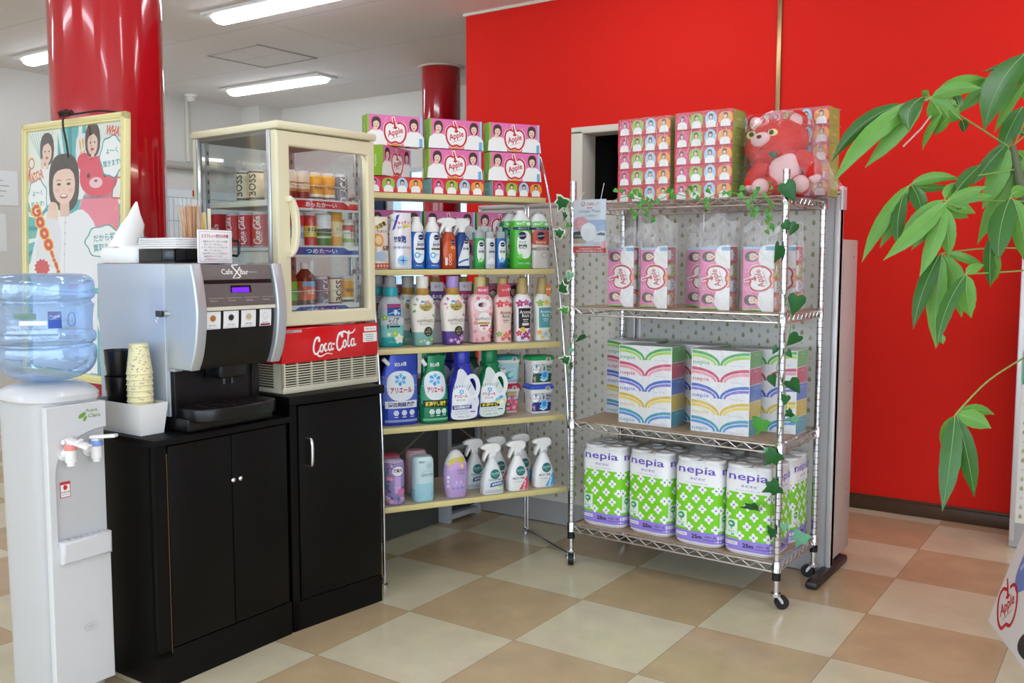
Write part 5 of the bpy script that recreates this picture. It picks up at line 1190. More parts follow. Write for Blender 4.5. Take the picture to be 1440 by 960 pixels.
def pink_handle():
    t = product('fabric_softener', 'pink softener bottle with an oval finger hole in the front row', 'bottle', g3s, 2, .470, .150)
    O = smooth_poly([(-.034, .003), (.034, .003), (.039, .02), (.043, .08), (.049, .13), (.049, .165), (.040, .190), (.022, .203), (-.022, .203), (-.040, .192), (-.050, .168), (-.049, .13), (-.043, .08), (-.039, .02)], 4)
    hole = [(-.005+.009*cos(2*pi*k/20), .158+.014*sin(2*pi*k/20)) for k in range(20)]
    mb = MB(); solid(mb, [O, hole], .058, .012, C('ecc3c6', .3)); S = plane(facing(0, -.029, 0))
    P, F = q_ring(.002, .160, .034, .022, .0); dec(mb, S, q_ring(-.001, .158, .036, .026, .016, 28), C('f1ecec'), 1)
    dec(mb, S, q_ell(.006, .088, .030, .040, 24), C('f3efee'), 1); dec(mb, S, q_text('レノア', 0, .112, .012, .006), C('4a4440'), 2); dec(mb, S, q_text('HAPPINESS', .0, .100, .066, .0125), C('3a3432'), 2)
    dec(mb, S, q_rect(.002, .083, .058, .009), C('c8a03c'), 2); dec(mb, S, q_text('アロマ', .002, .083, .03, .006), C('4a3a1c'), 3); dec(mb, S, q_rect(.006, .073, .038, .007), C('b02c48'), 2)
    for j in range(14): blossom(mb, S, (-.034, -.030, .034, .028, -.036, .036, -.028, .026, 0, -.034, .036, -.02, .02, .006)[j], (.05, .03, .055, .03, .115, .12, .016, .014, .020, .085, .145, .185, .186, .060)[j], .008, ('e07a92', 'f0a0b0', 'd85a78')[j % 3], 2)
    mb.build('body', t); lathe(MB(), [(.024, .200), (.026, .206), (.025, .232), (.024, .268), (.022, .272), (.001, .270)], C('c8b878', .3), 26).build('cap', t)
    mb = MB(); box(mb, (-.026, -.030, .203), (.026, -.0286, .232), C('d8527a')); dec(mb, plane(facing(0, -.030, .218)), q_text('限定の香り', 0, 0, .042, .012, 0, .02), 'white_print', 1); mb.build('neck_band', t)
pink_handle()
def aroma(x, y, label, base, panel, txt, fl, tagc=None, tagt='', round_tag=False):
    t = product('fabric_softener', label, 'bottle', g3s, 2, x, y)
    S = [(0, .034, .025, 4), (.006, .036, .027, 4), (.06, .033, .026, 4), (.13, .037, .028, 3.6), (.170, .040, .029, 3), (.188, .033, .026, 2.4), (.200, .022, .020, 2)]
    mb = MB(); sec(mb, S, C(base, .3), 40); F = front(S)
    if panel: dec(mb, F, q_poly([(-.026, .055), (.026, .055), (.028, .14), (-.028, .14)]), C(panel), 1)
    for j, (px, pz, r) in enumerate(((-.022, .160, .015), (.006, .163, .013), (.026, .155, .010), (-.024, .035, .012), (.006, .028, .015), (.024, .042, .010), (-.010, .016, .009), (.020, .014, .008))): blossom(mb, F, px, pz, r, fl[j % len(fl)], 2, mid='c89a5a')
    dec(mb, F, q_text('Aroma', .002, .124, .050, .014, 0, .01), C(txt), 3); dec(mb, F, q_text('Rich', .004, .108, .032, .014, 0, .01), C(txt), 3); dec(mb, F, q_rect(.004, .092, .026, .003, 2), C(txt), 3); dec(mb, F, q_text('柔軟剤', .004, .084, .02, .005), C(txt), 3)
    if panel == '1a1718': dec(mb, F, q_rect(.004, .072, .03, .011, 2), C('e9d2d6'), 3); dec(mb, F, q_ell(-.008, .050, .011, .011), C('e2c23a'), 4)
    mb.build('body', t); lathe(MB(), [(.022, .196), (.0235, .204), (.0235, .230), (.020, .236), (.020, .262), (.017, .267), (.001, .267)], C('b9a06a', .3), 24).build('cap', t)
    if tagc:
        mb = MB()
        if round_tag: dec(mb, plane(facing(.016, -.0285, .214)), q_ell(0, 0, .015, .026, 20), C(tagc), 1); dec(mb, plane(facing(.016, -.0285, .214)), q_text(tagt, 0, .004, .02, .01, 0, .03), 'white_print', 2)
        else: box(mb, (-.022, -.0282, .19), (.030, -.027, .241), C(tagc), T=Matrix.Rotation(-.04, 4, 'Y')); dec(mb, plane(facing(.006, -.0282, .215)), q_text(tagt, 0, .004, .04, .012, .08, .01), 'white_print', 1)
        mb.build('neck_tag', t)
rose = ('d83a58', 'e86a7c', 'c82848', '8ab06a', 'e8785c')
aroma(.572, .150, 'pink rose-print softener bottle with a red neck tag', 'edcfc4', None, '4a3a34', rose, 'd0505c', 'もっと香る')
aroma(.668, .160, 'white and black floral softener bottle in the front row of the third board', 'efeaec', '1a1718', 'f2eeee', ('b0307c', 'c84a94', '7a3a9a', 'd0386a'))
aroma(.765, .162, 'teal and white floral softener bottle with an orange neck tag at the right end', 'e9e8e0', '58a0a8', 'e8f2f2', ('9cc25a', 'e8d06a', 'd8e2b0', 'efb070', 'b8d0d8'), 'd98340', '新香', True)
aroma(.545, .272, 'rose-print softener bottle partly hidden behind the front pink rose one', 'e0c4b8', None, '4a3a34', rose)
aroma(.638, .28, 'black-panel softener bottle partly hidden behind the front black one', 'e6e0e2', '1a1718', 'f2eeee', ('b0307c', 'c84a94', '7a3a9a'))
aroma(.735, .284, 'softener bottle partly hidden behind the teal floral one at the right end', 'dcdad4', '8c8e90', 'e8eaea', ('b8b8b4', 'c8c4bc'))

# --- fourth board: detergents
g4s = 'laundry detergents on the fourth shelf board'
def swirl(mb, S, x, z, r, e=4):
    for k in range(6):
        a = pi*k/3+.3; dec(mb, S, q_poly([(x+r*.15*cos(a), z+r*.15*sin(a)), (x+r*.75*cos(a-.35), z+r*.75*sin(a-.35)), (x+r*cos(a+.12), z+r*sin(a+.12)), (x+r*.72*cos(a+.5), z+r*.72*sin(a+.5))]), C(('2f9ad8', '58b8e8')[k % 2]), e)
def hexa(x, z, w, h): return [(x-w*.5, z+h*.22), (x-w*.36, z+h*.42), (x, z+h*.5), (x+w*.36, z+h*.42), (x+w*.5, z+h*.22), (x+w*.44, z-h*.3), (x, z-h*.5), (x-w*.44, z-h*.3)]
def ariel_art(band, btxt, pcol, bc, green=False):
    def art(mb, F, k, h):
        dec(mb, F, q_rect(0, h*.5, k*1.84, h*.42, 14, 4), C(pcol), 1)
        for j in range(10): a = 2*pi*j/10; dec(mb, F, q_line([(k*.1*cos(a), h*.56+.03*sin(a)), (k*.88*cos(a), h*.56+h*.2*sin(a))], .0015), C('c9d2ec'), 1.5)
        dec(mb, F, q_ell(k*.0, h*.56, k*.72, h*.215, 32, 4, pw=2.5), C('dfe4ea'), 2)
        swirl(mb, F, -k*.02, h*.65, .026); dec(mb, F, q_text('アリエール', 0, h*.50, k*1.12, .022, 0, .04), C('b8202c'), 4)
        dec(mb, F, q_rect(0, h*.295, k*1.66, .028, 12), C(band), 3); dec(mb, F, q_text(btxt, 0, h*.295, k*1.4, .019, 0, .04), C(bc), 4)
        for j in range(3): dec(mb, F, q_ell(k*(-.3+.42*j), h*.175, .0115, .0115, 6), C('e6ebf2'), 3); dec(mb, F, q_ring(k*(-.3+.42*j), h*.175, .006, .006, .0015), C(pcol), 4); dec(mb, F, q_rect(k*(-.3+.42*j), h*.115, .016, .0025, 2), C('e6ebf2'), 3)
        dec(mb, F, q_rect(0, h*.06, k*1.7, .009, 12), C('8f9ac8' if not green else '6fb08c'), 2)
        dec(mb, F, q_text('約2.6倍', k*.05, h*.87, k*.62, .016, .05, .02), 'white_print', 4)
    return art
AB = ariel_art('dfe2ea', '漂白剤級洗浄', '5a6cc0', '26306c'); AG = ariel_art('14181a', '部屋干し消臭', '3c9a74', 'e8d83a', True)
pouch('detergent_pouch', 'big blue detergent refill pouch at the left end of the fourth shelf board', g4s, 3, .100, .100, .155, .272, 'foil_blue', AB, .45)
pouch('detergent_pouch', 'big green detergent refill pouch beside the blue one on the fourth shelf board', g4s, 3, .236, .080, .122, .265, 'foil_green', AG, .2, taper=.42)
def art_back(c):
    def art(mb, F, k, h):
        swirl(mb, F, k*.45, h*.86, .03); dec(mb, F, q_rect(k*.6, h*.45, k*.7, h*.6, 6), C('b8242e'), 1); dec(mb, F, q_rect(k*.6, h*.68, k*.72, .02, 6), C('e8e8ee'), 2)
        for j, ch in enumerate('消臭洗浄'): dec(mb, F, q_text(ch, k*.52, h*(.62-.1*j), .026, .024, 0, .04), 'white_print', 3)
    return art
pouch('detergent_pouch', 'blue refill pouch with a red strip half hidden behind the front blue pouch', g4s, 3, .145, .20, .14, .272, 'foil_navy', art_back(0), .1, False)
pouch('detergent_pouch', 'green refill pouch with a red strip half hidden behind the front green pouch', g4s, 3, .262, .158, .10, .270, 'foil_green', art_back(1), .1, False)
def art_bold(mb, F, k, h): dec(mb, F, q_text('BOLD', -k*.5, h*.78, k*.7, .02, 0, .02), C('9aa4d0'), 1); dec(mb, F, q_rect(-k*.4, h*.35, k*.8, .06, 6), C('3c58a0'), 1); dec(mb, F, q_rect(-k*.4, h*.12, k*.8, .02, 6), C('c8ccd8'), 1)
pouch('detergent_pouch', 'dark navy refill pouch peeping out at the far left behind the big blue pouch', g4s, 3, .066, .278, .11, .272, 'foil_navy', art_bold, .1, False)
def jug(x, y, label, colr, light, band, btxt, bc, front_=True):
    t = product('detergent_jug', label, 'bottle', g4s, 3, x, y)
    O = smooth_poly([(-.055, .010), (.052, .010), (.062, .02), (.066, .07), (.066, .115), (.058, .15), (.040, .185), (.028, .208), (.026, .228), (-.028, .228), (-.029, .205), (-.045, .175), (-.058, .13), (-.063, .08), (-.062, .02)], 4)
    hole = [(.0275+.0155*cos(2*pi*k/22)*1-.011*sin(2*pi*k/22), .135+.036*sin(2*pi*k/22)) for k in range(22)]
    mb = MB(); solid(mb, [O, hole], .084, .016, C(colr, .25)); S = plane(facing(0, -.042, 0))
    body = smooth_poly([(-.056, .011), (.038, .011), (.052, .05), (.055, .09), (.0, .195), (-.030, .208), (-.040, .17), (-.056, .12), (-.060, .06)], 4)
    dec(mb, S, q_poly(body), C(light), 1)
    dec(mb, S, q_ring(.0275, .135, .036, .054, .0185, 30) if True else None, C('e9ecf0'), 2)
    for k in range(7): dec(mb, S, q_line([(-.045+.008*k, .115), (-.05+.012*k, .145)], .0025), C(colr), 2)
    dec(mb, S, q_poly(hexa(-.022, .098, .07, .078)), C('eef0f4'), 3); swirl(mb, S, -.018, .118, .012, 4); dec(mb, S, q_text('アリエール', -.021, .100, .058, .013, 0, .04), C('b8202c'), 4); dec(mb, S, q_text('超抗菌', -.021, .085, .04, .007), C('7a808c'), 4)
    dec(mb, S, q_rect(-.016, .056, .084, .016), C(band), 3); dec(mb, S, q_text(btxt, -.016, .056, .07, .0115, 0, .04), C(bc), 4)
    for j in range(3): dec(mb, S, q_ring(-.038+.02*j, .036, .008, .008, .0015), C('9aa2b4'), 3)
    dec(mb, S, q_rect(.03, .036, .022, .004), C(colr), 3); dec(mb, S, q_text('液体洗たく洗剤', -.01, .018, .05, .006), C('6a7284'), 3)
    if colr[0] == '0':
        for j, (qx, qz, c) in enumerate(((.032, .084, '4aa6d8'), (.018, .076, '7cc4e4'), (.046, .068, 'f0dc5a'), (.022, .066, 'f0dc5a'), (.034, .064, 'e8f0f2'))): dec(mb, S, q_ell(qx, qz, .012, .007, 12, rot=.4), C(c), 3+.3*j)
    else:
        for j in range(5): dec(mb, S, q_poly([(.028+.012*cos(j*1.2), .074+.014*sin(j*1.2)), (.04+.012*cos(j*1.2), .082+.012*sin(j*1.2)), (.034+.014*cos(j*1.2), .066+.012*sin(j*1.2))]), C(('d8dcec', 'c4cae0')[j % 2]), 3)
    mb.build('body', t)
    lathe(MB(), [(.031, .222), (.033, .228), (.033, .270), (.030, .277), (.001, .277)], C(colr, .25), 28).build('cap', t)
jug(.362, .090, 'white and blue detergent bottle with an oval handle hole and blue cap', '2b33a4', 'dfe2ea', '26307c', '漂白剤級洗浄', 'e8ecf4')
jug(.492, .105, 'white and green detergent bottle with an oval handle hole and dark green cap', '0b7446', 'd6dfdd', '14181a', '部屋干し', 'e8d83a')
jug(.352, .245, 'blue-capped detergent bottle hidden behind the front blue handled one', '242a86', 'c9cee0', '26307c', '漂白剤級洗浄', 'e8ecf4')
jug(.484, .300, 'green-capped detergent bottle half hidden behind the front green handled one', '0a5a3a', 'b8c8c2', '14181a', '部屋干し', 'e8d83a')
def tub(x, y, z, label, lidc, panel, kind):
    t = thing('detergent_tub', label, 'tub', SH.p(x, y, BZ[3][0]+.001+z), SH.r, 'tubs of laundry capsules')
    S = [(0, .043, .036, 5), (.005, .046, .039, 5), (.085, .051, .043, 5), (.090, .054, .046, 5), (.104, .055, .047, 5)]
    mb = MB(); sec(mb, S, C('ecebea', .3), 44); F = front(S)
    if kind == 'ariel':
        dec(mb, F, q_rect(0, .048, .088, .078, 12, 3), C('c4c6c6'), 1); dec(mb, F, q_rect(.0, .028, .088, .038, 12, 2), C(panel), 2); dec(mb, F, q_ell(-.030, .066, .019, .020, 22), C('23282c'), 3); dec(mb, F, q_ell(-.031, .066, .017, .018, 22), C('eef0f2'), 3.6); swirl(mb, F, -.031, .074, .007, 4.4); dec(mb, F, q_text('アリエール', -.031, .063, .03, .007, 0, .04), C('b8202c'), 4.6)
        dec(mb, F, q_line([(-.005, .085), (.006, .074), (.004, .06)], .007), C(panel), 3); dec(mb, F, q_text('完全', .028, .075, .026, .014, 0, .05), C(panel), 4); dec(mb, F, q_text('洗浄', .028, .059, .026, .014, 0, .05), C(panel), 4)
        dec(mb, F, q_ell(.006, .038, .019, .020, 22, 2), C('7cc4ec'), 4); dec(mb, F, q_ell(.008, .040, .010, .012, 16), C('3a8ad8'), 5); dec(mb, F, q_ell(-.012, .042, .007, .006, 12), C('1c2a80'), 5)
        dec(mb, F, q_line([(-.012, .022), (.004, .015), (.022, .024)], .006), C('e8ecec'), 4); dec(mb, F, q_rect(-.036, .024, .006, .022), C('d87a80'), 4)
    elif kind == 'teal':
        dec(mb, F, q_rect(0, .048, .09, .082, 12, 3), C('a9d6dc'), 1); dec(mb, F, q_ell(-.030, .066, .018, .020, 18), C('f0efec'), 2); dec(mb, F, q_text('ボールド', -.030, .067, .03, .012, 0, .05), 'black_ink', 3); dec(mb, F, q_rect(.012, .072, .032, .026, 4), C('c9cfe2'), 2); dec(mb, F, q_text('フレッシュ', .012, .072, .028, .008), C('5a68a8'), 3)
        dec(mb, F, q_ell(.0, .036, .024, .016, 18, rot=.4), C('2aa3a6'), 2); dec(mb, F, q_ell(.008, .040, .015, .011, 16, rot=.4), C('b6e0e0'), 3); dec(mb, F, q_rect(0, .012, .088, .010, 10), C('b8a8d8'), 2); dec(mb, F, q_ell(.03, .082, .010, .008), C('f0e6a8'), 2)
    else:
        dec(mb, F, q_rect(0, .038, .09, .064, 12, 3), C('d65a74'), 1); dec(mb, F, q_rect(.008, .080, .05, .022, 5), C('b5a777'), 2); dec(mb, F, q_text('つめかえ用', .008, .080, .042, .010, 0, .02), C('f2ecd8'), 3); dec(mb, F, q_rect(0, .062, .088, .012, 10), C('b9c6e6'), 2)
        for j in range(8): blossom(mb, F, -.034+.0095*j, .022+.022*(j % 3), .010, ('f0a0b0', 'e87a92', 'c83a5c')[j % 3], 3)
        dec(mb, F, q_ell(-.006, .036, .014, .013, 16), C('8c2a50'), 5); dec(mb, F, q_ell(-.004, .038, .007, .008, 12), C('d8a0b8'), 6)
    mb.build('tub', t)
    L = [(.103, .0575, .0495, 5), (.106, .059, .051, 5), (.113, .059, .051, 5), (.120, .053, .045, 5), (.1205, .050, .042, 5)]
    mb = MB(); sec(mb, L, C(lidc, .35), 40); F2 = front([(.1, .059, .051, 5), (.12, .059, .051, 5)]); dec(mb, plane(facing(.02, -.0512, .107)), q_ell(0, 0, .012, .009), C('e9dcd8'), 1); dec(mb, plane(facing(.02, -.0512, .107)), q_ring(0, 0, .009, .0075, .002), C('3a2a2a'), 2); dec(mb, plane(facing(.02, -.0512, .107)), q_ell(0, 0, .004, .004), C('3a2a2a'), 2)
    mb.build('lid', t)
tub(.728, .125, 0, 'blue-lidded capsule tub under the green-lidded one at the right of the fourth board', '3a56c4', '1c3478', 'ariel')
tub(.730, .125, .1225, 'green-lidded capsule tub stacked on the blue-lidded one at the right', '1f9a54', '0f5a3a', 'ariel')
tub(.607, .197, 0, 'red-lidded floral capsule tub under the teal-lidded one', 'c02844', '', 'red')
tub(.607, .197, .1225, 'teal-lidded capsule tub stacked on the red-lidded one', '2b9c98', '', 'teal')

# --- lowest board: fresheners and cleaners
g5s = 'air fresheners and cleaners on the lowest shelf board'
def canister(x, y, label, base, top, arts):
    t = product('air_freshener', label, 'air freshener', g5s, 4, x, y)
    S = [(0, .038, .038, 2.4), (.006, .041, .041, 2.4), (.150, .041, .041, 2.4), (.165, .039, .039, 2.3), (.173, .030, .030, 2.2), (.175, .001, .001, 2)]
    mb = MB(); sec(mb, S, [C(base, .35)]*2+[C(base, .3)]+[C(top, .3)]*2, 36); arts(mb, front(S)); mb.build('container', t)
def art_violet(mb, F):
    rnd = random.Random(9)
    for j in range(44):
        x, z = rnd.uniform(-.036, .036), rnd.uniform(.012, .158)
        if abs(x-.002) < .016 and z > .03: continue
        if rnd.random() < .5: blossom(mb, F, x, z, rnd.uniform(.006, .011), ('b08ad0', '7a68b8', 'd890b8', 'e8d0e4')[j % 4], 1+.03*j)
        else: dec(mb, F, q_ell(x, z, .008, .004, 8, rot=rnd.random()*3), C(('4f7a6a', '6a8ea0', '58508a')[j % 3]), 1+.03*j)
    dec(mb, F, q_rect(.004, .09, .024, .09, 4, 6), C('c9a6dc'), 3); dec(mb, F, q_ell(.004, .132, .024, .021, 26, 3), C('6a5a9a'), 4); dec(mb, F, q_ell(.004, .132, .022, .019, 26, 3), C('eeeaf2'), 5); dec(mb, F, q_text('消臭力', .004, .134, .034, .014, 0, .05), C('2a2438'), 6); dec(mb, F, q_text('ラベンダー', .004, .068, .03, .008), C('f2ecf6'), 4); dec(mb, F, q_ell(.016, .05, .013, .012), C('d878a0'), 4); dec(mb, F, q_rect(.006, .01, .04, .014, 4), C('b48ad0'), 2)
def art_rosy(mb, F):
    for j in range(16): blossom(mb, F, -.032+.0043*j, .03+.03*(j % 5), .009, ('d84a6c', 'e88aa0', 'f0c0cc', '7a9a6a')[j % 4], 1+.03*j)
    dec(mb, F, q_rect(0, .165, .06, .006, 5), C('c83a5c'), 1)
canister(.060, .062, 'purple floral freshener can at the left front of the lowest board', '9a86bc', 'cdbcd8', art_violet)
canister(.082, .178, 'pink-red floral freshener can behind the purple one on the lowest board', 'd8a6b8', 'b84a66', art_rosy)
def savon(x, y, label, base, low, cap):
    t = product('air_freshener', label, 'air freshener', g5s, 4, x, y)
    S = [(0, .040, .036, 2.8), (.006, .043, .039, 2.8), (.05, .043, .039, 2.8), (.145, .043, .039, 2.8), (.165, .042, .038, 2.6), (.176, .034, .031, 2.4), (.179, .001, .001, 2)]
    mb = MB(); sec(mb, S, [C(low, .35)]*2+[C(base, .35)]*2+[C(cap, .3)]*2, 36); F = front(S); dec(mb, F, q_rect(0, .058, .07, .03, 10), C(low), .6)
    dec(mb, F, q_text('消臭元', -.014, .158, .024, .008, 0, .02), C('4a5a64'), 1); dec(mb, F, q_ring(.014, .142, .012, .013, .001), C('6a7a84'), 1); dec(mb, F, q_ring(.014, .142, .006, .007, .002), C('6a7a84'), 1); dec(mb, F, q_text('SAVON', .006, .106, .046, .013), C('4a565e'), 1); dec(mb, F, q_line([(-.014, .118), (.004, .124), (.026, .117)], .001), C('6a7a84'), 1)
    for j in range(6): dec(mb, F, q_ring(-.03+.012*j, .016+.008*(j % 3), .006, .005, .0012), C('8ab8c8'), 1)
    mb.build('container', t)
savon(.178, .058, 'pale blue freshener bottle with thin grey lettering on the lowest board', 'c6dfe2', '9fd0dc', 'd0e6e6')
savon(.197, .185, 'pale pink freshener bottle half hidden behind the pale blue one', 'e6c9d0', 'dcb4c4', 'dcaebc')
def oval_freshener():
    t = product('air_freshener', 'lilac tulip-shaped freshener bottle with a gold band on the lowest shelf board', 'air freshener', g5s, 4, .316, .048)
    S = [(0, .038, .026, 2.6), (.006, .041, .029, 2.6), (.05, .049, .033, 2.4), (.10, .0505, .034, 2.2), (.135, .046, .031, 2.2), (.165, .033, .024, 2.2), (.185, .018, .014, 2.2), (.191, .005, .004, 2)]
    mb = MB(); sec(mb, S, [C('b79ace', .3)]*4+[C('d2d4d0', .25)]*3, 40); F = front(S)
    dec(mb, F, q_poly([(-.042, .125), (-.036, .150), (-.02, .16), (.02, .166), (.033, .15), (.02, .138), (-.01, .146), (-.03, .13)]), C('c8b850'), 1); dec(mb, F, q_poly([(-.044, .112), (-.03, .132), (-.01, .146), (.02, .138), (.036, .148), (.042, .128), (.0, .122)]), C('c79ed8'), 1.4)
    dec(mb, F, q_text('Premium', .012, .112, .036, .010), C('6a5a3a'), 2); dec(mb, F, q_text('Aroma', .012, .100, .026, .009), C('6a5a3a'), 2); dec(mb, F, q_ell(.016, .128, .007, .009, rot=.4), C('e8c878'), 2)
    for j in range(8): dec(mb, F, q_ell(-.02+.006*j, .04+.012*(j % 3), .007, .005, 9, rot=j), C(('8a8ad0', 'b8a8e0', 'd8b8e0')[j % 3]), 1)
    for j, ch in enumerate('消臭力'): dec(mb, F, q_text(ch, -.040, .085-.018*j, .010, .013, 0, .04), C('f2eef6'), 2)
    mb.build('container', t)
oval_freshener()
def cleaner(x, y, label, kind):
    t = product('spray_cleaner', label, 'spray bottle', g5s, 4, x, y)
    base = 'dfe1e3' if kind == 0 else 'eceaea'
    S = [(0, .044, .026, 4), (.005, .047, .028, 4), (.05, .046, .028, 3.6), (.085, .038, .026, 3), (.115, .026, .022, 2.4), (.135, .017, .016, 2), (.142, .015, .015, 2)]
    mb = MB(); sec(mb, S, C(base, .25), 40); F = front(S)
    dec(mb, F, q_ell(.004, .082, .021, .020, 22, 3), C('1f7474'), 2); dec(mb, F, q_text('フレッシュ', .004, .085, .034, .011, .1, .03), 'white_print', 3); dec(mb, F, q_text('キレイ', .004, .075, .018, .006), C('bfe0dc'), 3)
    if kind == 0:
        dec(mb, F, q_text('プロ仕上げの洗浄', .002, .060, .058, .0085, 0, .02), C('3a3e48'), 2); dec(mb, F, q_poly([(-.020, .030), (.038, .036), (.040, .054), (-.016, .048)]), C('1d5aa4'), 2); dec(mb, F, q_text('消臭除菌', .010, .042, .044, .010, .1, .03), 'white_print', 3); dec(mb, F, q_rect(.030, .030, .022, .007, 3), C('a8d23a'), 2); dec(mb, F, q_rect(0, .012, .08, .014, 8), C('b9bcc0'), 1); dec(mb, F, q_rect(-.034, .045, .020, .025, 2), C('d6dce0'), 1)
    else:
        c = ('', 'd64a68', '5aa9dc')[kind]; dec(mb, F, q_poly([(-.004, .004), (.044, .004), (.044, .040), (.034, .062), (.022, .046)]), C(c), 1.4)
        for j in range(9): dec(mb, F, q_ell(.036-.009*(j % 3)+.003*(j//3), .010+.013*(j//3), .007, .006, 9, rot=j), C(('e88aa0', 'c83a5c', 'f0b0bc') [j % 3] if kind == 1 else ('8ac8ec', '4a98d4', 'b8def2')[j % 3]), 2)
        dec(mb, F, q_text('抱水すご消臭', -.006, .053, .052, .009, 0, .02), C('4a4e58'), 2); dec(mb, F, q_text('トイレ用洗浄', -.012, .038, .04, .005), C('7a8088'), 2)
    mb.build('body', t)
    mb = MB(); cyl(mb, (0, 0, .138), (0, 0, .156), .0145, C('c4c8ca', .3) if kind else C('d8dadc', .3)); mb.build('neck_ring', t)
    spray_head(MB(), .158, 'white_plastic', 1.05).build('trigger_head', t)
nm = ('clear', 'pink', 'blue')
for i, (x, y) in enumerate(((.470, .035), (.590, .045), (.716, .055))):
    cleaner(x, y, ('clear trigger cleaner with a blue label band, front of the lowest board', 'white trigger cleaner with a pink corner, front of the lowest board', 'white trigger cleaner with a light blue corner, front of the lowest board')[i], i)
for i, (x, y) in enumerate(((.445, .155), (.555, .165), (.672, .172))):
    cleaner(x, y, ('clear trigger cleaner behind the front clear one on the lowest board', 'white trigger cleaner behind the pink-cornered one on the lowest board', 'white trigger cleaner behind the blue-cornered one on the lowest board')[i], i)
# ================================================================ chrome wire rack
RK = Fr(.20, .787, -1.5); RW_, RD = .868, .41
RZ = (.165, .595, 1.058, 1.472)
def wire_rack():
    t = thing('wire_rack', 'chrome four-tier wire rack on castors loaded with tissue and toilet paper', 'rack', RK.p(0, 0), RK.r)
    for x, sx in ((0, -1), (RW_, 1)):
        for y, sy in ((0, -1), (RD, 1)):
            mb = MB(); z = .125; cyl(mb, (x, y, .10), (x, y, 1.56 if y == 0 else 1.476), .0127, 'chrome', n=18)
            top = 1.56 if y == 0 else 1.474
            while z < top:
                cyl(mb, (x, y, z), (x, y, z+.0022), .0131, 'brushed_dark', n=18, caps=False); z += .0254
            p = mb.build('post', t)
            mb = MB(); cyl(mb, (x, y, .052), (x, y, .12), .0105, 'chrome', n=14); cyl(mb, (x, y, .105), (x, y, .135), .0155, 'black_rubber', n=16); s = mb.build('caster', p)
            a = radians((-60, 20, 35, 180)[(sx > 0)*2+(sy > 0)]); c, n = cos(a), sin(a); ox, oy = .018*c, .018*n
            mb = MB(); cyl(mb, (x, y, .046), (x, y, .058), .018, 'chrome', n=16)
            T = Matrix.Translation((x+ox*.6, y+oy*.6, 0)) @ Matrix.Rotation(a, 4, 'Z')
            solid(mb, [[(-.014, .05), (.000, .05), (.013, .032), (.013, .021), (.006, .022), (-.003, .036)]], .003, .001, 'chrome', T @ Matrix.Translation((0, .0135, 0))); solid(mb, [[(-.014, .05), (.000, .05), (.013, .032), (.013, .021), (.006, .022), (-.003, .036)]], .003, .001, 'chrome', T @ Matrix.Translation((0, -.0135, 0)))
            cyl(mb, (.010, -.0105, .0245), (.010, .0105, .0245), .0245, 'black_rubber', n=28, T=T)
            mb.build('caster_wheel', p)
    for z in RZ:
        mb = MB(); w = .0028
        for y in (-.006, RD+.006):
            for dz in (0, -.027): tube(mb, [(.012, y, z+dz-.003), (RW_-.012, y, z+dz-.003)], w*1.15, 'steel_wire', 6)
            zig = []; k = 0; x = .018
            while x < RW_-.014: zig.append((x, y, z-.005-(.020 if k % 2 else 0))); x += .030; k += 1
            tube(mb, zig, w*.85, 'steel_wire', 5)
        for x in (-.004, RW_+.004):
            for dz in (0, -.027): tube(mb, [(x, .012, z+dz-.003), (x, RD-.012, z+dz-.003)], w*1.15, 'steel_wire', 6)
            zig = []; k = 0; y = .018
            while y < RD-.014: zig.append((x, y, z-.005-(.020 if k % 2 else 0))); y += .022; k += 1
            tube(mb, zig, w*.85, 'steel_wire', 5)
        for k in range(33): x = .02+k*(RW_-.04)/32; tube(mb, [(x, -.004, z-.002), (x, RD+.004, z-.002)], .0018, 'steel_wire', 5)
        for k in range(3): y = .1+k*.105; tube(mb, [(0, y, z-.007), (RW_, y, z-.007)], .0026, 'steel_wire', 5)
        for x in (0, RW_):
            for y in (0, RD): lathe(mb, [(.0155, z-.032), (.0185, z-.030), (.0165, z+.006), (.014, z+.010)], 'chrome', 18, (x, y, 0))
        mb.build('wire_shelf', t)
wire_rack()
for z, lb in ((RZ[0], 'beige board lining the lowest tier of the wire rack'), (RZ[1], 'brown board lining the wire rack tier under the coloured tissue packs'), (RZ[2], 'brown board lining the wire rack tier under the bagged pink boxes')):
    tag(box(MB(), (.018, .004, 0), (RW_-.018, RD-.002, .0035), 'ply').build('shelf_liner', None, RK.p(0, 0, z+.0005), RK.r), lb, 'board', 'boards lining the wire rack')
def rk(x, y, z): return RK.p(x, y, z)

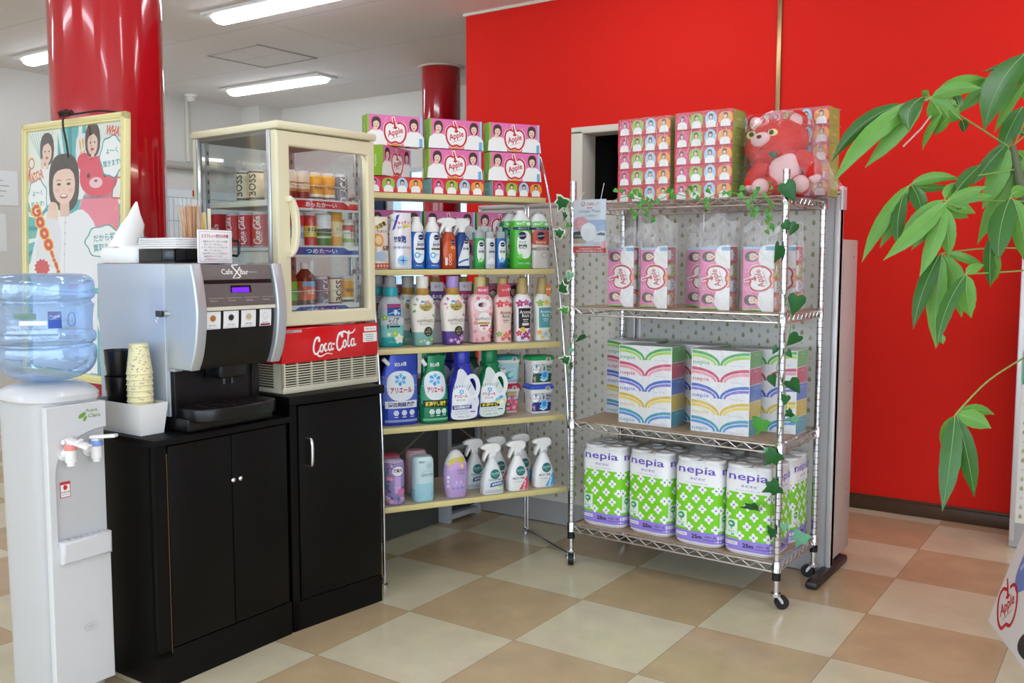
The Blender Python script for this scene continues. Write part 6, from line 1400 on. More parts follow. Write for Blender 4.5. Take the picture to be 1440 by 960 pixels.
def film_box(w, d, h, m='shrink_film', n=7, amp=.004, seed=1, top=1.):
    """Loose clear wrap round a block: a slightly crumpled rounded box with sealed edges."""
    rnd = random.Random(seed); mb = MB(); S = []
    N = 48
    for k in range(n+1):
        z = h*k/n; f = 1+rnd.uniform(0, amp)/w
        S.append((z, (w/2+.0025)*f, (d/2+.0025)*f, 14))
    S.append((h+.003, w/2-.004, d/2-.004, 12))
    sec(mb, S, m, N)
    return mb
def pink_pack(x, y, label, seed):
    t = thing('tissue_pack', label, 'tissue pack', rk(x, y, RZ[3]+(.0115 if x > .7 else .0035)), RK.r+radians((-.6, .8, 0)[seed % 3]), 'wrapped packs of pink tissue boxes on top of the rack')
    for k in range(5):
        o = carton(None, None, (.0008*((k*7+seed) % 3-1), 0, k*(TD+.0022)), 0, 'strip'); M = o.matrix_world.copy(); o.parent = t; o.matrix_local = M
    film_box(TW, TH, 5*TD+.009, seed=seed).build('clear_wrap', t)
    # gathered seam of the wrap along the top edge
    mb = MB(); rnd = random.Random(seed)
    for k in range(6): x0 = -TW/2+.022+(TW-.06)*k/5; tube(mb, smooth_poly([(x0, -TH/2-.004, 5*TD-.01*rnd.random()), (x0+.015, -TH/2-.005, 5*TD*.8), (x0-.02*rnd.random(), -TH/2-.004, 5*TD*.55)], 3, False), .0007, 'white_print', 5)
    mb.build('wrap_crease', t)
pink_pack(.258, .165, 'wrapped five-box tissue pack at the left end on top of the wire rack', 3)
pink_pack(.515, .145, 'wrapped five-box tissue pack directly left of the red plush toy', 4)
pink_pack(.805, .345, 'wrapped five-box tissue pack behind and right of the red plush toy', 5)
pink_pack(.556, .345, 'wrapped five-box tissue pack at the back, its top edge showing behind the bagged plush', 7)

def plush():
    """A plain round-eared red plush bear sitting in a clear bag."""
    t = thing('plush_toy', 'red plush toy with a pink belly in a clear bag on the rack', 'plush toy', rk(.784, .138, RZ[3]+.004), RK.r)
    mb = MB(); ball(mb, (0.02, .06, .095), (.088, .075, .095), 'plush_red', 28, 16)
    ball(mb, (.03, .0, .095), (.060, .030, .062), 'plush_pink', 24, 14); mb.build('body', t)
    h = thing_part('head', t)
    mb = MB(); T = Matrix.Translation((-.025, .045, .205)) @ Matrix.Rotation(radians(-13), 4, 'Y') @ Matrix.Rotation(radians(12), 4, 'X')
    S = [(-.085, .02, .02, 2), (-.078, .060, .05, 2.1), (-.055, .098, .078, 2.2), (-.02, .116, .09, 2.2), (.015, .112, .088, 2.1), (.045, .088, .074, 2), (.068, .055, .05, 2), (.080, .015, .015, 2)]
    sec(mb, smooth_poly(S, 2, False), 'plush_red', 36, T); hd = mb.build('head', t); bpy.data.objects.remove(h)
    mb = MB(); ball(mb, (-.025, -.085, .0), (.038, .016, .025), 'plush_pink', 18, 10, T); mb.build('muzzle', hd)
    mb = MB(); ball(mb, (-.025, -.101, .008), (.010, .005, .007), C('5a2a24', .6), 12, 8, T); tube(mb, [T @ Vector(p) for p in ((-.037, -.1, -.008), (-.031, -.102, -.012), (-.025, -.102, -.006), (-.019, -.102, -.012), (-.013, -.1, -.008))], .0016, C('3a1c1a', .6), 6); mb.build('nose', hd)
    for k in (-1, 1):
        ye = -.0875*math.sqrt(1-((-.025+k*.043)/.111)**2)+.004; mb = MB(); ball(mb, (-.025+k*.043, ye, .020), (.019, .008, .015), C('eadb8c', .6), 16, 8, T); ball(mb, (-.025+k*.041, ye-.006, .022), (.010, .005, .009), C('221a1a', .4), 12, 8, T); mb.build('eye', hd)
    for k in (-1, 1):
        mb = MB(); ball(mb, (k*.075, .01, .068), (.038, .018, .040), 'plush_red', 18, 10, T); ball(mb, (k*.075, -.006, .068), (.024, .008, .026), 'plush_pink', 16, 8, T); mb.build('ear', hd)
    for pts, rr, tip in (([(.075, .03, .135), (.115, -.0, .115), (.140, -.025, .075)], [.036, .036, .030], (.145, -.032, .062)), ([(-.055, .03, .12), (-.080, -.005, .08), (-.088, -.02, .05)], [.034, .034, .028], (-.088, -.026, .04))):
        mb = MB(); tube(mb, smooth_poly(pts, 4, False), [rr[0]+(rr[2]-rr[0])*i/8 for i in range(9)], 'plush_red', 16); ball(mb, pts[-1], rr[2]*1.02, 'plush_red', 16, 10); ball(mb, tip, (.024, .022, .022), 'plush_pink', 14, 8); mb.build('arm', t)
    for pts, tip in (([(-.02, .02, .04), (-.035, -.035, .034)], (-.040, -.06, .034)), ([(.075, .02, .04), (.098, -.035, .036)], (.105, -.058, .038))):
        mb = MB(); tube(mb, pts, [.040, .036], 'plush_red', 16); ball(mb, pts[1], .036, 'plush_red', 16, 10); ball(mb, tip, (.032, .022, .031), 'plush_pink', 16, 10); mb.build('leg', t)
    mb = MB(); ball(mb, (.0, -.038, .148), (.013, .010, .012), C('2f6a4a', .5), 12, 8); ball(mb, (-.012, -.036, .150), (.010, .005, .007), C('2f6a4a', .5), 10, 6); mb.build('green_bow', t)
    # the bag: crumpled, gathered towards lower right
    rnd = random.Random(11); prof = [(.002, .150, .100), (.02, .162, .104), (.07, .160, .106), (.13, .153, .104), (.19, .150, .102), (.24, .135, .098), (.275, .105, .07), (.300, .06, .035), (.312, .02, .012)]
    mb = MB(); n = 40; V = []
    for r, (z, rx, ry) in enumerate(prof):
        for k in range(n):
            a = 2*pi*k/n; f = 1+.045*sin(5*a+r*1.7)+.03*sin(9*a-r)+rnd.uniform(-.018, .018); V.append((.02+rx*cos(a)*f-.03*max(z-.2, 0)/.1, .03+ry*sin(a)*f, z+rnd.uniform(-.003, .003) if r else z))
    mb.add(V, [(r*n+k, r*n+(k+1) % n, (r+1)*n+(k+1) % n, (r+1)*n+k) for r in range(len(prof)-1) for k in range(n)], 'bag_clear', True)
    # twisted tail of the bag hanging off its right side
    V = []; m = 7
    for r in range(m):
        q = r/(m-1); cx, cy, cz = .15+.055*q, -.05-.03*q, .20-.185*q
        for k in range(14): a = 2*pi*k/14; w = (.012+.04*q*q)*(1+.35*sin(4*a+r)); V.append((cx+w*cos(a), cy+w*.6*sin(a), max(cz+rnd.uniform(-.006, .006), .004)))
    mb.add(V, [(r*14+k, r*14+(k+1) % 14, (r+1)*14+(k+1) % 14, (r+1)*14+k) for r in range(m-1) for k in range(14)], 'bag_clear', True)
    mb.build('clear_bag', t)
def thing_part(n, p):
    return bpy.data.objects.new('tmp', None)
plush()

# ---- bagged pink boxes on the second tier from the top
def bag_film(w, d, h, H2, seed):
    """Open-topped soft bag, pinched to a ridge above the box."""
    rnd = random.Random(seed); n = 44; V = []; mb = MB()
    rows = [(.001, w/2+.012, d/2+.010, .0), (.05, w/2+.010, d/2+.008, .0), (h*.55, w/2+.011, d/2+.008, .1), (h*.95, w/2+.010, d/2+.007, .2), (h+.02, w/2+.011, d/2+.002, .5), (h+.05, w/2+.013, d/2-.012, .8), (H2*.9, w/2+.014, d*.18, 1), (H2, w/2+.016, .010, 1)]
    for r, (z, rx, ry, q) in enumerate(rows):
        for k in range(n):
            a = 2*pi*k/n; c, s = cos(a), sin(a); e = 8-5.5*q
            x = rx*math.copysign(abs(c)**(2/e), c); y = ry*math.copysign(abs(s)**(2/e), s)
            wv = q*.014*sin(3*a+seed)+q*.006*sin(7*a+r+seed); zz = z+(q*.018*sin(2*x/w*3+seed) if r > 4 else 0)
            V.append((x+rnd.uniform(-.001, .001)*(1+2*q), y+wv+.002*sin(5*a+r*2), zz))
    mb.add(V, [(r*n+k, r*n+(k+1) % n, (r+1)*n+(k+1) % n, (r+1)*n+k) for r in range(len(rows)-1) for k in range(n)], 'bag_film', True)
    return mb
gP = 'bagged pink tissue boxes on the wire rack'
def bagged(x, y, label, seed, turn=0, z=RZ[2]+.0045, H2=.325):
    t = thing('bagged_tissue_box', label, 'tissue box', rk(x, y, z), RK.r+turn, gP)
    o = carton(None, None, (0, 0, .003), 0, 'upright'); M = o.matrix_world.copy(); o.parent = t; o.matrix_local = M
    bag_film(TH, TD, TW, H2, seed).build('clear_bag', t)
for i, x in enumerate((.178, .330, .582, .748)):
    bagged(x, (.105, .098, .098, .100)[i], ('leftmost bagged pink tissue box in the front row on the rack', 'second bagged pink tissue box from the left, front row on the rack', 'third bagged pink tissue box from the left, front row on the rack', 'front-row bagged pink tissue box beside the right rack post')[i], i, radians((0, -2, 0, 1)[i]), H2=(.30, .345, .345, .315)[i])
for i, x in enumerate((.447, .772)):
    bagged(x, .265, ('bagged pink tissue box in the second row, seen between the middle two front ones', 'bagged pink tissue box in the second row at the right end')[i], 10+i, radians((4, -3)[i]), H2=.31)

# ---- coloured five-box packs
NC = [('1f9fb8', '4a90dc', '3aa8c0'), ('e0bc2c', 'efd75a', 'e8c83c'), ('2a66c8', '7a6cd0', '3f7ad8'), ('d23a68', 'f09aa8', 'd8466e'), ('3fae48', 'a8d83c', '5fb85c')]
NW, NH, ND = .231, .0625, .117
def nepia_mesh(k):
    a, b, e = NC[k]; mb = MB(); box(mb, (-NW/2, -ND/2, 0), (NW/2, ND/2, NH), C('ececee', .4))
    for r in (0, pi):
        S = plane(Matrix.Rotation(r, 4, 'Z') @ facing(0, -ND/2, 0))
        for sx in (-1, 1):
            for o, (ra, rb, w, c) in enumerate(((.1085, .0475, .0115, a), (.0945, .0335, .0105, b), (.112, .058, .006, a))):
                if o == 2: continue
                P = [(sx*(NW*.49-ra*sin(pi/2*j/12)*1.0), .006+rb*cos(pi/2*j/12)) for j in range(13)]
                dec(mb, S, q_line(P, w, w*.8), C(c), 1+o*.5)
        dec(mb, S, q_text('nepia', -NW*.33, .0125, .066, .0185, 0, .002), C(a), 3); dec(mb, S, q_text('Premium Tissue', NW*.3, .008, .055, .005, shear=.3), C('b0a8b4'), 3)
    for x, rz in ((-NW/2, -pi/2), (NW/2, pi/2)): dec(mb, plane(facing(x, 0, NH/2, rz)), q_rect(0, 0, ND-.004, NH-.003), C(e), 1); dec(mb, plane(facing(x, 0, NH/2, rz)), q_text('nepia', 0, .018, .03, .007), C('e8f0f4'), 2)
    dec(mb, plane(Matrix.Translation((0, 0, NH))), q_ell(0, 0, .07, .016, 20), C('dcdce0'), 1)
    return mb.mesh('tissue_carton_rainbow')
NM = [nepia_mesh(k) for k in range(5)]
gN = 'five-box packs with rainbow arches'
def nepia_pack(x, y, label, seed, turn=0):
    t = thing('tissue_pack', label, 'tissue pack', rk(x, y, RZ[1]+.005), RK.r+turn, gN)
    for k in range(5):
        o = bpy.data.objects.new('tissue_carton', NM[k]); COL.objects.link(o); o.parent = t; o.location = (0, 0, k*NH)
        o['label'] = ('cyan', 'yellow', 'blue', 'pink', 'green')[k]+' tissue box of the pack'
    film_box(NW, ND, 5*NH, seed=seed, amp=.003).build('clear_wrap', t)
nepia_pack(.137, .30, 'rainbow-arch tissue pack in the back row at the far left of its tier', 21)
nepia_pack(.297, .122, 'front left rainbow-arch tissue pack, its coloured right end in full view', 22)
nepia_pack(.425, .275, 'rainbow-arch tissue pack at the back between the two front packs', 23)
nepia_pack(.613, .118, 'front right rainbow-arch tissue pack, its coloured right end in full view', 24)
nepia_pack(.737, .265, 'rainbow-arch tissue pack at the right end behind the rack post', 25)

# ---- toilet roll packs on the lowest tier
def roll_pack_meshes():
    w, d, h = .0985, .0985, .325
    S = [(0, w*.90, d*.90, 4.2), (.010, w*.985, d*.985, 4.6), (.025, w, d, 5), (.05, w, d, 5), (h-.03, w, d, 5), (h-.006, w*.95, d*.95, 4.4), (h, w*.90, d*.90, 4.2)]
    mb = MB(); sec(mb, S, C('efeeee', .4), 64)
    F0 = front(S)
    for r in (0, pi/2, pi, -pi/2):
        R = Matrix.Rotation(r, 4, 'Z'); F = lambda u, v, e, R=R: R @ Vector(F0(u, v, e))
        dec(mb, F, q_rect(0, .145, .1935, .176, 24, 6), C('7fd028'), 1); dec(mb, F, q_rect(0, .033, .1935, .05, 24, 4), C('9b86dc'), 1)
        for i in range(4):
            for j in range(5):
                x = -.079+.052*i+(.0265 if j % 2 else 0); z = .072+.037*j
                if x > .085 or z > .226: continue
                if z < .125 and x < -.03: continue
                for q in range(4): a = pi/2*q+.1; dec(mb, F, q_ell(x+.0092*cos(a), z+.0092*sin(a), .0078, .0064, 10, rot=a), C('f2f4f2'), 2)
                dec(mb, F, q_ell(x, z, .0042, .0042, 10), C('9a86c8'), 3)
        dec(mb, F, q_rect(-.060, .098, .046, .062, 6, 3), C('e9f1e6'), 3); dec(mb, F, q_ell(-.060, .112, .014, .013, 16), C('3aa068'), 4); dec(mb, F, q_ell(-.060, .112, .005, .005, 8), C('d6ecd8'), 5); dec(mb, F, q_rect(-.060, .097, .004, .012), C('3aa068'), 4); dec(mb, F, q_text('植林木', -.060, .083, .03, .006), C('3aa068'), 4); dec(mb, F, q_rect(-.055, .073, .012, .008), C('5fbf8a'), 4)
        dec(mb, F, q_text('nepia', 0, .288, .150, .036, 0, .012), C('6a50b8'), 2); dec(mb, F, q_text('ネピネピ', .004, .258, .062, .010, 0, .02), C('7a68b8'), 2); dec(mb, F, q_text('トイレットロール', .0, .242, .09, .005, 0, .01), C('8a7ac0'), 2)
        dec(mb, F, q_rect(-.062, .041, .052, .012, 6), C('eeeaf2'), 2); dec(mb, F, q_text('ダブル 無香料', -.062, .041, .044, .006), C('4a4458'), 3); dec(mb, F, q_text('25m', .004, .038, .042, .016, 0, .04), C('241c38'), 2); dec(mb, F, q_text('12ロール', .058, .042, .044, .009, 0, .02), C('241c38'), 2); dec(mb, F, q_rect(.056, .030, .05, .002, 4), C('3a3050'), 2)
    body = mb.mesh('roll_pack_wrapper')
    mb = MB()
    for x in (-1, 1):
        for y in (-1, 1):
            lathe(mb, [(.0475, h-.004), (.0465, h+.004), (.042, h+.007), (.020, h+.006), (.019, h-.02)], 'tissue', 24, (x*.048, y*.048, 0), caps=False)
    rolls = mb.mesh('roll_tops')
    mb = MB(); n = 40; V = []; rnd = random.Random(2); rows = [(h-.05, w*1.004, d*1.004, 5), (h, w*.99, d*.99, 4.5), (h+.014, w*.85, d*.8, 3.4), (h+.026, w*.55, d*.3, 2.4), (h+.034, w*.46, d*.06, 2)]
    for r, (z, rx, ry, e) in enumerate(rows):
        for k in range(n):
            a = 2*pi*k/n; c, s = cos(a), sin(a); V.append((rx*math.copysign(abs(c)**(2/e), c), ry*math.copysign(abs(s)**(2/e), s), z+rnd.uniform(-.004, .004)*(r > 0)))
    mb.add(V, [(r*n+k, r*n+(k+1) % n, (r+1)*n+(k+1) % n, (r+1)*n+k) for r in range(len(rows)-1) for k in range(n)], 'bag_clear', True)
    return body, rolls, mb.mesh('roll_film')
RPM = roll_pack_meshes()
gR = 'green and purple twelve-roll toilet paper packs'
def roll_pack(x, y, label, turn=0):
    t = thing('toilet_roll_pack', label, 'toilet paper', rk(x, y, RZ[0]+.0045), RK.r+turn, gR)
    for nm, me in zip(('printed_wrapper', 'toilet_rolls', 'film_top'), RPM):
        o = bpy.data.objects.new(nm, me); COL.objects.link(o); o.parent = t
    return t
def gathered(t):
    mb = MB(); rnd = random.Random(8); V = []; n = 26; rows = [(.318, .075, .075), (.338, .070, .05), (.352, .052, .028), (.364, .036, .018), (.376, .046, .026), (.390, .062, .036), (.397, .066, .030)]
    for r, (z, rx, ry) in enumerate(rows):
        for k in range(n): a = 2*pi*k/n; f = 1+.14*sin(5*a+r)+rnd.uniform(-.07, .07); V.append((-.02+rx*cos(a)*f, .01+ry*sin(a)*f, z+rnd.uniform(-.005, .005)*(r > 0)))
    mb.add(V, [(r*n+k, r*n+(k+1) % n, (r+1)*n+(k+1) % n, (r+1)*n+k) for r in range(len(rows)-1) for k in range(n)], 'bag_film', True); mb.build('gathered_film', t)
roll_pack(.125, .120, 'toilet paper pack at the left end of the lowest rack tier', radians(1))
roll_pack(.338, .128, 'second toilet paper pack from the left on the lowest rack tier', radians(-5))
gathered(roll_pack(.549, .108, 'third toilet paper pack from the left on the lowest rack tier', radians(0)))
roll_pack(.752, .106, 'fourth toilet paper pack, next to the front right rack post', 0)
roll_pack(.748, .318, 'back-row toilet paper pack seen past the right rack post', 0)
roll_pack(.535, .318, 'toilet paper pack in the back row behind the third front one', radians(1))

# ---- card hung on the rack
t = thing('info_card', 'hanging map-review card in a clear sleeve on the left post of the wire rack', 'sign', rk(.088, -.018, 1.276), RK.r)
mb = MB(); box(mb, (-.075, -.001, 0), (.075, .001, .208), C('d9dee9', .35)); S = plane(facing(0, -.001, .104))
dec(mb, S, q_rect(0, -.091, .15, .026), C('d63a30'), 1); dec(mb, S, q_rect(0, .0, .15, .05, 1, 4), C('a9bce0'), 1); dec(mb, S, q_rect(0, .062, .15, .076), C('dfe3ec'), 1)
dec(mb, S, q_ell(-.040, .010, .035, .028, 26), C('e39aa8'), 1.6); dec(mb, S, q_ring(-.042, .010, .014, .012, .002), C('f0c8d0'), 2)
dec(mb, S, q_rect(0, -.048, .15, .06), C('cfd3dc'), 1.2); dec(mb, S, q_poly([(-.075, -.048), (-.075, -.022), (-.045, -.018), (-.02, -.030), (-.012, -.048)]), C('2c3038'), 1.6); dec(mb, S, q_rect(-.045, -.036, .05, .004), C('9aa4b4'), 2); dec(mb, S, q_rect(-.045, -.058, .06, .018), C('b8a488'), 1.5)
dec(mb, S, q_poly([(.012, -.048), (.02, -.03), (.05, -.020), (.075, -.024), (.075, -.06), (.02, -.062)]), C('e6e8ec'), 1.6); dec(mb, S, q_poly([(.03, -.034), (.05, -.024), (.07, -.027), (.07, -.038)]), C('3a4656'), 2); dec(mb, S, q_ell(.066, -.072, .016, .014), C('f0b8c4'), 2)
dec(mb, S, q_ell(-.004, -.022, .036, .036, 32), C('f1f1f4'), 3)
dec(mb, S, q_ring(-.030, .088, .0095, .0095, .0022), C('cc3038'), 2); dec(mb, S, q_line([(-.034, .086), (-.030, .083), (-.024, .093)], .002), C('cc3038'), 2); dec(mb, S, q_text('nac', .004, .087, .036, .011, .03, .01, .25), C('cc3038'), 2); dec(mb, S, q_line([(.022, .083), (.032, .086), (.040, .093)], .002), C('cc3038'), 2)
dec(mb, S, q_text('豊川店', 0, .072, .022, .006, 0, .04), C('b83a44'), 2); dec(mb, S, q_text('Google Maps', 0, .058, .098, .013), C('55565e'), 2); dec(mb, S, q_text('口コミを投稿する', 0, .041, .068, .0075), C('6a6c74'), 2)
dec(mb, S, q_text('ご来店ありがとうございます', .004, -.088, .10, .006, 0, .02), 'white_print', 2); dec(mb, S, q_text('皆様のご感想をお聞かせください', .0, -.097, .12, .0055, 0, .02), 'white_print', 2); mb.build('card', t)
mb = MB(); box(mb, (-.077, -.0075, -.010), (.079, -.0068, .210), 'clear_glass'); mb.build('clear_sleeve', t)
mb = MB(); tube(mb, smooth_poly([(-.045, 0, .205), (-.040, .004, .225), (-.030, .01, .24)], 3, False), .0011, 'white_print', 5); tube(mb, smooth_poly([(.050, 0, .205), (.052, .006, .235), (.058, .01, .27)], 3, False), .0011, 'white_print', 5); mb.build('hanging_string', t)
for k, (x0, pp) in enumerate(((0, [(0, 0, 0), (0, 0, -.075)]), (.06, [(0, 0, 0), (.004, 0, -.03), (.03, 0, -.072)]), (.09, [(0, 0, .0), (.0, 0, -.03), (.028, 0, -.066)]))):
    tag(tube(MB(), [(a, b, c) for a, b, c in pp], .0016, 'steel_wire', 6).build('wire_hook', None, rk(.40+x0, .36, RZ[3]-.031), RK.r), ('straight thin wire hook hanging under the top rack tier', 'left one of two bent wire hooks under the top rack tier', 'right one of two bent wire hooks under the top rack tier')[k], 'hook', 'wire hooks under the top rack tier')

# ---- artificial ivy
IVY = [(0, -.55), (.15, -.22), (.36, -.20), (.30, .04), (.42, .24), (.20, .34), (0, .30), (-.20, .34), (-.42, .24), (-.30, .04), (-.36, -.20), (-.15, -.22)]
HEART = [(0, -.55), (.22, -.18), (.36, .10), (.34, .30), (.18, .42), (0, .32), (-.18, .42), (-.34, .30), (-.36, .10), (-.22, -.18)]
def leaf3(mb, p, s, ang, m, shape, yaw=0., pitch=0., rim=None):
    """A small folded leaf: shape drawn in x,z, turned by ang in its plane, then yawed and pitched."""
    T = Matrix.Translation(p) @ Matrix.Rotation(yaw, 4, 'Z') @ Matrix.Rotation(pitch, 4, 'X') @ Matrix.Rotation(ang, 4, 'Y')
    k = len(shape)
    for f, mm, dy in (((1., rim, 0), (.78, m, -.0008)) if rim else ((1., m, 0),)):
        vs = [(0, -.05*s+dy, 0)]+[(x*s*f, f*(abs(x)*s*.25+.05*s)-.05*s+dy, z*s*f) for x, z in shape]
        mb.add(vs, [(0, 1+i, 1+(i+1) % k) for i in range(k)], mm, True, T)
def vine(name, label, pts, leaves, shape_default=IVY):
    """pts: stem through local rack points; leaves: (x, y, z, size, angle, material, yaw, pitch, shape, rim)."""
    t = thing(name, label, 'artificial ivy', rk(0, 0, 0), RK.r, 'artificial ivy on the wire rack')
    mb = MB()
    for P in pts: tube(mb, smooth_poly(P, 4, False), .0016, 'twig', 5)
    mb.build('stem', t)
    mb = MB()
    for L in leaves:
        x, y, z, s, a, m, yw, pt, sh, rim = (list(L)+[None]*10)[:10]
        leaf3(mb, (x, y, z), s, a, m, sh or shape_default, yw or 0, pt or 0, rim)
    mb.build('leaves', t)
D = 'ivy_green'; B = 'ivy_bright'; Mi = 'ivy_mint'; Wh = 'ivy_white'
vine('ivy_garland', 'variegated ivy garland winding down the front left post of the wire rack',
     [[(.0, -.018, 1.50), (-.012, -.02, 1.47), (-.03, -.02, 1.44), (-.012, -.016, 1.36), (-.035, -.02, 1.33)], [(.004, -.026, 1.265), (.010, -.018, 1.22), (-.03, -.02, 1.14), (-.012, -.030, 1.06), (.01, -.022, .99), (.012, -.02, .93), (.05, -.03, .90)], [(.012, -.02, .93), (.0, -.02, .86), (-.01, -.02, .80), (.01, -.02, .76)]],
     [(-.035, -.03, 1.475, .085, .5, D, .3, .4, IVY, Wh), (-.022, -.03, 1.425, .052, 2.6, D, -.4, .2, IVY, Wh), (-.048, -.03, 1.355, .062, 2.2, D, .2, .3, IVY, Wh), (-.006, -.03, 1.385, .03, 1, B, 0, .3, HEART, None),
      (.006, -.034, 1.185, .052, .4, Mi, .2, .2, HEART, Wh), (-.028, -.034, 1.135, .075, 3.3, D, -.1, .2, IVY, Wh), (-.014, -.03, 1.165, .038, 1.6, D, .8, .1, HEART, None), (-.018, -.034, 1.045, .055, 1.9, 'ivy_bright', .2, .4, IVY, Wh),
      (.062, -.03, .935, .06, .6, D, 1.1, .9, HEART, None), (-.012, -.034, .845, .06, 1.9, D, .4, .3, IVY, Wh), (.012, -.03, .825, .05, -.2, D, -.5, .2, IVY, Wh), (.012, -.03, .885, .03, .4, Mi, .6, .2, IVY, None)])
px = RW_
vine('ivy_garland', 'dark green ivy garland winding down the front right post of the wire rack',
     [[(px+.012, -.018, 1.52), (px+.02, -.02, 1.46), (px+.012, -.02, 1.40), (px-.012, -.02, 1.34), (px-.025, -.02, 1.24), (px-.012, -.018, 1.16), (px+.02, -.016, 1.10), (px+.034, -.018, 1.02), (px+.016, -.02, .93), (px-.012, -.02, .87), (px+.02, -.02, .80), (px+.026, -.02, .72), (px+.0, -.02, .62), (px-.014, -.018, .54), (px-.016, -.02, .44), (px-.02, -.02, .34), (px-.004, -.02, .27), (px+.04, -.02, .25)], [(px-.016, -.02, .42), (px-.05, -.03, .37), (px-.08, -.03, .355)]],
     [(px+.022, -.034, 1.485, .085, -.5, D, .5, .1, HEART, None), (px+.040, -.03, 1.355, .055, .5, D, .9, .2, HEART, None), (px+.018, -.03, 1.365, .05, -.9, D, .4, .1, HEART, None), (px-.014, -.034, 1.275, .085, .55, D, -.6, .1, HEART, None),
      (px+.055, -.034, 1.10, .085, .25, D, .2, .2, HEART, None), (px+.052, -.03, .975, .066, .7, D, .4, .5, HEART, None), (px+.036, -.03, .925, .035, -.7, D, .8, 0, HEART, None), (px-.014, -.03, .935, .035, .6, D, .8, 0, HEART, None), (px-.018, -.034, .83, .055, -.4, D, .9, .1, HEART, None), (px+.054, -.03, .815, .075, -.6, D, .4, .5, HEART, None), (px+.028, -.034, .765, .045, .2, D, .2, .2, HEART, None), (px+.044, -.034, .715, .05, 1.1, D, -.2, .4, IVY, None), (px+.058, -.03, .695, .05, -.5, Mi, .3, .6, IVY, None),
      (px-.062, -.034, .665, .085, .3, 'ivy_bright', .1, .3, IVY, None), (px-.012, -.034, .555, .085, .7, D, .3, .2, IVY, None), (px-.03, -.03, .575, .05, 1.5, Mi, .3, .7, IVY, None), (px-.008, -.034, .445, .085, 1.1, D, .2, .3, IVY, None), (px-.085, -.034, .36, .085, 1.5, D, .1, .9, IVY, None), (px-.012, -.034, .285, .06, .2, D, -.4, .2, IVY, None), (px+.07, .04, .26, .085, .4, Mi, .2, .3, IVY, None), (px+.03, -.02, .31, .04, 0, Mi, .3, .2, IVY, None)])
rnd = random.Random(21); L = []; P1 = []
x = .185
while x < .86:
    P1.append((x, -.022+.004*rnd.random(), RZ[3]+.006+.012*sin(x*31))); x += .04
for p in P1:
    if rnd.random() < .25: continue
    for k in range(2): L.append((p[0]+rnd.uniform(-.02, .02), -.028, p[2]+rnd.uniform(-.012, .03), rnd.uniform(.018, .034), rnd.uniform(-1.4, 1.4), (B, B, D)[k % 3], rnd.uniform(-.7, .7), rnd.uniform(-.2, .6), HEART, None))
drops = [[(.31, -.022, RZ[3]), (.29, -.02, RZ[3]-.03), (.275, -.02, RZ[3]-.06)], [(.34, -.022, RZ[3]), (.35, -.02, RZ[3]-.03), (.355, -.02, RZ[3]-.07)], [(.75, -.022, RZ[3]), (.755, -.02, RZ[3]-.03), (.765, -.02, RZ[3]-.055), (.775, -.02, RZ[3]-.06)], [(.79, -.022, RZ[3]+.004), (.815, -.02, RZ[3]-.03), (.83, -.02, RZ[3]-.07), (.815, -.02, RZ[3]-.10), (.825, -.02, RZ[3]-.12)], [(.57, -.022, RZ[3]), (.575, -.018, RZ[3]-.03)]]
for P in drops:
    for q in range(len(P)*2-1):
        a = P[q//2]; b = P[min(q//2+q % 2, len(P)-1)]
        L.append(((a[0]+b[0])/2+rnd.choice((-.012, .012)), -.024, (a[2]+b[2])/2-.006, rnd.uniform(.022, .030), rnd.uniform(-.8, .8), (B, B, 'leaf_light')[q % 3], rnd.uniform(-.5, .5), rnd.uniform(0, .5), HEART, None))
vine('ivy_garland', 'small-leaved bright ivy garland trailing along the front rail of the top rack tier', [P1]+drops, L, HEART)

# ================================================================ big-leaved plant in the right foreground
CAM = SC.camera.matrix_world
def at(u, v, d):
    """The point d metres in front of the lens that the photograph shows at u,v."""
    return CAM @ Vector(((u-720)/1313.277*d, -(v-480)/1313.277*d, -d))
def blade(mb, b, t, w, m, d0, d1, bend=0., n=12, fold=.25, seed=0):
    """One leaflet from b to t (photo pixels) between depths d0 and d1; bend bows it sideways, fold makes a keel along the midrib."""
    P0, P2 = at(b[0], b[1], d0), at(t[0], t[1], d1); ww = w/1313.277*(d0+d1)/2
    ax = (P2-P0).normalized(); vw = ((P0+P2)/2-CAM.translation).normalized(); sd = ax.cross(vw).normalized(); nb = sd.cross(ax).normalized()
    if nb.dot(vw) > 0: nb = -nb
    L = (P2-P0).length; P1 = (P0+P2)/2+sd*(bend*L)+nb*(.07*L); rnd = random.Random(seed*7+3)
    V = []; F = []; V2 = []
    for i in range(n+1):
        s = i/n; p = P0*(1-s)**2+P1*(2*s*(1-s))+P2*s*s
        hw = ww*.5*(max(0., sin(pi*min(1, s**.80))))**.75 if 0 < i < n else ww*.012
        if s > .72: hw *= (1-((s-.72)/.28)**1.6*.55)
        rip = .04*hw*sin(i*2.6+seed)
        for j, q in enumerate((-1, -.5, 0, .5, 1)): V.append(p+sd*(q*hw+rip*abs(q))+nb*(-fold*hw*(abs(q)**1.2)+.05*hw*(1 if (i % 2) else -1)*abs(q)))
    for i in range(n):
        for j in range(4): F.append((i*5+j, i*5+j+1, i*5+j+6, i*5+j+5))
    mb.add(V, F, m, True)
    tube(mb, [Vector(V[i*5+2])+nb*.0006 for i in range(n)], [.0008*(1-.6*i/n) for i in range(n)], 'leaf_vein', 4)
LD, LL = 'leaf_dark', 'leaf_light'
pot = (2.02, -.33)
t = thing('potted_plant', 'tall money tree reaching into the right edge of the picture with drooping palmate leaves', 'plant', (pot[0], pot[1], 0))
inv = Matrix.Translation((-pot[0], -pot[1], 0))
lathe(MB(), [(.10, 0), (.125, .24), (.135, .245), (.135, .26), (.115, .26), (.11, .22), (.001, .22)], C('e4e0d8', .4), 40).build('pot', t)
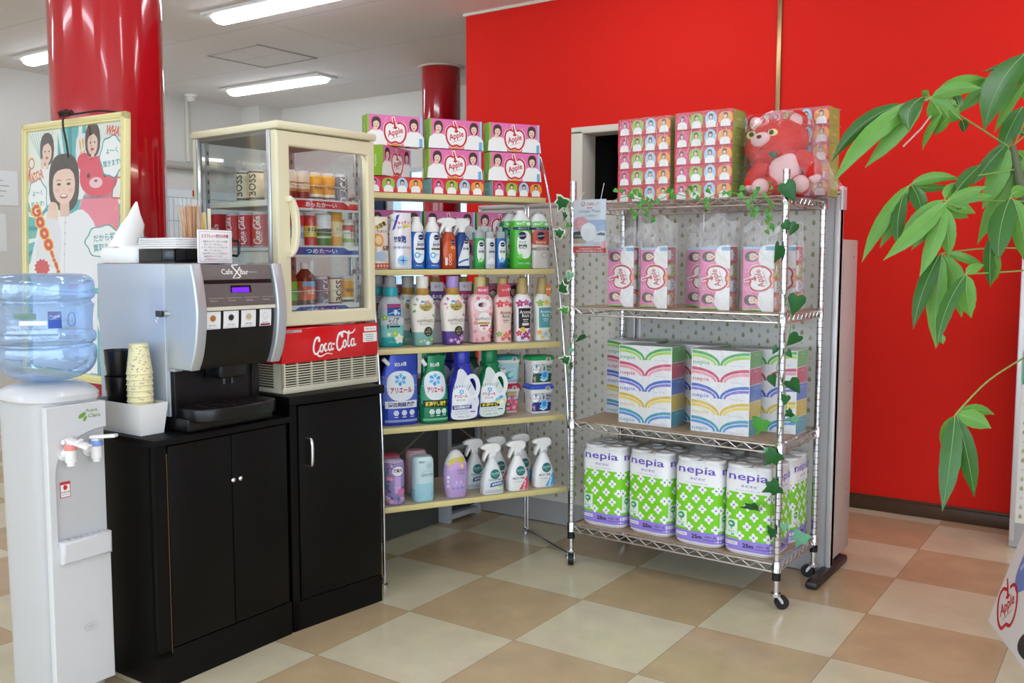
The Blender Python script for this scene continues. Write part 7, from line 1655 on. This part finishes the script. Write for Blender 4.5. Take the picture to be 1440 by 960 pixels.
lathe(MB(), [(.001, .218), (.112, .222), (.112, .226), (.05, .232), (.001, .234)], C('4a3a2c', .95), 32).build('soil', t)
top = at(1424, 205, 2.10); b0 = Vector((pot[0], pot[1], .21)); kn = at(1452, 330, 2.1)
mb = MB(); tube(mb, smooth_poly([tuple(b0), (pot[0]+.01, pot[1]+.01, .6), tuple(at(1520, 640, 2.02)), tuple(kn), tuple(at(1436, 262, 2.1)), tuple(top)], 4, False), [.028-.0215*min(1, i/20) for i in range(21)], 'bark', 12, T=inv); mb.build('trunk', t)
pet = MB(); fol = MB()
HUBS = [  # hub pixel, depth, petiole path, leaflets (base, tip, width, material, depth change, bend)
 ((1309, 138), 1.98, [(1419, 207, 2.1), (1370, 175, 2.04)], [((1301, 140), (1172, 258), 27, LL, -.02, -.16), ((1270, 146), (1169, 228), 22, LD, .03, -.22), ((1298, 143), (1216, 236), 23, LL, .03, .02), ((1299, 136), (1279, 186), 25, LD, -.05, -.30), ((1306, 134), (1296, 128), 10, LL, -.02, 0),
   ((1310, 136), (1381, 124), 20, LL, -.03, .16), ((1316, 132), (1392, 112), 20, LL, .05, .12), ((1308, 140), (1352, 168), 40, LL, .02, -.10), ((1350, 150), (1343, 130), 14, LD, .03, 0), ((1324, 160), (1297, 211), 10, LL, .06, -.12), ((1334, 164), (1314, 190), 15, LL, .05, -.05), ((1352, 168), (1355, 187), 12, LD, .05, .1)]),
 ((1440, 76), 2.0, [(1426, 205, 2.1), (1450, 140, 2.03)], [((1441, 76), (1384, 184), 40, LD, -.06, -.14), ((1442, 74), (1380, 101), 8, LD, .06, .12), ((1436, 95), (1343, 163), 24, LL, .05, -.12), ((1444, 112), (1398, 187), 14, LL, .07, -.06), ((1448, 90), (1446, 150), 30, LL, .02, .05)]),
 ((1422, 207), 2.1, [], [((1438, 150), (1408, 216), 26, LD, .0, -.08), ((1418, 200), (1366, 262), 20, LD, -.02, -.04), ((1417, 206), (1381, 294), 28, LL, .03, .06), ((1425, 212), (1446, 262), 36, LL, .06, .1), ((1440, 222), (1374, 344), 25, LL, .08, -.04), ((1442, 190), (1430, 180), 8, LD, 0, 0)]),
 ((1281, 259), 2.02, [(1428, 238, 2.1), (1348, 251, 2.05)], [((1281, 259), (1348, 250), 16, LL, -.02, .16), ((1282, 261), (1336, 262), 12, LL, .03, -.08), ((1279, 260), (1212, 369), 20, LL, .0, -.08), ((1277, 263), (1237, 349), 19, LL, .04, .04), ((1273, 268), (1264, 351), 20, LD, -.03, -.12), ((1282, 261), (1296, 304), 22, LD, -.04, .12)]),
 ((1331, 283), 1.95, [(1442, 283, 2.1), (1380, 282, 2.0)], [((1332, 283), (1242, 366), 24, LL, -.03, .02), ((1326, 281), (1266, 334), 20, LL, .03, -.08), ((1330, 286), (1281, 352), 16, LL, .03, .04), ((1329, 286), (1293, 389), 23, LL, .0, .05), ((1326, 290), (1334, 363), 24, LL, .02, .05), ((1332, 283), (1389, 262), 15, LL, -.02, .05), ((1332, 284), (1397, 275), 15, LL, .01, .04), ((1331, 286), (1372, 300), 17, LL, .02, .06), ((1330, 288), (1362, 306), 18, LL, .05, -.05), ((1348, 292), (1352, 306), 9, LD, .06, 0), ((1328, 278), (1346, 256), 16, LL, .04, .05), ((1345, 268), (1382, 230), 20, LD, .07, .04)]),
 ((1325, 356), 2.0, [(1442, 349, 2.1), (1386, 349, 2.04)], [((1322, 357), (1284, 463), 22, LD, -.02, -.08), ((1325, 358), (1316, 490), 26, LL, .02, -.06), ((1327, 358), (1352, 446), 30, LL, .03, .10), ((1332, 356), (1384, 374), 13, LL, .01, .06)]),
 ((1359, 385), 1.92, [(1444, 380, 2.1), (1400, 383, 2.0)], [((1358, 386), (1318, 488), 20, LD, -.03, -.12), ((1359, 387), (1366, 447), 26, LL, .02, -.10), ((1358, 384), (1384, 372), 14, LL, .02, .08), ((1320, 470), (1326, 484), 10, LL, .0, .2)]),
 ((1421, 278), 1.95, [(1440, 268, 2.1)], [((1420, 279), (1404, 367), 33, LD, -.02, -.10), ((1424, 279), (1442, 370), 30, LL, .03, .08), ((1394, 334), (1393, 404), 18, LD, .04, -.04), ((1402, 356), (1394, 400), 12, LL, .06, .08), ((1422, 274), (1446, 266), 18, LL, .02, .1)]),
 ((1345, 581), 2.02, [(1446, 499, 2.14), (1390, 535, 2.06)], [((1343, 584), (1325, 719), 28, LD, -.02, .02), ((1346, 586), (1370, 699), 26, LD, .02, .04), ((1347, 582), (1394, 602), 25, LL, -.03, .10), ((1350, 578), (1399, 583), 15, LL, .05, .14), ((1342, 585), (1323, 626), 12, LL, .05, -.12)]),
]
n = 0
for hub, d, path, leaves in HUBS:
    if path:
        pts = [tuple(at(*p)) for p in path]+[tuple(at(hub[0], hub[1], d))]
        tube(pet, smooth_poly(pts, 5, False), .0019, 'twig', 6, T=inv)
    for b, tp, w, m, dd, bend in leaves:
        n += 1; tmp = MB(); blade(tmp, b, tp, w, m, d, d+dd, bend, seed=n); fol.merge(tmp, inv)
        tmp = MB(); h3 = at(hub[0], hub[1], d)
        if (at(b[0], b[1], d)-h3).length < .045: tube(pet, [tuple(h3), tuple(at(b[0], b[1], d))], .0014, 'twig', 5, T=inv)
        else: tube(pet, [tuple(h3), tuple(at((hub[0]+b[0])/2, (hub[1]+b[1])/2-3, d+.01)), tuple(at(b[0], b[1], d))], .0012, 'twig', 5, T=inv)
tube(pet, [tuple(at(1311, 160, 2.0)), tuple(at(1296, 180, 2.0)), tuple(at(1270, 206, 2.0))], .0018, C('c0a8a0', .5), 5, T=inv)
pet.build('leaf_stalks', t); tag(fol.build('foliage', t), kind='stuff')

# ================================================================ leaning advertising board, lower right
t = thing('advertising_board', 'white leaning advertising board with a red apple logo at the lower right corner', 'sign board', (1.714, 1.067, .001), rot=(0, 0, radians(-68.2)))
T = Matrix.Rotation(-math.atan(.4), 4, 'X')
mb = MB(); O = [(0, 0), (.62, 0), (.62, 1.15), (-.26, 1.15), (-.08, .336)]
solid(mb, [O], .012, .002, C('e2dcd6', .4), T @ Matrix.Translation((0, .006, 0))); mb.build('board', t)
mb = MB(); S = lambda u, v, e: T @ Vector((.070+u*.83-v*1.06, -e, .108+u*.56+v*.90))
apple_mark(mb, S, 0, -.01, .125, 1, 'c4262e', disc=False); mb.build('red_logo', t)
mb = MB(); S = plane(T @ facing(0, 0, 0))
dec(mb, S, q_poly(smooth_poly([(.02, .26), (.05, .18), (.12, .16), (.25, .30), (.3, .55), (.2, .8), (.06, .7), (.0, .45)], 4)), C('6f86c4'), 1); dec(mb, S, q_line([(.05, .22), (.1, .4), (.12, .6)], .02), C('a9b8e0'), 2); dec(mb, S, q_poly(smooth_poly([(.28, .06), (.32, .02), (.45, .04), (.5, .12), (.36, .14)], 4)), C('2a2c30'), 1); dec(mb, S, q_ell(.18, .95, .09, .11, 20), C('eccab4'), 2); mb.build('printed_figure', t)
mb = MB(); box(mb, (.1, .44, .0), (.13, .46, .98), C('c9c4be')); box(mb, (.5, .44, .0), (.53, .46, .98), C('c9c4be')); mb.build('rear_strut', t)

# ================================================================ light and picture settings
w = bpy.data.worlds.new('sky'); SC.world = w; w.use_nodes = True
bg = w.node_tree.nodes['Background']; bg.inputs['Color'].default_value = (.74, .87, 1., 1); bg.inputs['Strength'].default_value = 2.2
vs = SC.view_settings; vs.view_transform = 'Standard'; vs.look = 'None'; vs.gamma = 1; vs.exposure = .93; vs.use_curve_mapping = False
SC.display_settings.display_device = 'sRGB'
cy = SC.cycles; cy.max_bounces = 10; cy.transparent_max_bounces = 24; cy.diffuse_bounces = 4; cy.glossy_bounces = 4; cy.transmission_bounces = 8; cy.caustics_reflective = False; cy.caustics_refractive = False; cy.sample_clamp_indirect = 6; cy.use_denoising = True
